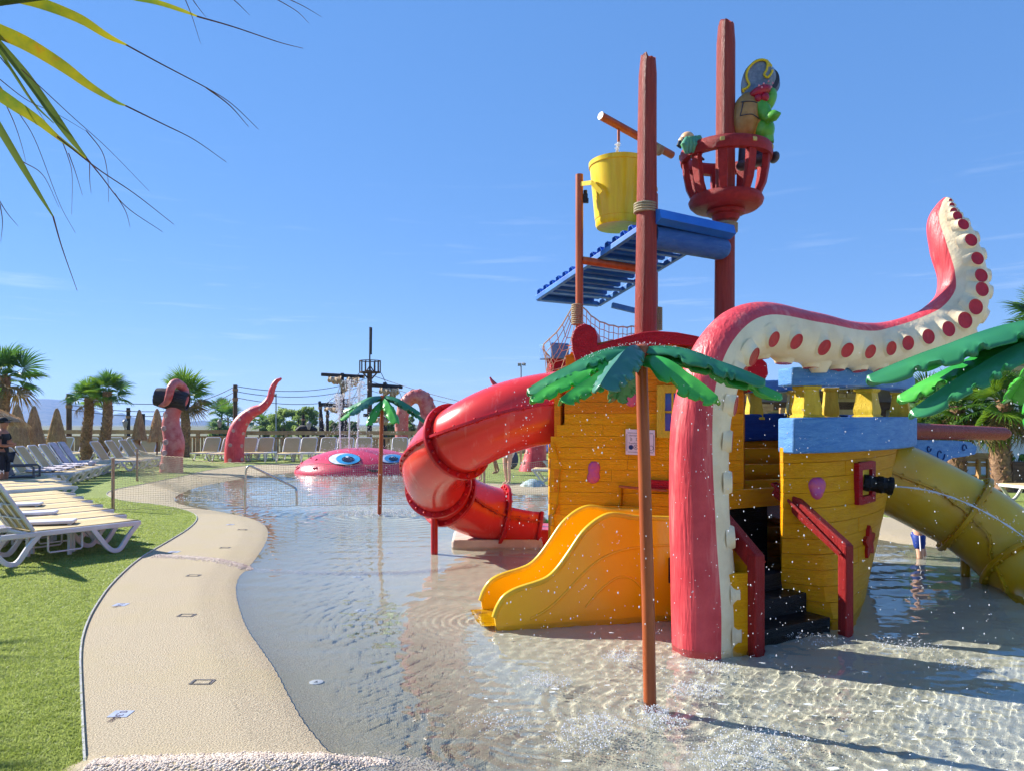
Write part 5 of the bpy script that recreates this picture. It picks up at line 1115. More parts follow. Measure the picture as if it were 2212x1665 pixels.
def fan_palm(loc, H, r0, r1, S, nleaf, label, seed, lean=(0, 0), dry=.1, lo=-30, hi=84, group='fan palms'):
    rr = random.Random(seed); L0 = Vector(loc); o = empty('fan_palm', loc, label, 'palm tree', group); top = L0+Vector((lean[0], lean[1], H)); n = 16; b = MB()
    C = [L0.lerp(top, i/(n-1))+Vector((.04*math.sin(i*.5+seed), .03*math.sin(i*.37), 0))*(i > 0) for i in range(n)]
    b.tube(C, [lerp(r0, r1, i/(n-1))*(1.18 if i == 0 else 1) for i in range(n)], 18); b.build('trunk', m_trunk, o, smooth=60)
    b = MB(); nr_ = max(8, int(H/.115))                          # cut leaf bases left on the trunk
    for j in range(nr_):
        t = j/nr_; c = L0.lerp(top, t)+Vector((.04*math.sin(t*(n-1)*.5+seed), .03*math.sin(t*(n-1)*.37), 0)); r = lerp(r0, r1, t)
        for k in range(8):
            a = 2*PI*(k+.5*(j % 2))/8+rr.gauss(0, .1); d = Vector((math.cos(a), math.sin(a), 0)); s = Vector((-d.y, d.x, 0)); q = c+d*(r*.9); h = .16*rr.uniform(.8, 1.3); w = r*.42; tl = s*(w*.5*(1 if (j+k) % 2 else -1))
            b.add([q-s*w, q+s*w, q+d*(r*.32)+UP*h+tl, q+d*(r*.18)+UP*h*.9-s*w*.3+tl, q+d*.02+UP*h*.7], [(0, 1, 2), (0, 2, 3), (1, 4, 2), (0, 3, 4), (3, 2, 4)])
    b.build('leaf_bases', m_boots, o, kind='stuff')
    for k in range(nleaf):
        t = (k+.5)/nleaf; el = math.radians(lerp(hi, lo, t**.85)+rr.gauss(0, 5)); az = k*2.39996+rr.gauss(0, .15); kind = 2 if t > 1-dry and rr.random() < .8 else (1 if rr.random() < .3+.4*t else 0); me = LM[kind][k % 2]
        lf = bpy.data.objects.new('leaf', me); COL.objects.link(lf); lf.parent = o; lf.location = top-L0+Vector((0, 0, -.25*t*S)); sc = S*rr.uniform(.85, 1.1)*(.8 if t < .12 else 1)
        M4 = Matrix.Rotation(az, 4, 'Z') @ Matrix.Rotation(-el, 4, 'Y') @ Matrix.Rotation(rr.gauss(0, .35), 4, 'X'); lf.rotation_euler = M4.to_euler(); lf.scale = (sc, sc, sc)
    return o
def palm_px(px, ybase, ytop, Y, wpx, S, n, label, seed, **k):
    b_ = D(px, ybase, Y); t_ = D(px, ytop, Y); return fan_palm((b_.x, Y, 0), t_.z, wpx*Y/FPX*.62, wpx*Y/FPX*.46, S, n, label, seed, **k)
palm_px(10, 1000, 812, 26, 20, 1.02, 20, 'tallest fan palm at the left edge over the open thatch', 1)
palm_px(185, 997, 858, 30.5, 18, .70, 17, 'left one of the twin fan palms by the closed parasols', 2, lean=(.15, 0))
palm_px(224, 997, 845, 30.2, 18, .76, 18, 'right one of the twin fan palms, brighter fronds', 3, lean=(.2, 0))
palm_px(399, 986, 855, 36, 17, 1.06, 20, 'fan palm behind the tentacle that grips the barrel', 4)
fan_palm((-10.6, 7.4, 0), 3.3, .2, .16, 1.15, 24, 'fan palm standing left of the front loungers, throwing its shadow on the turf', 5)
fan_palm((-8.3, 5.3, 0), 3.2, .2, .16, .95, 20, 'fan palm beside the path left of the camera, shading the turf corner', 15)
palm_px(2064, 1050, 878, 18.6, 30, .70, 34, 'shaggy fan palm behind the bowsprit bracket', 6, lo=-80, dry=.3)
palm_px(2163, 1052, 864, 17.6, 34, .74, 36, 'thick trunked fan palm right of the bowsprit tip', 7, lo=-82, dry=.28)
palm_px(2010, 1046, 868, 20, 26, .70, 30, 'fan palm behind the blue bow rail', 8, lo=-78, dry=.25)
palm_px(2262, 1040, 690, 26, 22, 1.05, 22, 'tall fan palm whose fronds top the right edge', 9)
for k, (px, yt, Y, S) in enumerate(((479, 880, 95, 1.3), (492, 902, 80, 1.6), (561, 908, 90, 1.2), (573, 916, 84, 1.1))):
    palm_px(px, 935, yt, Y, 3.2, S, 14, f'small distant palm beyond the fence, {["tallest left of the rope post", "bushy beside the rope post", "right of the rope post", "lowest right of the rope post"][k]}', 20+k, group='distant palms')

# ================================================================== broadleaf trees beyond the fence
m_fol = [M('foliage_a', lin((166, 184, 104)), .7, lin((130, 156, 84)), sc=1.2, transl=.55), M('foliage_b', lin((140, 166, 104)), .7, lin((110, 138, 84)), sc=1.2, transl=.55)]
m_bark = M('bark', lin((104, 84, 66)), .9, lin((70, 56, 44)), sc=6)
def tree(px, ytop, wpx, Y, label, seed, mi=0, dens=1.0, name='broadleaf_tree'):
    rr = np.random.default_rng(seed); top = D(px, ytop, Y); W = wpx*Y/FPX/2; base = Vector((top.x, Y, -.5)); Hh = top.z+.5; o = empty(name, base, label, 'tree', 'trees beyond the fence'); b = MB()
    b.tube([base, base+UP*Hh*.3, base+UP*Hh*.5+Vector((.1, 0, 0))], [.16, .12, .07], 8); tips = []
    for k in range(7):
        a = 2*PI*k/7+rr.random(); e = base+UP*Hh*(.45+.35*rr.random())+Vector((math.cos(a)*W*.6, math.sin(a)*W*.6, 0)); b.tube([base+UP*Hh*.28, base.lerp(e, .6)+UP*.1, e], [.07, .05, .02], 6); tips.append(e)
    b.build('trunk', m_bark, o, smooth=50)
    nc_ = 44; cl = []
    for k in range(nc_):
        th = rr.uniform(0, 2*PI); q = rr.random()**.5; z = rr.uniform(.18, .93); rad = W*math.sin(PI*min(1, max(.12, z*.95+.05)))**.6; cl.append((base.x+q*rad*.85*math.cos(th), base.y+q*rad*.85*math.sin(th), base.z+Hh*(.12+.82*z), rr.uniform(.16, .34)*W))
    n = int(7000*dens); ci = rr.integers(0, nc_, n); C = np.array(cl)[ci]; v = rr.normal(size=(n, 3)); v /= np.linalg.norm(v, axis=1)[:, None]; P = C[:, :3]+v*(C[:, 3]*rr.random(n)**.55)[:, None]*np.array([1, 1, .8]); s = .0019*Y*(.7+.8*rr.random(n))*.62
    u = rr.normal(size=(n, 3)); u /= np.linalg.norm(u, axis=1)[:, None]; w = np.cross(u, rr.normal(size=(n, 3))); w /= np.linalg.norm(w, axis=1)[:, None]
    V = np.stack([P-u*s[:, None], P+w*s[:, None]*.6, P+u*s[:, None], P-w*s[:, None]*.6], 1)-np.array(base[:]); fast_mesh('crown', V.reshape(-1, 3), np.arange(4*n).reshape(-1, 4), m_fol[mi], o)
tree(612, 876, 78, 74, 'round pale green tree beyond the fence right of the curled tentacle', 31)
tree(664, 871, 66, 68, 'bushy olive tree beyond the fence left of the black posts', 32)
tree(588, 895, 56, 80, 'lower tree beyond the fence touching the curled tentacle', 33, 1)
tree(474, 906, 56, 60, 'low bush like tree beyond the fence left of the rope post', 34, 1)
tree(722, 902, 40, 70, 'small tree between the black posts of the far playground', 35, 1)
tree(760, 905, 34, 78, 'small dark tree behind the far ship masts', 36, 1)
tree(884, 890, 34, 64, 'dark tree framed by the arching tentacle', 37, 1)
tree(920, 908, 44, 80, 'low tree behind the right leg of the arching tentacle', 38)
tree(840, 910, 40, 85, 'faint tree behind the distant spray palm', 39)

# ================================================================== timber fence and rope posts
m_fence = M('fence_timber', lin((196, 154, 114)), .8, lin((164, 124, 92)), sc=2, stretch=(1, 1, 1), bump=.5, bsc=10)
fy = 38.2
def timber_fence(x0, x1, Y, H, label, step=.155, slats=True):
    o = empty('timber_fence', (x0, Y, 0), label, 'fence'); b = MB(); b.box(((x0+x1)/2, Y, H-.08), (x1-x0, .07, .2)); b.build('top_rail', m_fence, o)
    b = MB(); b.box(((x0+x1)/2, Y-.05, H-.34), (x1-x0, .06, .09)); b.build('middle_rail', m_fence, o)
    b = MB(); b.box(((x0+x1)/2, Y-.05, .16), (x1-x0, .06, .09)); b.build('bottom_rail', m_fence, o)
    n = int((x1-x0)/2.1); mb = MB(); mb.box((0, 0, 0), (.16, .14, H)); p0 = mb.build('post', m_fence, None); p0.parent = o; p0.location = Vector((x0, Y, H/2-.0))-wloc(o)
    for k in range(1, n+1):
        c = p0.copy(); COL.objects.link(c); c.location = Vector((x0+k*(x1-x0)/n, Y, H/2))-wloc(o)
    n = min(298, int((x1-x0)/step)); mb = MB(); mb.box((0, 0, 0), (step*.68, .025, H-.42)); s0_ = mb.build('slat', m_fence, None); s0_.parent = o; mb = MB(); mb.box((0, 0, 0), (step*.8, .025, H-.5)); s1_ = mb.build('slat', m_fence, None); s1_.parent = o
    for k in range(n):
        c = [s0_, s1_][k % 2] if k < 2 else [s0_, s1_][random.random() < .3].copy()
        if k >= 2: COL.objects.link(c)
        c.location = Vector((x0+(k+.5)*(x1-x0)/n+random.gauss(0, .018), Y+random.choice((-.015, .02)), (H-.42)/2+.1))-wloc(o); c.scale = (random.uniform(.8, 1.2), 1, 1)
timber_fence(gx(-60, fy), gx(525, fy), fy, 1.30, 'brown timber slat fence behind the parasols and the left palms', .2)
timber_fence(gx(527, fy)+.05, gx(1240, fy), fy+.02, 1.24, 'brown timber slat fence behind the octopus and the red slide', .16)
m_rpost = M('rope_post_wood', lin((108, 84, 66)), .8, lin((78, 60, 48)), sc=3, stretch=(1, 1, .5)); m_dpost = M('tarred_post', lin((52, 44, 44)), .7, lin((36, 32, 34)), sc=3); m_band = M('rope_band', lin((166, 130, 96)), .9, lin((140, 106, 80)), sc=30)
m_cable = M('cable', (.03, .03, .035), .6)
posts = {}
def rope_post(px, ytop, ybot, Y, wpx, label, mat, bands=((.1, .16), (.33, .42)), tilt=0, group=None):
    t_, b_ = D(px+tilt, ytop, Y), D(px, ybot, Y); b_.z = min(b_.z, -.4) if Y > 38.5 else 0; o = empty('rope_post', (b_.x, Y, b_.z), label, 'post', group); r = wpx*Y/FPX/2; b = MB(); b.tube([b_, t_], [r*1.05, r*.95], 12); b.build('pole', mat, o, smooth=40)
    L_ = t_-b_
    for u0, u1 in bands:
        b = MB(); b.tube([t_-L_*u0*((t_.z-CAMH)/L_.z if False else .5), t_-L_*u1*.5], r*1.25, 12); b.build('rope_band', m_band, o, smooth=40)
    return t_
tpA = rope_post(149, 850, 940, 38.6, 11, 'brown rope banded post behind the thatched parasols', m_rpost)
tpB = rope_post(508, 831, 960, 38.7, 9.5, 'tall rope banded post behind the curled tentacle carrying three cables', m_rpost)
rope_post(277, 880, 945, 44, 8, 'dark banded post left of the fourth parasol', m_dpost, group='tarred posts')
rope_post(309, 893, 945, 46, 8, 'dark beam post just right of the fourth parasol', m_dpost, bands=(), group='tarred posts')

# ================================================================== far pirate playground: masts, yards, torn sails, black posts
fsY = 50
m_sail = M('torn_canvas', lin((238, 214, 180)), .95, lin((204, 172, 134)), sc=2, bump=1, bsc=8, transl=.3)
def bar(b, p, q, r, seg=8): b.tube([D(*p), D(*q)], r, seg)
def crow_cage(b_parent, px, y0, y1, wpx, Y, name='cage'):
    c0_ = D(px, y1, Y); H = (y1-y0)*Y/FPX; r = wpx*Y/FPX/2; b = MB(); b.lathe([(r*.98, 0), (r*.98, .09), (r*.3, .09), (r*.3, 0)], 20, c0_, closed=True); b.lathe([(r*.97, H-.06), (r*1.0, H-.06), (r*1.0, H), (r*.97, H)], 20, c0_, closed=True)
    for k in range(14):
        a = 2*PI*k/14; q = Vector((math.cos(a)*r*.97, math.sin(a)*r*.97, 0)); b.beam(c0_+q, c0_+q+UP*H, .06, .06)
    return b.build('cage', m_rpost, b_parent)
def sail(parent, pts, drop, seed, Y):
    rr = random.Random(seed); n = len(pts); rows = [[D(x, y, Y+.1*math.sin(i)) for i, (x, y) in enumerate(spline(pts, 22))]]
    for j in range(1, 7): rows.append([D(p_[0]+1.0*math.sin(j+i*.4), p_[1]+drop[min(len(drop)-1, int(i/22*len(drop)))]*j/6+1.2*math.sin(i*.9+j), Y-.25*math.sin(j/6*PI)+.12*math.sin(i*.8)) for i, p_ in enumerate(spline(pts, 22))])
    b = MB(); b.grid(rows); b.build('sail', m_sail, parent, smooth=60, solid=.02)
def far_mast(label, px, ytop, Y, r, build):
    o = empty('ship_mast', (gx(px, Y), Y, -.5), label, 'mast', 'masts of the far playground ship'); b = MB(); t_ = D(px, ytop, Y); b.tube([(t_.x, Y, -.5), t_], [r*1.1, r*.8], 12); b.build('pole', m_dpost, o, smooth=40); build(o); return o
def mA(o):
    b = MB(); bar(b, (798, 812, fsY), (799, 707, fsY), .05); b.build('topmast', m_dpost, o)
    b = MB(); bar(b, (798, 900, fsY), (798, 800, fsY), .17); b.build('lower_mast', m_rpost, o); crow_cage(o, 799, 779, 806, 46, fsY)
    for s in (-1, 1):
        b = MB(); bar(b, (799, 822, fsY), (799+s*15, 806, fsY), .05); b.build('brace', m_rpost, o)
    b = MB(); bar(b, (799, 790, fsY), (790, 804, fsY), .04); bar(b, (799, 790, fsY), (808, 804, fsY), .04); b.build('cage_strut', m_rpost, o)
    b = MB(); b.tube([D(800, 766, fsY), D(801, 708, fsY)], [.1, .09], 6); b.build('furled_flag', m_dpost, o)
far_mast('tallest far mast with a round lookout cage on top', 798, 800, fsY, .16, mA)
def mB(o):
    b = MB(); bar(b, (694, 809, fsY+1), (787, 814, fsY+1), .12); b.build('yard', m_dpost, o)
    sail(o, [(708, 813), (722, 815), (737, 812)], [12, 14, 16, 12], 1, fsY+.8); sail(o, [(732, 814), (742, 822), (754, 814)], [16, 26, 38, 26, 10], 2, fsY+.7); sail(o, [(748, 815), (762, 816), (776, 815)], [22, 20, 18, 14], 3, fsY+.8)
    b = MB(); bar(b, (689, 873, fsY+1), (763, 876, fsY+1), .13); b.build('yard', m_dpost, o); crow_cage(o, 739, 861, 874, 27, fsY+1); sail(o, [(700, 878), (716, 879), (738, 878)], [9, 6, 12, 8], 4, fsY+.8)
far_mast('far mast with torn sails left of the fountain', 739, 806, fsY+1, .15, mB)
def mC(o):
    b = MB(); bar(b, (803, 832, fsY-1), (869, 836, fsY-1), .12); b.build('yard', m_dpost, o)
    sail(o, [(819, 836), (831, 838), (842, 836)], [12, 16, 14], 5, fsY-1.2); sail(o, [(842, 838), (852, 839), (861, 837)], [22, 20, 14], 6, fsY-1.2)
    crow_cage(o, 829, 882, 900, 30, fsY-1); b = MB(); bar(b, (785, 896, fsY-1), (850, 897, fsY-1), .11); b.build('yard', m_dpost, o); sail(o, [(808, 901), (826, 902), (845, 900)], [10, 15, 16, 8], 7, fsY-1.2)
far_mast('far mast with torn sails behind the distant spray palm', 831, 826, fsY-1, .15, mC)
for k, (px, yt, tilt, lab) in enumerate(((692, 893, 0, 'upright beside the leaning one'), (703, 866, -13, 'leaning to the left under the lower yard'), (707, 886, 0, 'just right of the leaning one'), (747, 888, 0, 'right of the torn sail mast'), (655, 895, 0, 'standing alone before the olive tree'), (644, 905, 0, 'thin one left of the lone post'))):
    rope_post(px, yt, 945, fsY-2+k*.3, 7 if k < 5 else 2.5, 'tarred post of the far playground, '+lab, m_dpost, bands=((.2, .3),) if k < 5 else (), tilt=tilt, group='tarred posts')
b = MB(); b.tube([D(640, 930, 49), D(650, 924, 49), D(668, 925, 49), D(684, 930, 49)], [.12, .22, .24, .15], 10); tag(b.build('stranded_hull', m_dpost, None, smooth=50), 'low dark boat hull behind the fence before the olive tree', 'boat')
def cable(name, label, cat, segs, r=.018):
    o = empty(name, segs[0][0], label, cat, 'rope cables between the posts'); b = MB()
    for a, c, sag in segs: b.tube([a.lerp(c, t)+UP*(-sag*4*t*(1-t)) for t in np.linspace(0, 1, 18)], r, 5)
    b.build('line', m_cable, o, smooth=60); return o
mt_ = lambda px, py, Y: D(px, py, Y)
for k, (ya, yb, ym, ye) in enumerate(((870, 834, 815, 848), (886, 845, 829, 857), (896, 858, 848, 872))):
    cable('rope_cable', f'{["upper", "middle", "lower"][k]} sagging cable strung past the posts and masts', 'cable', [(D(149, ya-12, 38.6), D(355, ya+2, 38.7), .12), (D(355, ya+2, 38.7), D(508, yb, 38.7), .3), (D(508, yb, 38.7), D(798, ym, fsY), .55), (D(798, ym-6, fsY), D(1000, ye+20, 44), .1)])
for k, (a, c) in enumerate((((776, 806, fsY), (690, 882, fsY)), ((823, 806, fsY), (842, 836, fsY-1)), ((739, 822, fsY), (694, 930, fsY)), ((790, 806, fsY), (720, 932, fsY)), ((700, 932, fsY), (778, 848, fsY)), ((860, 840, fsY), (900, 930, fsY)), ((380, 860, 36), (424, 906, 44)))):
    o = empty('stay_rope', D(*a), f'thin rigging rope {["from the lookout to the leaning post", "from the lookout to the right yard", "down from the left mast", "from the lookout to the fence", "rising from the fence to the mast", "down right of the right mast", "slack beside the palm behind the barrel"][k]}', 'rope', 'rigging ropes'); b = MB(); b.tube([D(*a), D(*a).lerp(D(*c), .5)+UP*-.15, D(*c)], .022, 5); b.build('line', m_rope if k > 1 else m_cable, o, smooth=60)
# lamp posts
for k, (px, yt, Y, head) in enumerate(((596, 855, 60, 0), (1125, 790, 52, 1))):
    o = empty('lamp_post', (gx(px, Y), Y, -.5), ['slim lamp post beside the curled tentacle tip', 'grey floodlight pole above the red slide'][k], 'lamp post'); t_ = D(px, yt, Y); b = MB(); b.tube([(t_.x, Y, -.5), t_], .05, 8); b.build('pole', M('galvanised', (.4, .42, .44), .5, metal=.6), o, smooth=40)
    b = MB(); b.box(t_+Vector((-.1, 0, .08)), (.26, .2, .2), R3(x=.3)); b.box(t_+Vector((.2, 0, .1)), (.2, .2, .18), R3(x=.3, z=.5)) if head else None; b.build('floodlight', M('lamp_grey', (.35, .35, .36), .5), o)
for k, (px, py, Y) in enumerate(((270, 918, 38.9), (474, 918, 38.9), (667, 922, 38.6))):
    o = empty('garden_lantern', D(px, py+20, Y), ['small lantern on the fence behind the twin palms', 'small lantern on the fence right of the barrel palm', 'small lantern on the fence by the olive tree'][k], 'lantern', 'fence lanterns'); q = D(px, py, Y); b = MB(); b.lathe([(.05, -.12), (.1, .0), (.14, .22), (.05, .3), (.02, .36)], 8, q); b.build('lamp_head', M('lantern_grey', (.3, .3, .32), .5), o); b = MB(); b.tube([q-UP*.55, q-UP*.1], .03, 6); b.build('stem', m_dpost, o)

# ================================================================== smaller tentacles, barrel, octopus
pk = (m_tpink, m_tpink, m_tpale); pd = (m_tred, m_tred, m_tpale)
def row_s(n, t0, t1, offs, k0=.3): return [(t0+(t1-t0)*i/(n-1), a, k0) for i in range(n) for a in offs]
Yb = 24.6
barrel_t = tentacle('tentacle', 'faded coral tentacle standing on the turf and gripping a dark barrel', [V4(369, 1030, Yb, 25), V4(372, 990, Yb, 22), V4(376, 955, Yb, 21), V4(369, 915, Yb, 18), V4(376, 885, Yb, 15), V4(392, 865, Yb+.1, 13), V4(397, 848, Yb+.4, 11), V4(393, 836, Yb+.3, 10), V4(380, 827, Yb-.1, 9), V4(370, 836, Yb-.42, 8.5), V4(365, 855, Yb-.5, 8), V4(360, 868, Yb-.45, 6.5), V4(351, 874, Yb-.3, 5), V4(344, 875, Yb-.2, 2.5)], [(-.3, -1, 0)]*14, n=90, seg=20, cream=False, suckers=row_s(9, .05, .5, (-.15, -1.25), .3), mats=pk)
m_barrel = M('barrel_oak', lin((58, 50, 52)), .6, lin((40, 34, 36)), sc=3, stretch=(2, 8, 8), bump=.6, bsc=8)
ba = empty('barrel', D(372, 862, Yb), 'dark old barrel held up by the coral tentacle', 'barrel'); bR = R3(y=PI/2+.17, z=.15); bcn = D(371, 862, Yb); bl = 1.02; br = .33
for k in range(14):
    a0, a1 = 2*PI*k/14+.02, 2*PI*(k+1)/14-.02; b = MB(); rows = []
    for u in np.linspace(-.5, .5, 7): r = br*(1-.75*u*u); rows.append([bcn+bR @ Vector((r*math.cos(a), r*math.sin(a), u*bl)) for a in (a0, (a0+a1)/2, a1)])
    b.grid(rows); b.build('stave', m_barrel, ba, solid=.04)
for u in (-.42, -.2, .2, .42):
    r = br*(1-.75*u*u)+.012; b = MB(); b.lathe([(r-.03, u*bl-.025), (r, u*bl-.025), (r, u*bl+.025), (r-.03, u*bl+.025)], 24, bcn, bR, closed=True); b.build('hoop', m_dpost, ba, smooth=40)
b = MB(); b.lathe([(br*.78, -.46*bl), (.001, -.455*bl)], 24, bcn, bR); b.lathe([(br*.78, .45*bl), (.001, .44*bl)], 24, bcn, bR); b.build('heads', M('barrel_end', lin((40, 34, 34)), .8), ba)
Yc = 31
tentacle('tentacle', 'dark coral tentacle curling up to a thin tip before the rope post', [V4(507, 1006, Yc, 21), V4(506, 970, Yc, 20), V4(511, 935, Yc, 18), V4(524, 908, Yc, 15), V4(545, 890, Yc, 12), V4(566, 880, Yc, 9.5), V4(582, 862, Yc, 7.5), V4(588, 840, Yc, 6.5), V4(596, 825, Yc, 5), V4(605, 819, Yc, 3), V4(608, 817, Yc, 1.2)], [(.35, -1, 0)]*5+[(.2, -.7, -.6)]*6, n=80, seg=20, cream=False, suckers=row_s(9, .05, .75, (-.45, .85), .2), mats=pd)
Ya = 41
tentacle('tentacle', 'faded coral tentacle arching over the fence right of the far ship', [V4(872, 990, Ya, 15), V4(868, 945, Ya, 14.5), V4(868, 905, Ya, 14), V4(874, 875, Ya, 13.5), V4(890, 858, Ya, 14.5), V4(910, 858, Ya, 16), V4(922, 878, Ya, 17), V4(922, 910, Ya, 17), V4(912, 950, Ya, 18), V4(906, 1000, Ya, 19)], [(-1, -.2, 0), (-1, -.2, 0), (-1, -.2, .2), (-.8, -.2, .6), (0, -.2, 1), (.6, -.2, .8), (1, -.2, .1), (1, -.2, 0), (1, -.2, 0), (1, -.2, 0)], n=70, seg=20, cream=False, suckers=row_s(12, .2, .8, (-.4, .4), .26), mats=(m_tpink, m_tpink, m_tpink))
Yd = 25.4
tentacle('tentacle', 'tall coral tentacle rising behind the red slide with its tip showing above', [V4(1150, 1024, Yd, 32), V4(1156, 985, Yd, 24), V4(1158, 950, Yd, 21), V4(1150, 910, Yd, 19), V4(1125, 870, Yd, 16), V4(1095, 850, Yd, 11), V4(1076, 838, Yd, 7), V4(1064, 825, Yd, 4), V4(1058, 815, Yd, 1.6)], [(-1, -.4, 0)]*9, n=60, seg=20, cream=False, suckers=row_s(8, .08, .6, (.1,), .2), mats=pd)
# octopus head
ocx, ocY = gx(778, 25.6), 25.9; oa, ob, oh = 2.3, 2.2, .80
m_oct = M('octopus_paint', lin((220, 62, 88)), .35, lin((206, 46, 74)), sc=1.2, bump=.4, bsc=12, coat=.2)
octo = empty('octopus_head', (ocx, ocY, WL), 'pink smiling octopus dome with big blue eyes rising from the pool', 'octopus')
oc_pt = lambda th, ph, k=1.0: Vector((ocx+oa*k*math.cos(th)*math.cos(ph), ocY+ob*k*math.cos(th)*math.sin(ph), WL-.05+oh*k*math.sin(th)*(1+.12*math.sin(th))))
b = MB(); b.grid([[oc_pt(th, 2*PI*k/56) for k in range(56)] for th in np.linspace(-.15, PI/2-.02, 18)], closed=True); b.f.append(tuple(17*56+k for k in range(56))); b.m.append(0); b.build('dome', m_oct, octo, smooth=70)
def oct_hit(px, py, lift):
    d = Vector(((px-CX)/FPX, 1, -(py-HOR)/FPX)); best = None
    for t in np.linspace(22.5, 27.5, 320):
        p = Vector((0, 0, CAMH))+d*t; th = math.asin(max(-1, min(1, (p.z-WL+.05)/(oh*1.09)))); q = ((p.x-ocx)/oa)**2+((p.y-ocY)/ob)**2
        if p.z > WL and q <= math.cos(th)**2+.0: best = p; break
    if best is None: return None
    return best+Vector((0, -lift, lift*.5))
def oct_patch(cx, cy, rx, ry, lift, mat, name, parent, tilt=0, clip=None):
    b = MB(); ring = lambda k: [(cx+k*(rx*math.cos(a)*math.cos(tilt)-ry*math.sin(a)*math.sin(tilt)), cy+k*(rx*math.cos(a)*math.sin(tilt)+ry*math.sin(a)*math.cos(tilt))) for a in np.linspace(0, 2*PI, 28, endpoint=False)]
    rows = []
    for k in (1.0, .7, .4, .05):
        r_ = [oct_hit(x, y, lift) for x, y in ring(k)]
        if any(p is None for p in r_): last = next(p for p in r_ if p is not None); r_ = [p if p is not None else last for p in r_]
        rows.append(r_)
    b.grid(rows, closed=True); return b.build(name, mat, parent, smooth=70)
m_eyew = M('eye_white', lin((232, 228, 238)), .3); m_eyeb = M('eye_blue', lin((64, 160, 214)), .3); m_eyek = M('eye_pupil', lin((40, 44, 70)), .25); m_line = M('eye_outline', lin((40, 24, 36)), .5)
for k, (cx, cy, rx, ry, ix) in enumerate(((744, 991, 34, 12.5, 8), (846, 990, 26, 9.5, 4))):
    e = oct_patch(cx, cy, rx+1.2, ry+1, .012, m_line, 'eye', octo, .0); oct_patch(cx, cy, rx, ry, .022, m_eyew, 'eye_white', e, 0); oct_patch(cx+ix, cy, rx*.76, ry*.9, .032, m_eyeb, 'iris', e, 0); oct_patch(cx+ix, cy+1, rx*.4, ry*.5, .042, m_eyek, 'pupil', e, 0); oct_patch(cx+ix-2, cy-4, rx*.1, ry*.14, .05, m_eyew, 'glint', e)
b = MB(); mo = [oct_hit(x, y, .03) for x, y in spline([(788, 1011), (798, 1014), (812, 1015), (822, 1012)], 12)]; mo2 = [oct_hit(x, y, .03) for x, y in spline([(790, 1012), (802, 1019), (814, 1019.5), (821, 1013)], 12)]
if all(mo) and all(mo2): b.grid([mo, mo2]); b.build('smile', m_line, octo)
for k in range(9):
    p = oc_pt(.2+.5*random.random(), 3.2+1.0*random.random()); b = MB(); b.ell(p, (.05, .05, .04), 10, 6); b.build('wart', m_oct, octo, smooth=60)

# ================================================================== terrace building on the right
m_wall = M('white_render', lin((226, 222, 224)), .85, lin((214, 208, 210)), sc=1.2); m_beam = M('brown_beam', lin((104, 76, 60)), .7, lin((76, 54, 44)), sc=3, stretch=(1, 4, 4)); m_sand = M('sandstone', lin((206, 180, 140)), .9, lin((186, 158, 120)), sc=3, bump=1, bsc=14); m_pine = M('pine', lin((190, 150, 100)), .7, lin((166, 124, 80)), sc=4, stretch=(1, 6, 6))
YB = 26.5; bu = empty('terrace_building', (gx(1850, YB), YB, 0), 'white rendered terrace building with brown beams behind the ship bow', 'building')
zt_ = CAMH+(HOR-840)*YB/FPX
b = MB(); b.box(((gx(1560, YB)+gx(2500, YB))/2, YB+2, zt_/2), (gx(2500, YB)-gx(1560, YB), 4, zt_)); b.build('wall', m_wall, bu)
zb_ = CAMH+(HOR-877)*YB/FPX
b = MB(); b.box(((gx(1560, YB)+gx(2500, YB))/2, YB-.45, zb_), (gx(2500, YB)-gx(1560, YB), .9, .26)); b.build('fascia_beam', m_beam, bu)
b = MB(); b.box(((gx(1560, YB)+gx(2500, YB))/2, YB-.2, zt_+.06), (gx(2500, YB)-gx(1560, YB)+.4, 4.6, .14)); b.build('roof_slab', m_beam, bu)
for px in (1622, 1700, 1790, 1880, 1975, 2080, 2195):
    b = MB(); b.box((gx(px, YB), YB-.75, zb_/2), (.22, .22, zb_)); b.build('post', m_beam, bu)
for k, (p0_, p1_) in enumerate(((1640, 1690), (1730, 1780), (1830, 1870), (2082, 2126), (2150, 2176))):
    b = MB(); b.box(((gx(p0_, YB)+gx(p1_, YB))/2, YB-.01, 1.0), (gx(p1_, YB)-gx(p0_, YB), .06, 2.0)); dr = b.build('doorway', M('doorway_dark', (.02, .016, .014), .15), bu)  # dark panel stands in for the shade inside an open doorway
    b = MB()
    for x in (gx(p0_, YB), gx(p1_, YB)): b.box((x, YB-.03, 1.0), (.09, .08, 2.0))
    b.build('frame', m_beam, dr)
def block_wall(name, label, x0, x1, zf, Y, bw=.36, bh=.2, z0=0.0, cat='wall'):
    o = empty(name, (x0, Y, 0), label, cat); rr = random.Random(5); bk0 = MB(); bk0.box(((x0+x1)/2, Y+.12, z0+.4), (x1-x0-.05, .1, .8)); z = z0; j = 0; protos = []
    for w_ in (bw*.7, bw, bw*1.25): mb = MB(); mb.box((0, 0, 0), (w_-.02, .16, bh-.018)); q = mb.build('block', m_sand, None, bevel=.02, bseg=1); q.parent = o; protos.append([q, w_, False])
    cnt = 0
    while z < max(zf(x0), zf(x1)) and cnt < 290:
        x = x0-(bw*.5 if j % 2 else 0)
        while x < x1 and cnt < 290:
            p = rr.choice(protos); xc = x+p[1]/2
            if x0-.1 <= xc <= x1+.1 and z+bh*.6 < zf(xc):
                c = p[0] if not p[2] else p[0].copy()
                if p[2]: COL.objects.link(c)
                p[2] = True; c.location = Vector((xc, Y+rr.uniform(-.02, .02), z+bh/2))-wloc(o); cnt += 1
            x += p[1]
        z += bh; j += 1
    return o
gy = 23.5
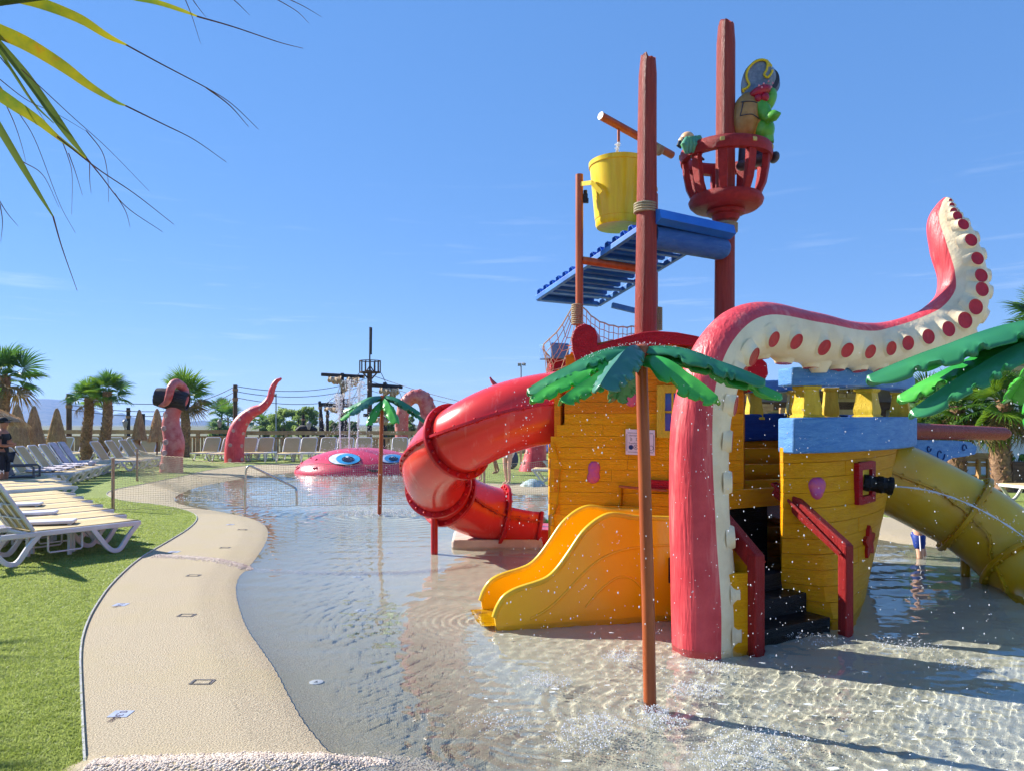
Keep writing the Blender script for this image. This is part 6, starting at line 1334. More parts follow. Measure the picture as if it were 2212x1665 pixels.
zf_ = lambda x: CAMH+(HOR-np.interp(CX+x/gy*FPX, [2040, 2110, 2235, 2300], [812, 800, 738, 738]))*gy/FPX
block_wall('stone_gable', 'sandstone block gable behind the right hand palms', gx(2070, gy), gx(2290, gy), zf_, gy, .3, .19, z0=2.5)
b = MB(); x0_, x1_ = gx(2060, gy), gx(2300, gy); b.prism([(x0_, gy+.1, 0), (x1_, gy+.1, 0), (x1_, gy+.1, zf_(x1_)-.1), (gx(2235, gy), gy+.1, zf_(gx(2235, gy))-.08), (x0_, gy+.1, zf_(x0_)-.1)], (0, 2, 0)); tag(b.build('gable_house', m_wall, None), 'white house wall carrying the sandstone gable at the right edge', 'building')
ty = 25.5; block_wall('stone_tower', 'low sandstone tower top seen under the big tentacle', gx(1784, ty), gx(1868, ty), lambda x: CAMH+(HOR-786)*ty/FPX, ty, .3, .19, z0=2.5)
b = MB(); b.box((gx(1826, ty), ty+.5, 1.5), (gx(1866, ty)-gx(1786, ty), .8, 3.2)); tag(b.build('tower_core', m_sand, None), 'sandstone tower body below the block course', 'building')
for k, px in enumerate((1752, 1768, 1784, 1800, 1826, 1850, 1868)):
    o = empty('picket', (gx(px, ty), ty-.3, 2.6), f'dark roof picket under the big tentacle, {["leftmost", "second from left", "third from left", "middle", "third from right", "second from right", "rightmost"][k]}', 'picket', 'roof pickets'); b = MB(); b.beam((gx(px, ty), ty-.25, 2.7), (gx(px, ty), ty-.25, CAMH+(HOR-790+4*(k % 2))*ty/FPX), .07, .07); b.build('pole', m_beam, o)
# pergola and railings
pg = empty('pergola', (gx(1640, 21), 21, 0), 'brown timber pergola seen between cabin and bow', 'pergola')
for px in (1618, 1650, 1690): b = MB(); b.beam((gx(px, 21), 21, 0), (gx(px, 21), 21, CAMH+(HOR-880)*21/FPX), .16, .16); b.build('post', m_pine, pg)
b = MB(); b.beam(D(1600, 878, 21), D(1668, 880, 21), .14, .2); b.build('beam', m_pine, pg); b = MB(); b.beam(D(1628, 882, 20.9), D(1650, 903, 20.9), .1, .1); b.build('brace', m_pine, pg)
rl = empty('pine_railing', (gx(2110, 19.4), 19.4, 0), 'pale pine railing between the right hand palm trunks', 'railing')
for (py, h_) in ((986, .22), (1002, .1), (1030, .1)): b = MB(); b.beam(D(2068, py, 19.4), D(2150, py+1, 19.4), .07, h_); b.build('rail', m_pine, rl)
for px in (2078, 2112, 2133, 2148): b = MB(); b.beam(D(px, 1050, 19.35), D(px, 990, 19.35), .14 if px == 2112 else .08, .06); b.build('post', m_pine, rl)
pl = empty('planter', (gx(2200, 17.5), 17.5, 0), 'brown timber planter with broad leaved plants at the right edge', 'planter'); b = MB(); b.box((gx(2215, 17.5), 17.6, .36), (.75, .4, .72)); b.build('box', m_beam, pl, bevel=.01)
rr = random.Random(3)
for k in range(16):
    a = rr.uniform(0, 6.28); q = Vector((gx(2208, 17.5)+rr.uniform(-.3, .25), 17.5+rr.uniform(-.15, .15), .72)); d = Vector((math.cos(a)*.35, math.sin(a)*.3, rr.uniform(.5, 1))); L_ = rr.uniform(.2, .42); s = d.cross(UP).normalized(); b = MB()
    b.grid([[q+d*L_*u-s*w+UP*-.1*u*u, q+d*L_*u+UP*(.02-.1*u*u), q+d*L_*u+s*w+UP*-.1*u*u] for u, w in ((0, .005), (.3, .05), (.6, .06), (.85, .035), (1, .002))]); b.build('leaf', m_pal[k % 2], pl, smooth=60)

# ================================================================== hills and air
m_hill = M('hill_scrub', lin((70, 80, 58)), .95, lin((98, 96, 74)), sc=.02, det=8, extra=(.06, .5, .62), extra_c=lin((48, 62, 42)))
HY = 2600; hp = [(-420, 905), (-260, 890), (-120, 880), (-20, 876), (30, 872), (60, 862), (100, 861), (140, 864), (180, 874), (205, 884), (235, 897), (262, 890), (285, 900), (330, 908), (360, 905), (400, 911), (440, 907), (470, 912), (520, 916), (620, 920)]
rows = []; cols = np.linspace(-420, 620, 150)
for j in range(12):
    v = j/11; row = []
    for px in cols:
        y = np.interp(px, [p[0] for p in hp], [p[1] for p in hp]); top_z = CAMH+(HOR-y)*HY/FPX; h = max(0, top_z+20)*(1-v)**1.3; Yq = HY-900*v; h *= 1+.06*noise.noise(Vector((px*.02, v*4, 1)))*(v > 0)
        row.append((gx(px, HY)*(Yq/HY), Yq+30*noise.noise(Vector((px*.03, v*5, 0))), -20+h+2.5*noise.noise(Vector((px*.25, v*6, 3)))*(v > 0)))
    rows.append(row)
b = MB(); b.grid(rows); b.build('hills', m_hill, kind='structure', smooth=60)
hz = bpy.data.materials.new('air'); hz.use_nodes = True; ht = hz.node_tree; ht.nodes.clear(); ho = ht.nodes.new('ShaderNodeOutputMaterial'); hv = ht.nodes.new('ShaderNodeVolumePrincipled')
hv.inputs['Color'].default_value = (.2, .38, .86, 1); hv.inputs['Density'].default_value = .00021; hv.inputs['Anisotropy'].default_value = .3; ht.links.new(hv.outputs[0], ho.inputs['Volume'])
b = MB(); b.box((-400, 1450, 52), (3800, 3200, 150)); b.build('haze', hz, kind='stuff')
# ================================================================== people
m_skin = M('skin', lin((222, 176, 150)), .55, lin((208, 158, 132)), sc=6, transl=.0); m_skin2 = M('tanned_skin', lin((172, 118, 90)), .55, lin((152, 100, 76)), sc=6)
m_hair = M('dark_hair', lin((48, 36, 30)), .6); m_hairb = M('brown_hair', lin((110, 78, 52)), .6)
def skin_obj(name, verts, edges, radii, mat, parent, sub=2, root=0):
    off = wloc(parent); me = bpy.data.meshes.new(name); me.from_pydata([tuple(Vector(v)-off) for v in verts], edges, []); me.materials.append(mat); o = link(name, me, None, parent)
    md = o.modifiers.new('skin', 'SKIN'); md.use_smooth_shade = True
    lay = me.skin_vertices[0] if me.skin_vertices else None
    if lay is None:
        bm = bmesh.new(); bm.from_mesh(me); bm.verts.layers.skin.verify(); bm.to_mesh(me); bm.free(); lay = me.skin_vertices[0]
    for i, r in enumerate(radii): lay.data[i].radius = (r, r) if not hasattr(r, '__len__') else r
    lay.data[root].use_root = True
    s = o.modifiers.new('sub', 'SUBSURF'); s.levels = sub; s.render_levels = sub; return o
def person(label, loc, yaw, H, pose, skin, garments, hair=None, hair_len=0, group=None):
    """pose: overrides of joint positions for a 1.75 m figure that faces +Y"""
    J = {'pelvis': (0, 0, .95), 'waist': (0, .01, 1.10), 'chest': (0, 0, 1.28), 'upper': (0, -.01, 1.40), 'neck': (0, 0, 1.49), 'jaw': (0, .02, 1.565), 'head': (0, .01, 1.645), 'crown': (0, 0, 1.72),
         'nose': (0, .115, 1.625), 'shL': (-.17, -.01, 1.40), 'elL': (-.235, -.03, 1.13), 'wrL': (-.25, .04, .89), 'haL': (-.25, .06, .82), 'shR': (.17, -.01, 1.40), 'elR': (.235, -.03, 1.13), 'wrR': (.25, .04, .89), 'haR': (.25, .06, .82),
         'hiL': (-.095, 0, .90), 'knL': (-.10, .02, .50), 'anL': (-.10, -.02, .09), 'toL': (-.115, .15, .035), 'hiR': (.095, 0, .90), 'knR': (.10, .02, .50), 'anR': (.10, -.02, .09), 'toR': (.115, .15, .035)}
    J.update(pose); k = H/1.75; L0 = Vector(loc); R = R3(z=yaw); W = {n: L0+R @ (Vector(p)*k) for n, p in J.items()}
    Rd = {'pelvis': (.155, .115), 'waist': (.125, .095), 'chest': (.15, .105), 'upper': (.13, .085), 'neck': .052, 'jaw': .066, 'head': .094, 'crown': .062, 'nose': .016, 'sh': .06, 'el': .041, 'wr': .028, 'ha': .032, 'hi': .088, 'kn': .056, 'an': .036, 'to': .03}
    o = empty('person', L0, label, 'person', group); names = list(J); rad = lambda n: (lambda r: tuple(x*k for x in r) if hasattr(r, '__len__') else r*k)(Rd.get(n, Rd.get(n[:2])))
    E = [('pelvis', 'waist'), ('waist', 'chest'), ('chest', 'upper'), ('upper', 'neck'), ('neck', 'jaw'), ('jaw', 'head'), ('head', 'crown'), ('head', 'nose')]
    for s in 'LR': E += [('upper', 'sh'+s), ('sh'+s, 'el'+s), ('el'+s, 'wr'+s), ('wr'+s, 'ha'+s), ('pelvis', 'hi'+s), ('hi'+s, 'kn'+s), ('kn'+s, 'an'+s), ('an'+s, 'to'+s)]
    V = [W[n] for n in names]; Rr = [rad(n) for n in names]; ed = [(names.index(a), names.index(c)) for a, c in E]
    for s in 'LR':                          # four fingers and a thumb on each hand
        d = (W['ha'+s]-W['wr'+s]).normalized(); x = d.cross(R @ Vector((0, 1, 0)));
        x = x.normalized() if x.length > .1 else R @ Vector((1, 0, 0))
        y = d.cross(x)
        for q, (off, ln) in enumerate(((-.027, .062), (-.009, .074), (.009, .07), (.027, .055), (.04, .03))):
            V += [W['ha'+s]+x*off*k+d*((.03 if q < 4 else -.02)*k), W['ha'+s]+x*(off*1.25)*k+d*((.03 if q < 4 else -.0)+ln)*k+y*.012*k]; Rr += [.0095*k, .0075*k]; m = len(V); ed += [(names.index('ha'+s), m-2), (m-2, m-1)]
    skin_obj('body', V, ed, Rr, skin, o)
    for gname, gm, chain, gr in garments:
        vs = []; rs = []; es = []; idx_ = {}
        for a, c, ua, uc in chain:
            ids = []
            for n_, o_, u in ((a, c, ua), (a, c, uc)):
                key = (a if u == 0 else c if u == 1 else (a, c, u))
                if key not in idx_:
                    p = W[a].lerp(W[c], u); ra, rc = rad(a), rad(c); f = lambda r: max(r) if hasattr(r, '__len__') else r
                    r = (tuple(x+gr*k for x in ra) if (u == 0 and hasattr(ra, '__len__')) else tuple(x+gr*k for x in rc) if (u == 1 and hasattr(rc, '__len__')) else lerp(f(ra), f(rc), u)+gr*k)
                    idx_[key] = len(vs); vs.append(p); rs.append(r)
                ids.append(idx_[key])
            es.append(tuple(ids))
        skin_obj(gname, vs, es, rs, gm, o)
    if hair:
        b = MB(); hc = W['head']; b.ell(hc+R @ Vector((0, -.018, .03))*k, (.098*k, .108*k, .095*k), 14, 10)
        if hair_len: b.tube([hc+R @ Vector((0, -.07, .03))*k, hc+R @ Vector((0, -.1, -.06))*k, hc+R @ Vector((0, -.09, -hair_len))*k], [.08*k, .07*k, .03*k], 10)
        b.build('hair', hair, o, smooth=60)
    b = MB()
    for s in (-1, 1): b.ell(W['head']+R @ Vector((s*.034, .088, .012))*k, .011*k, 8, 6)
    b.build('eyes', M('eye_dark', (.02, .02, .02), .2), o)
    b = MB(); b.beam(W['head']+R @ Vector((-.025, .088, -.06))*k, W['head']+R @ Vector((.025, .088, -.06))*k, .008*k, .012*k); b.build('mouth', M('lips', lin((176, 96, 90)), .5), o)
    return o, W, R, k
legs = lambda u: [('pelvis', 'hiL', 0, 1), ('pelvis', 'hiR', 0, 1), ('hiL', 'knL', 1e-9 if False else 0, u), ('hiR', 'knR', 0, u)]
m_blackc = M('black_cloth', (.012, .012, .014), .8); m_navyc = M('navy_cloth', lin((24, 28, 44)), .8); m_blueshort = M('blue_swim_shorts', lin((28, 66, 158)), .6, lin((20, 50, 132)), sc=12); m_whitec = M('white_bikini', lin((226, 222, 228)), .6); m_greyc = M('grey_swim_shorts', lin((60, 66, 82)), .7)
# man in black on the left, arms folded, facing right
gl_ = G(6, 1072); folded = {'elL': (-.25, .06, 1.14), 'wrL': (-.02, .2, 1.18), 'haL': (.08, .19, 1.2), 'elR': (.25, .06, 1.14), 'wrR': (.04, .19, 1.13), 'haR': (-.07, .2, 1.15)}
gd, W, R, k = person('man in black shirt, cap and sunglasses standing with folded arms at the left edge', gl_, -PI/2+.15, 1.75, folded, m_skin2,
    [('shirt', m_blackc, [('waist', 'pelvis', 0, 1), ('waist', 'chest', 0, 1), ('chest', 'upper', 0, 1), ('upper', 'shL', 0, 1), ('upper', 'shR', 0, 1), ('shL', 'elL', 0, .6), ('shR', 'elR', 0, .6)], .018), ('shorts', m_navyc, legs(.95), .022)])
b = MB(); b.ell(W['head']+R @ Vector((0, -.01, .045))*k, (.1*k, .112*k, .075*k), 16, 8); b.prism([W['head']+R @ Vector((x*.075, .08+.1*math.cos(x*1.3), .045))*k for x in np.linspace(-1, 1, 9)], UP*.012); b.build('cap', m_blackc, gd, smooth=50)
b = MB(); b.beam(W['head']+R @ Vector((-.09, .09, .015))*k, W['head']+R @ Vector((.09, .09, .015))*k, .02, .04); [b.beam(W['head']+R @ Vector((s*.095, .09, .018))*k, W['head']+R @ Vector((s*.098, -.02, .02))*k, .008, .014) for s in (-1, 1)]; b.build('sunglasses', m_hatd, gd)
flat_text('SM', W['knR'].lerp(W['hiR'], .16)+R @ Vector((.09, .06, 0)), R @ Vector((-.3, 1, 0)) if False else Vector((1, 0, 0)), UP, .13, m_whitec, 'shorts_lettering', gd).location += Vector((-.02, -.13, 0))
# girl in white bikini bottoms under the slide
bp = G(1096, 1046)
person('bather in white bikini standing on the deck behind the red slide', bp, 2.5, 1.62, {'elL': (-.22, .1, 1.22), 'wrL': (-.12, .2, 1.38), 'haL': (-.09, .2, 1.44), 'elR': (.22, .1, 1.22), 'wrR': (.12, .2, 1.38), 'haR': (.09, .2, 1.44), 'knL': (-.07, .02, .5), 'knR': (.07, .03, .5), 'anL': (-.05, -.02, .09), 'anR': (.05, -.02, .09), 'toL': (-.07, .15, .035), 'toR': (.06, .15, .035)}, m_skin,
    [('bikini_bottom', m_whitec, [('pelvis', 'hiL', 0, 1), ('pelvis', 'hiR', 0, 1)], .008), ('bikini_top', m_whitec, [('chest', 'upper', -.0, .5)], .008)], m_hairb, .25)
# child in blue shorts wading on the right
kp = D(1982, 1198, 9.3); kp.z = WL-.36
ch, W, R, k = person('small child in blue swim shorts wading behind the bow with an arm out', kp, -1.95, 1.2, {'elR': (.3, .1, 1.16), 'wrR': (.36, .3, 1.06), 'haR': (.38, .37, 1.04), 'elL': (-.28, -.05, 1.16), 'wrL': (-.32, .08, .98), 'haL': (-.33, .12, .92), 'knL': (-.16, .12, .52), 'anL': (-.2, -.04, .1), 'knR': (.16, .02, .5), 'anR': (.2, -.14, .1), 'toR': (.2, .03, .04), 'toL': (-.2, .13, .04)}, m_skin,
    [('swim_shorts', m_blueshort, [('waist', 'pelvis', .55, 1)]+legs(.62), .03)], m_hairb)
for s in ('L', 'R'):
    b = MB(); d = R @ Vector((-.13*k if s == 'L' else .13*k, .0, 0)); b.beam(W['hi'+s]+d+UP*.02, W['hi'+s].lerp(W['kn'+s], .6)+d*.95, .008, .02); b.build('side_stripe', m_whitec, ch)
b = MB(); b.beam(W['pelvis']+R @ Vector((0, .155, .03))*k, W['pelvis']+R @ Vector((0.02, .15, -.07))*k, .012, .008); b.build('drawstring', m_whitec, ch)
# bending bather and others beyond the slide
person('bather in dark shorts bending forward on the deck left of the handrail', G(1036, 1040), 1.9, 1.45, {'waist': (0, .08, 1.08), 'chest': (0, .24, 1.14), 'upper': (0, .36, 1.16), 'neck': (0, .45, 1.16), 'jaw': (0, .52, 1.13), 'head': (0, .6, 1.14), 'crown': (0, .68, 1.15), 'nose': (0, .62, 1.04), 'shL': (-.17, .36, 1.15), 'elL': (-.2, .4, .88), 'wrL': (-.18, .46, .64), 'haL': (-.18, .47, .57), 'shR': (.17, .36, 1.15), 'elR': (.2, .4, .88), 'wrR': (.18, .46, .64), 'haR': (.18, .47, .57)}, m_skin, [('swim_shorts', m_greyc, legs(.6), .02)], m_hair)
person('distant walker in dark shorts behind the bent bather', G(1070, 1024), 2.2, 1.7, {'knL': (-.1, .14, .52), 'anL': (-.1, .05, .1), 'toL': (-.11, .2, .05), 'knR': (.1, -.03, .5), 'anR': (.1, -.2, .12), 'toR': (.11, -.06, .03)}, m_skin2, [('swim_shorts', m_greyc, legs(.7), .025)], m_hair)
person('distant girl in pale swimsuit standing left of the tall coral tentacle', G(1120, 1008), 2.8, 1.5, {}, m_skin, [('swimsuit', m_whitec, [('pelvis', 'waist', 0, 1), ('waist', 'chest', 0, 1), ('pelvis', 'hiL', 0, .9), ('pelvis', 'hiR', 0, .9)], .01)], m_hairb, .2)
# bag of toys on the turf and goggles bag on the deck
bg_ = empty('backpack', G(1104, 1012), 'yellow and blue backpacks heaped behind the bather', 'bag'); q = G(1104, 1012)
b = MB(); b.ell(q+UP*.35, (.26, .2, .35), 14, 10); b.build('bag', M('blue_bag', lin((50, 80, 110)), .7), bg_, smooth=60); b = MB(); b.ell(q+Vector((.02, -.05, .8)), (.2, .16, .18), 14, 10); b.build('ball', M('yellow_ball', lin((232, 196, 40)), .5), bg_, smooth=60)
q = G(1150, 1049); tb = empty('mesh_bag', q, 'crumpled pale mesh bag lying on the deck behind the slide', 'bag'); b = MB(); b.lathe([(.30, 0), (.28, .06), (.2, .13), (.08, .18), (.001, .19)], 20, q, wob=lambda a, i: 1+.15*math.sin(3*a+i)+.08*math.sin(7*a)); b.build('cloth', M('pale_mesh', lin((196, 206, 206)), .7, lin((140, 170, 160)), sc=14, bump=1, bsc=30), tb, smooth=40)
q = D(1152, 1095, 12.5); q.z = WL; tt = empty('toy_turtle', q, 'small green brown toy floating behind the slide mouth', 'toy'); b = MB(); b.ell(q, (.24, .2, .14), 14, 8); b.build('shell', m_shell, tt, smooth=60); b = MB(); b.ell(q+Vector((.25, -.05, .0)), (.09, .07, .06), 10, 6); b.ell(q+Vector((.1, -.18, -.03)), (.12, .06, .03), 10, 6); b.build('head', m_tg, tt, smooth=60)

# ================================================================== palm frond hanging in from the top left
m_fr = M('frond_blade', lin((150, 142, 20)), .45, lin((92, 112, 36)), sc=9, stretch=(1, 1, 1), transl=.55, extra=(14, .56, .7), extra_c=lin((170, 92, 26))); m_fd = M('frond_dark', lin((96, 112, 48)), .5, lin((70, 92, 40)), sc=9, transl=.4); m_ft = M('frond_thread', lin((118, 78, 62)), .8, lin((84, 50, 40)), sc=9)
FY = 1.75; fro = empty('palm_frond', (-2.3, 1.7, 0), 'yellowing fan palm fronds hanging into view at the top left', 'palm frond')
zs = .3873
def Fp(x, y, dy=0): return D(x*zs, y*zs, FY+dy)
def blade(pts, ws, mat, dy=0):
    n = 26; P = spline(pts, n); Wd = np.interp(np.linspace(0, 1, n), np.linspace(0, 1, len(ws)), ws); rows = []
    for i in range(n):
        c = Fp(P[i][0], P[i][1], dy+.10*(i/n)); d = Fp(*P[min(i+1, n-1)][:2])-Fp(*P[max(i-1, 0)][:2]); d.normalize(); s = d.cross(Vector((0, 1, 0))).normalized(); w = max(.0006, Wd[i]*zs*FY/FPX/2); rows.append([c+s*w+Vector((0, -.35*w, 0)), c, c-s*w+Vector((0, -.25*w, 0))])
    b = MB(); b.grid(rows); return b.build('leaflet', mat, fro, smooth=70)
blade([(-160, -90), (80, -14), (250, 32), (450, 112), (600, 205), (715, 258)], [56, 62, 62, 52, 34, 9], m_fr)
blade([(-200, 100), (-20, 175), (150, 250), (350, 372), (500, 482), (640, 567), (705, 594)], [70, 86, 80, 66, 44, 22, 8], m_fr, .03)
blade([(-160, 60), (-10, 240), (150, 430), (300, 640), (400, 780), (485, 885)], [30, 44, 54, 52, 36, 10], m_fd, .06)
blade([(-180, 430), (-20, 520), (100, 600), (220, 680), (320, 765), (480, 885)], [60, 72, 66, 50, 26, 8], m_fr, .02)
blade([(-120, 520), (-10, 700), (100, 885), (200, 1052), (300, 1215)], [40, 48, 42, 30, 9], m_fd, .05)
blade([(600, -50), (740, -10), (870, 16), (1000, 57), (1105, 96)], [26, 32, 30, 24, 9], m_fr, .04)
blade([(-120, 120), (0, 290), (90, 430), (190, 580), (300, 690)], [16, 20, 18, 14, 5], m_fd, .08)
th = [[(705, 254), (900, 360), (1150, 492), (1290, 580), (1440, 722)], [(1150, 492), (1280, 590), (1385, 708)], [(700, 592), (900, 690), (1080, 780), (1262, 906)], [(480, 882), (560, 980), (700, 1152), (905, 1294)], [(320, 765), (540, 940), (750, 1082), (968, 1252)], [(296, 1208), (345, 1380), (430, 1622)], [(1098, 94), (1300, 152), (1550, 236), (1690, 272)],
      [(-20, 430), (150, 560), (320, 640), (480, 734)], [(120, 390), (260, 520), (400, 650), (600, 830), (830, 1066)], [(30, 580), (80, 690), (120, 810), (144, 905)], [(-10, 470), (110, 640), (200, 792), (330, 1132), (420, 1300)], [(345, 785), (380, 880), (402, 980), (400, 1200)], [(382, 855), (420, 960), (460, 1092)], [(-10, 1110), (40, 1190), (100, 1262)], [(1025, -20), (1070, 92), (1118, 245)], [(1500, -25), (1650, 62), (1722, 132)], [(1570, -20), (1690, 36), (1792, 96)], [(1280, -20), (1340, 35), (1392, 88)], [(1060, -20), (1110, 50), (1150, 100)], [(0, 320), (120, 470), (200, 600), (265, 700)], [(480, 730), (570, 850), (600, 980), (605, 1130)], [(0, 1140), (14, 1240), (4, 1350)], [(130, 905), (240, 980), (330, 1160)], [(500, 900), (500, 1000), (508, 1080)], [(640, 1080), (700, 1180), (726, 1270)]]
for k, pts in enumerate(th):
    n = 22; P = spline(pts, n); b = MB(); w0 = (.0021 if k < 7 else .0013); b.tube([Fp(p[0], p[1], .06+.02*(k % 4)+.05*i/n) for i, p in enumerate(P)], [w0*(1-.75*i/n) for i in range(n)], 5); b.build('thread', m_ft, fro, smooth=60)
b = MB(); b.tube([(-2.3, 1.7, -.0), (-2.28, 1.7, 1.4), (-2.25, 1.72, 2.35)], [.17, .15, .13], 14); b.build('trunk', m_trunk, fro, smooth=60)
for e in ((-180, -100), (-200, 90), (-170, 420), (-140, 520), (590, -60), (1200, -200)):
    q = Fp(*e); b = MB(); b.tube([(-2.25, 1.72, 2.3), Vector((-2.25, 1.72, 2.3)).lerp(q, .6)+UP*.06, q], [.02, .012, .006], 6); b.build('leaf_stalk', m_fd, fro, smooth=60)

# ================================================================== falling water, splash, foam
m_drop = M('water_drop', (.86, .87, .9), .12, (.9, .9, .92), sc=3, transl=.35, spec=.8)
m_jet = M('jet_water', (.9, .92, .95), .08, (.8, .85, .9), sc=30, transl=.3, spec=.8)
m_foam = M('foam', (.86, .88, .88), .5, (.78, .82, .82), sc=30, transl=.2)
dr = np.random.default_rng(12); Cd = []; Rd_ = []
def drops(P, r0, r1): Cd.extend([tuple(p) for p in P]); Rd_.extend(list(r0+(r1-r0)*dr.random(len(P))**2.2))
# curtain under the near spray palm and round its leaf tips
for (az, L) in ((196, .75), (212, .75), (238, .7), (302, .66), (344, .82), (352, .85), (150, .75), (95, .75), (42, .75)):
    a = math.radians(az); tip = Vector(topA)+Vector((math.cos(a)*L, math.sin(a)*L, -.3))
    n = 46; z = tip.z-dr.random(n)**1.3*(tip.z-WL); s = .05+.10*(tip.z-z); drops(np.stack([tip.x+dr.normal(0, 1, n)*s, tip.y+dr.normal(0, 1, n)*s, z], 1), .0022, .0065)
n = 270; a = dr.uniform(0, 2*PI, n); q = .25+.7*dr.random(n)**.7; z = WL+dr.random(n)*(topA.z-.2-WL); drops(np.stack([topA.x+q*np.cos(a), topA.y+q*np.sin(a), z], 1), .002, .006)
for (az, L) in ((344, .7), (196, .62)):    # water running over the top leaves
    a = math.radians(az); t = dr.random(90)*.6; drops(np.stack([topA.x+math.cos(a)*L*t+dr.normal(0, .012, 90), topA.y+math.sin(a)*L*t+dr.normal(0, .012, 90), topA.z+.012-.26*t**1.8+dr.random(90)*.015], 1), .0018, .0045)
# curtain of the right hand spray palm
n = 380; a = dr.uniform(0, 2*PI, n); q = .3+.8*dr.random(n)**.7; z = WL+dr.random(n)*(topC.z-.25-WL); drops(np.stack([topC.x+q*np.cos(a), topC.y+q*np.sin(a), z], 1), .002, .0062)
# distant spray palm
n = 420; a = dr.uniform(0, 2*PI, n); q = .2+.7*dr.random(n); z = WL+dr.random(n)*(topB.z-.2-WL); drops(np.stack([topB.x+q*np.cos(a), topB.y+q*np.sin(a), z], 1), .004, .012)
# spray blown about the big tentacle and the bow
n = 230; drops(np.stack([dr.uniform(1.6, 3.4, n), dr.uniform(4.6, 6.0, n), WL+dr.random(n)*2.2], 1), .002, .0055)
n = 150; t = dr.random(n); drops(np.stack([1.9+2.0*t, 5.9+.4*t+dr.normal(0, .05, n), 2.1-.25*dr.random(n)], 1), .002, .006)
# cannon jet, spout stream
c0_ = gp+can_d*.27; n = 330; t = dr.random(n)*1.05; P = np.array(c0_)[None]+np.array(Vector((.62, -.42, .02)))[None]*(t*1.6)[:, None]; P[:, 2] += -.62*t**2; P += dr.normal(0, 1, (n, 3))*(.004+.028*t)[:, None]; drops(P, .002, .007)
n = 110; t = dr.random(n); drops(np.stack([SPOUT.x-.05*t+dr.normal(0, .016, n), SPOUT.y+dr.normal(0, .016, n), SPOUT.z-(SPOUT.z-bc.z-.72)*t], 1), .005, .015)
# octopus fountain
fc = oc_pt(1.3, 4.0)
for (dx, h) in ((-.25, 1.85), (.05, 2.3), (.33, 2.25)):
    n = 420; t = dr.random(n); w = .015+.05*t**3; drops(np.stack([fc.x+dx*(1+.25*t)+dr.normal(0, 1, n)*w, fc.y+dr.normal(0, 1, n)*w, fc.z+h*t], 1), .008, .022)
    n = 260; t = dr.random(n); drops(np.stack([fc.x+dx*1.3+dr.normal(0, .10, n), fc.y+dr.normal(0, .1, n), fc.z+h*(1.02-.38*t**1.5)], 1), .008, .03)
n = 900; t = dr.random(n); a = dr.uniform(0, 6.28, n); q = .2+1.0*dr.random(n)*(1-t*.5); drops(np.stack([fc.x+q*np.cos(a), fc.y+q*np.sin(a), fc.z+2.0*t], 1), .006, .018)
n = 600; a = dr.uniform(0, 6.28, n); q = dr.random(n)**.6*1.05; th_ = np.arccos(np.clip(q, 0, 1)); drops(np.stack([ocx+oa*q*np.cos(a), ocY+ob*q*np.sin(a), WL+oh*np.sin(th_)*1.08+dr.random(n)*.12], 1), .006, .016)
Rd_ = np.array(Rd_)*.74; scatter_balls('water_drops', np.array(Cd), np.stack([Rd_*.85, Rd_*.85, Rd_*1.5], 1), m_drop, 'stuff')
jet = empty('water_jet', c0_, 'thin water jet arcing from the cannon', 'water jet'); P = [Vector(c0_)+Vector((.62, -.42, .02))*(t*1.6)+UP*(-.62*t**2) for t in np.linspace(0, .8, 24)]
b = MB(); b.tube(P, [.007+.004*math.sin(i*1.9)*(i > 3) for i in range(24)], 6); b.build('stream', m_jet, jet, smooth=60)
jet = empty('water_jet', SPOUT, 'short broken stream falling from the spout into the bucket', 'water jet'); L_ = SPOUT.z-bc.z-.74
b = MB(); b.tube([SPOUT+Vector((-.03*t, 0, -L_*t)) for t in np.linspace(0, 1, 14)], [.013+.005*math.sin(i*2.3) for i in range(14)], 7); b.build('stream', m_jet, jet, smooth=60)
for k, (dx, h) in enumerate(((-.25, 1.85), (.05, 2.3), (.33, 2.25))):
    jet = empty('water_jet', (fc.x+dx, fc.y, fc.z), f'{["left", "middle", "right"][k]} jet of the fountain on the octopus', 'water jet', 'octopus fountain jets'); b = MB(); b.tube([fc+Vector((dx*(1+.25*t), 0, h*t)) for t in np.linspace(0, 1, 22)], [.018+.012*(i/21)+.008*math.sin(i*1.7) for i in range(22)], 7); b.build('stream', m_jet, jet, smooth=60)
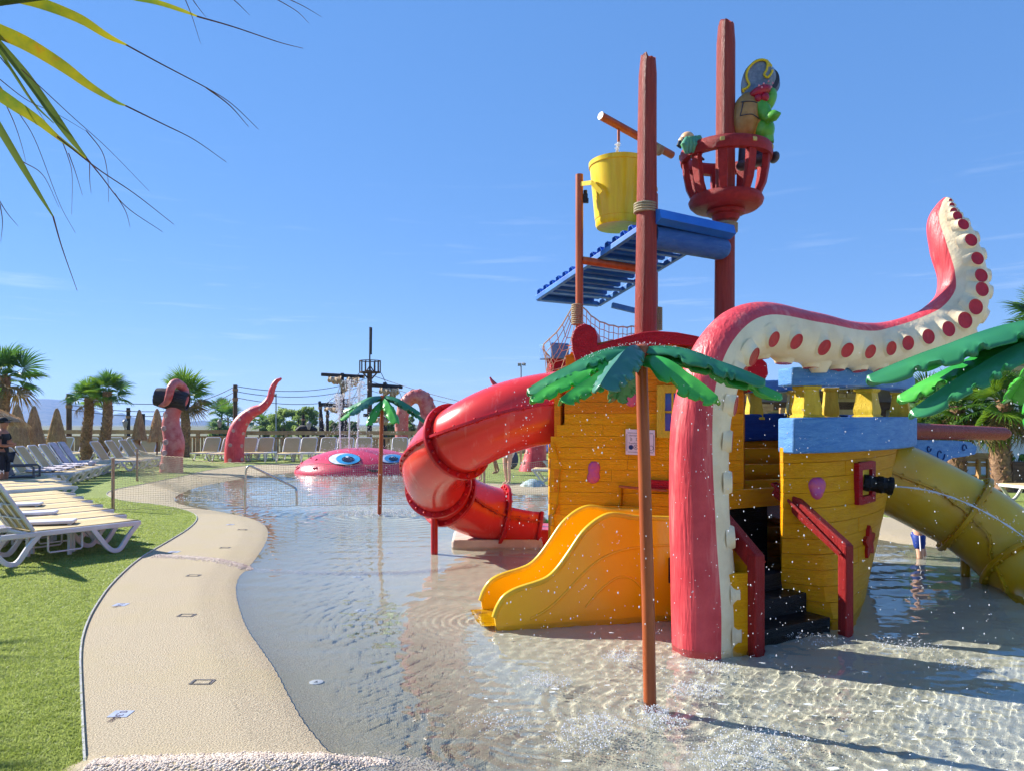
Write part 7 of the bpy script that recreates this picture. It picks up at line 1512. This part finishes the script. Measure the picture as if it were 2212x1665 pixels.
# splash crowns and bubbles where the water lands
Cd = []; Rd_ = []
def splash(px, py, rad, h, n, r0, r1, Y=None):
    c = G(px, py, WL); a = dr.uniform(0, 6.28, n); q = rad*dr.random(n)**.6; z = WL+h*dr.random(n)**2.4*(1-.6*q/rad); drops(np.stack([c.x+q*np.cos(a), c.y+q*np.sin(a)*.8, z], 1), r0, r1)
for (px, py, rad, h, n) in ((1290, 1570, .20, .07, 380), (1180, 1470, .17, .05, 260), (1500, 1490, .18, .06, 300), (1570, 1640, .22, .07, 330), (1430, 1560, .14, .05, 220), (1250, 1600, .18, .04, 200), (1650, 1600, .25, .04, 240), (1340, 1420, .14, .08, 240), (1080, 1560, .2, .03, 160), (1408, 1535, .10, .03, 160), (1530, 1440, .2, .04, 180), (1960, 1395, .25, .06, 160), (2090, 1440, .2, .05, 120), (1760, 1380, .22, .04, 140)): splash(px, py, rad, h, n*2, .0011, .005)
for (px, py, rad, h, n) in ((820, 1108, .7, .10, 420), (770, 1032, 1.9, .12, 700), (560, 1060, 1.2, .04, 260), (960, 1090, .7, .05, 200), (640, 1085, 1.2, .04, 260), (450, 1075, .8, .03, 160)): splash(px, py, rad, h, n, .006, .016)
scatter_balls('water_splash', np.array(Cd), np.array(Rd_), m_drop, 'stuff')
Cd = []; Rd_ = []; n = 5200                                   # floating bubbles in the churned shallows
yy_ = 3.35+2.3*dr.random(n)**1.2; xx_ = -.5+3.6*dr.random(n); dens = np.exp(-(((xx_-1.2)/1.2)**2+((yy_-4.2)/.9)**2)); kp_ = dr.random(n) < dens; P = np.stack([xx_[kp_], yy_[kp_]], 1); zz2 = WL+wave(P[:, 0], P[:, 1]); rr2 = .0016+.0042*dr.random(len(P))**3
scatter_balls('bubbles', np.column_stack([P, zz2]), np.column_stack([rr2, rr2, rr2*.7]), m_foam, 'stuff')
# flat foam flecks
n = 110; cx_ = dr.uniform(-.2, 3.4, n); cy_ = 3.4+3.0*dr.random(n); vs = []; fs = []
for i in range(n):
    s = .005+.016*dr.random()**2; a0 = dr.uniform(0, 6.28); m = 9; base = len(vs); ring = []
    for k in range(m):
        a = 2*PI*k/m; q = s*(.55+.6*dr.random()); ring.append((cx_[i]+q*1.7*math.cos(a+a0*.2), cy_[i]+q*.7*math.sin(a+a0*.2)))
    R_ = np.array(ring+[(cx_[i], cy_[i])]); z = WL+wave(R_[:, 0], R_[:, 1])+.0022; vs += [(R_[k, 0], R_[k, 1], z[k]) for k in range(m+1)]; fs += [(base+k, base+(k+1) % m, base+m) for k in range(m)]
fast_mesh('foam_flecks', np.array(vs), np.array(fs), m_foam, None, True, 'stuff')
for o in scene.objects:                                      # everything that stands in the pool takes the light the ripples focus
    if o.type == 'MESH' and o.name not in ('water', 'haze') and not o.name.startswith(('grass', 'hills')):
        o.cycles.is_caustics_receiver = True
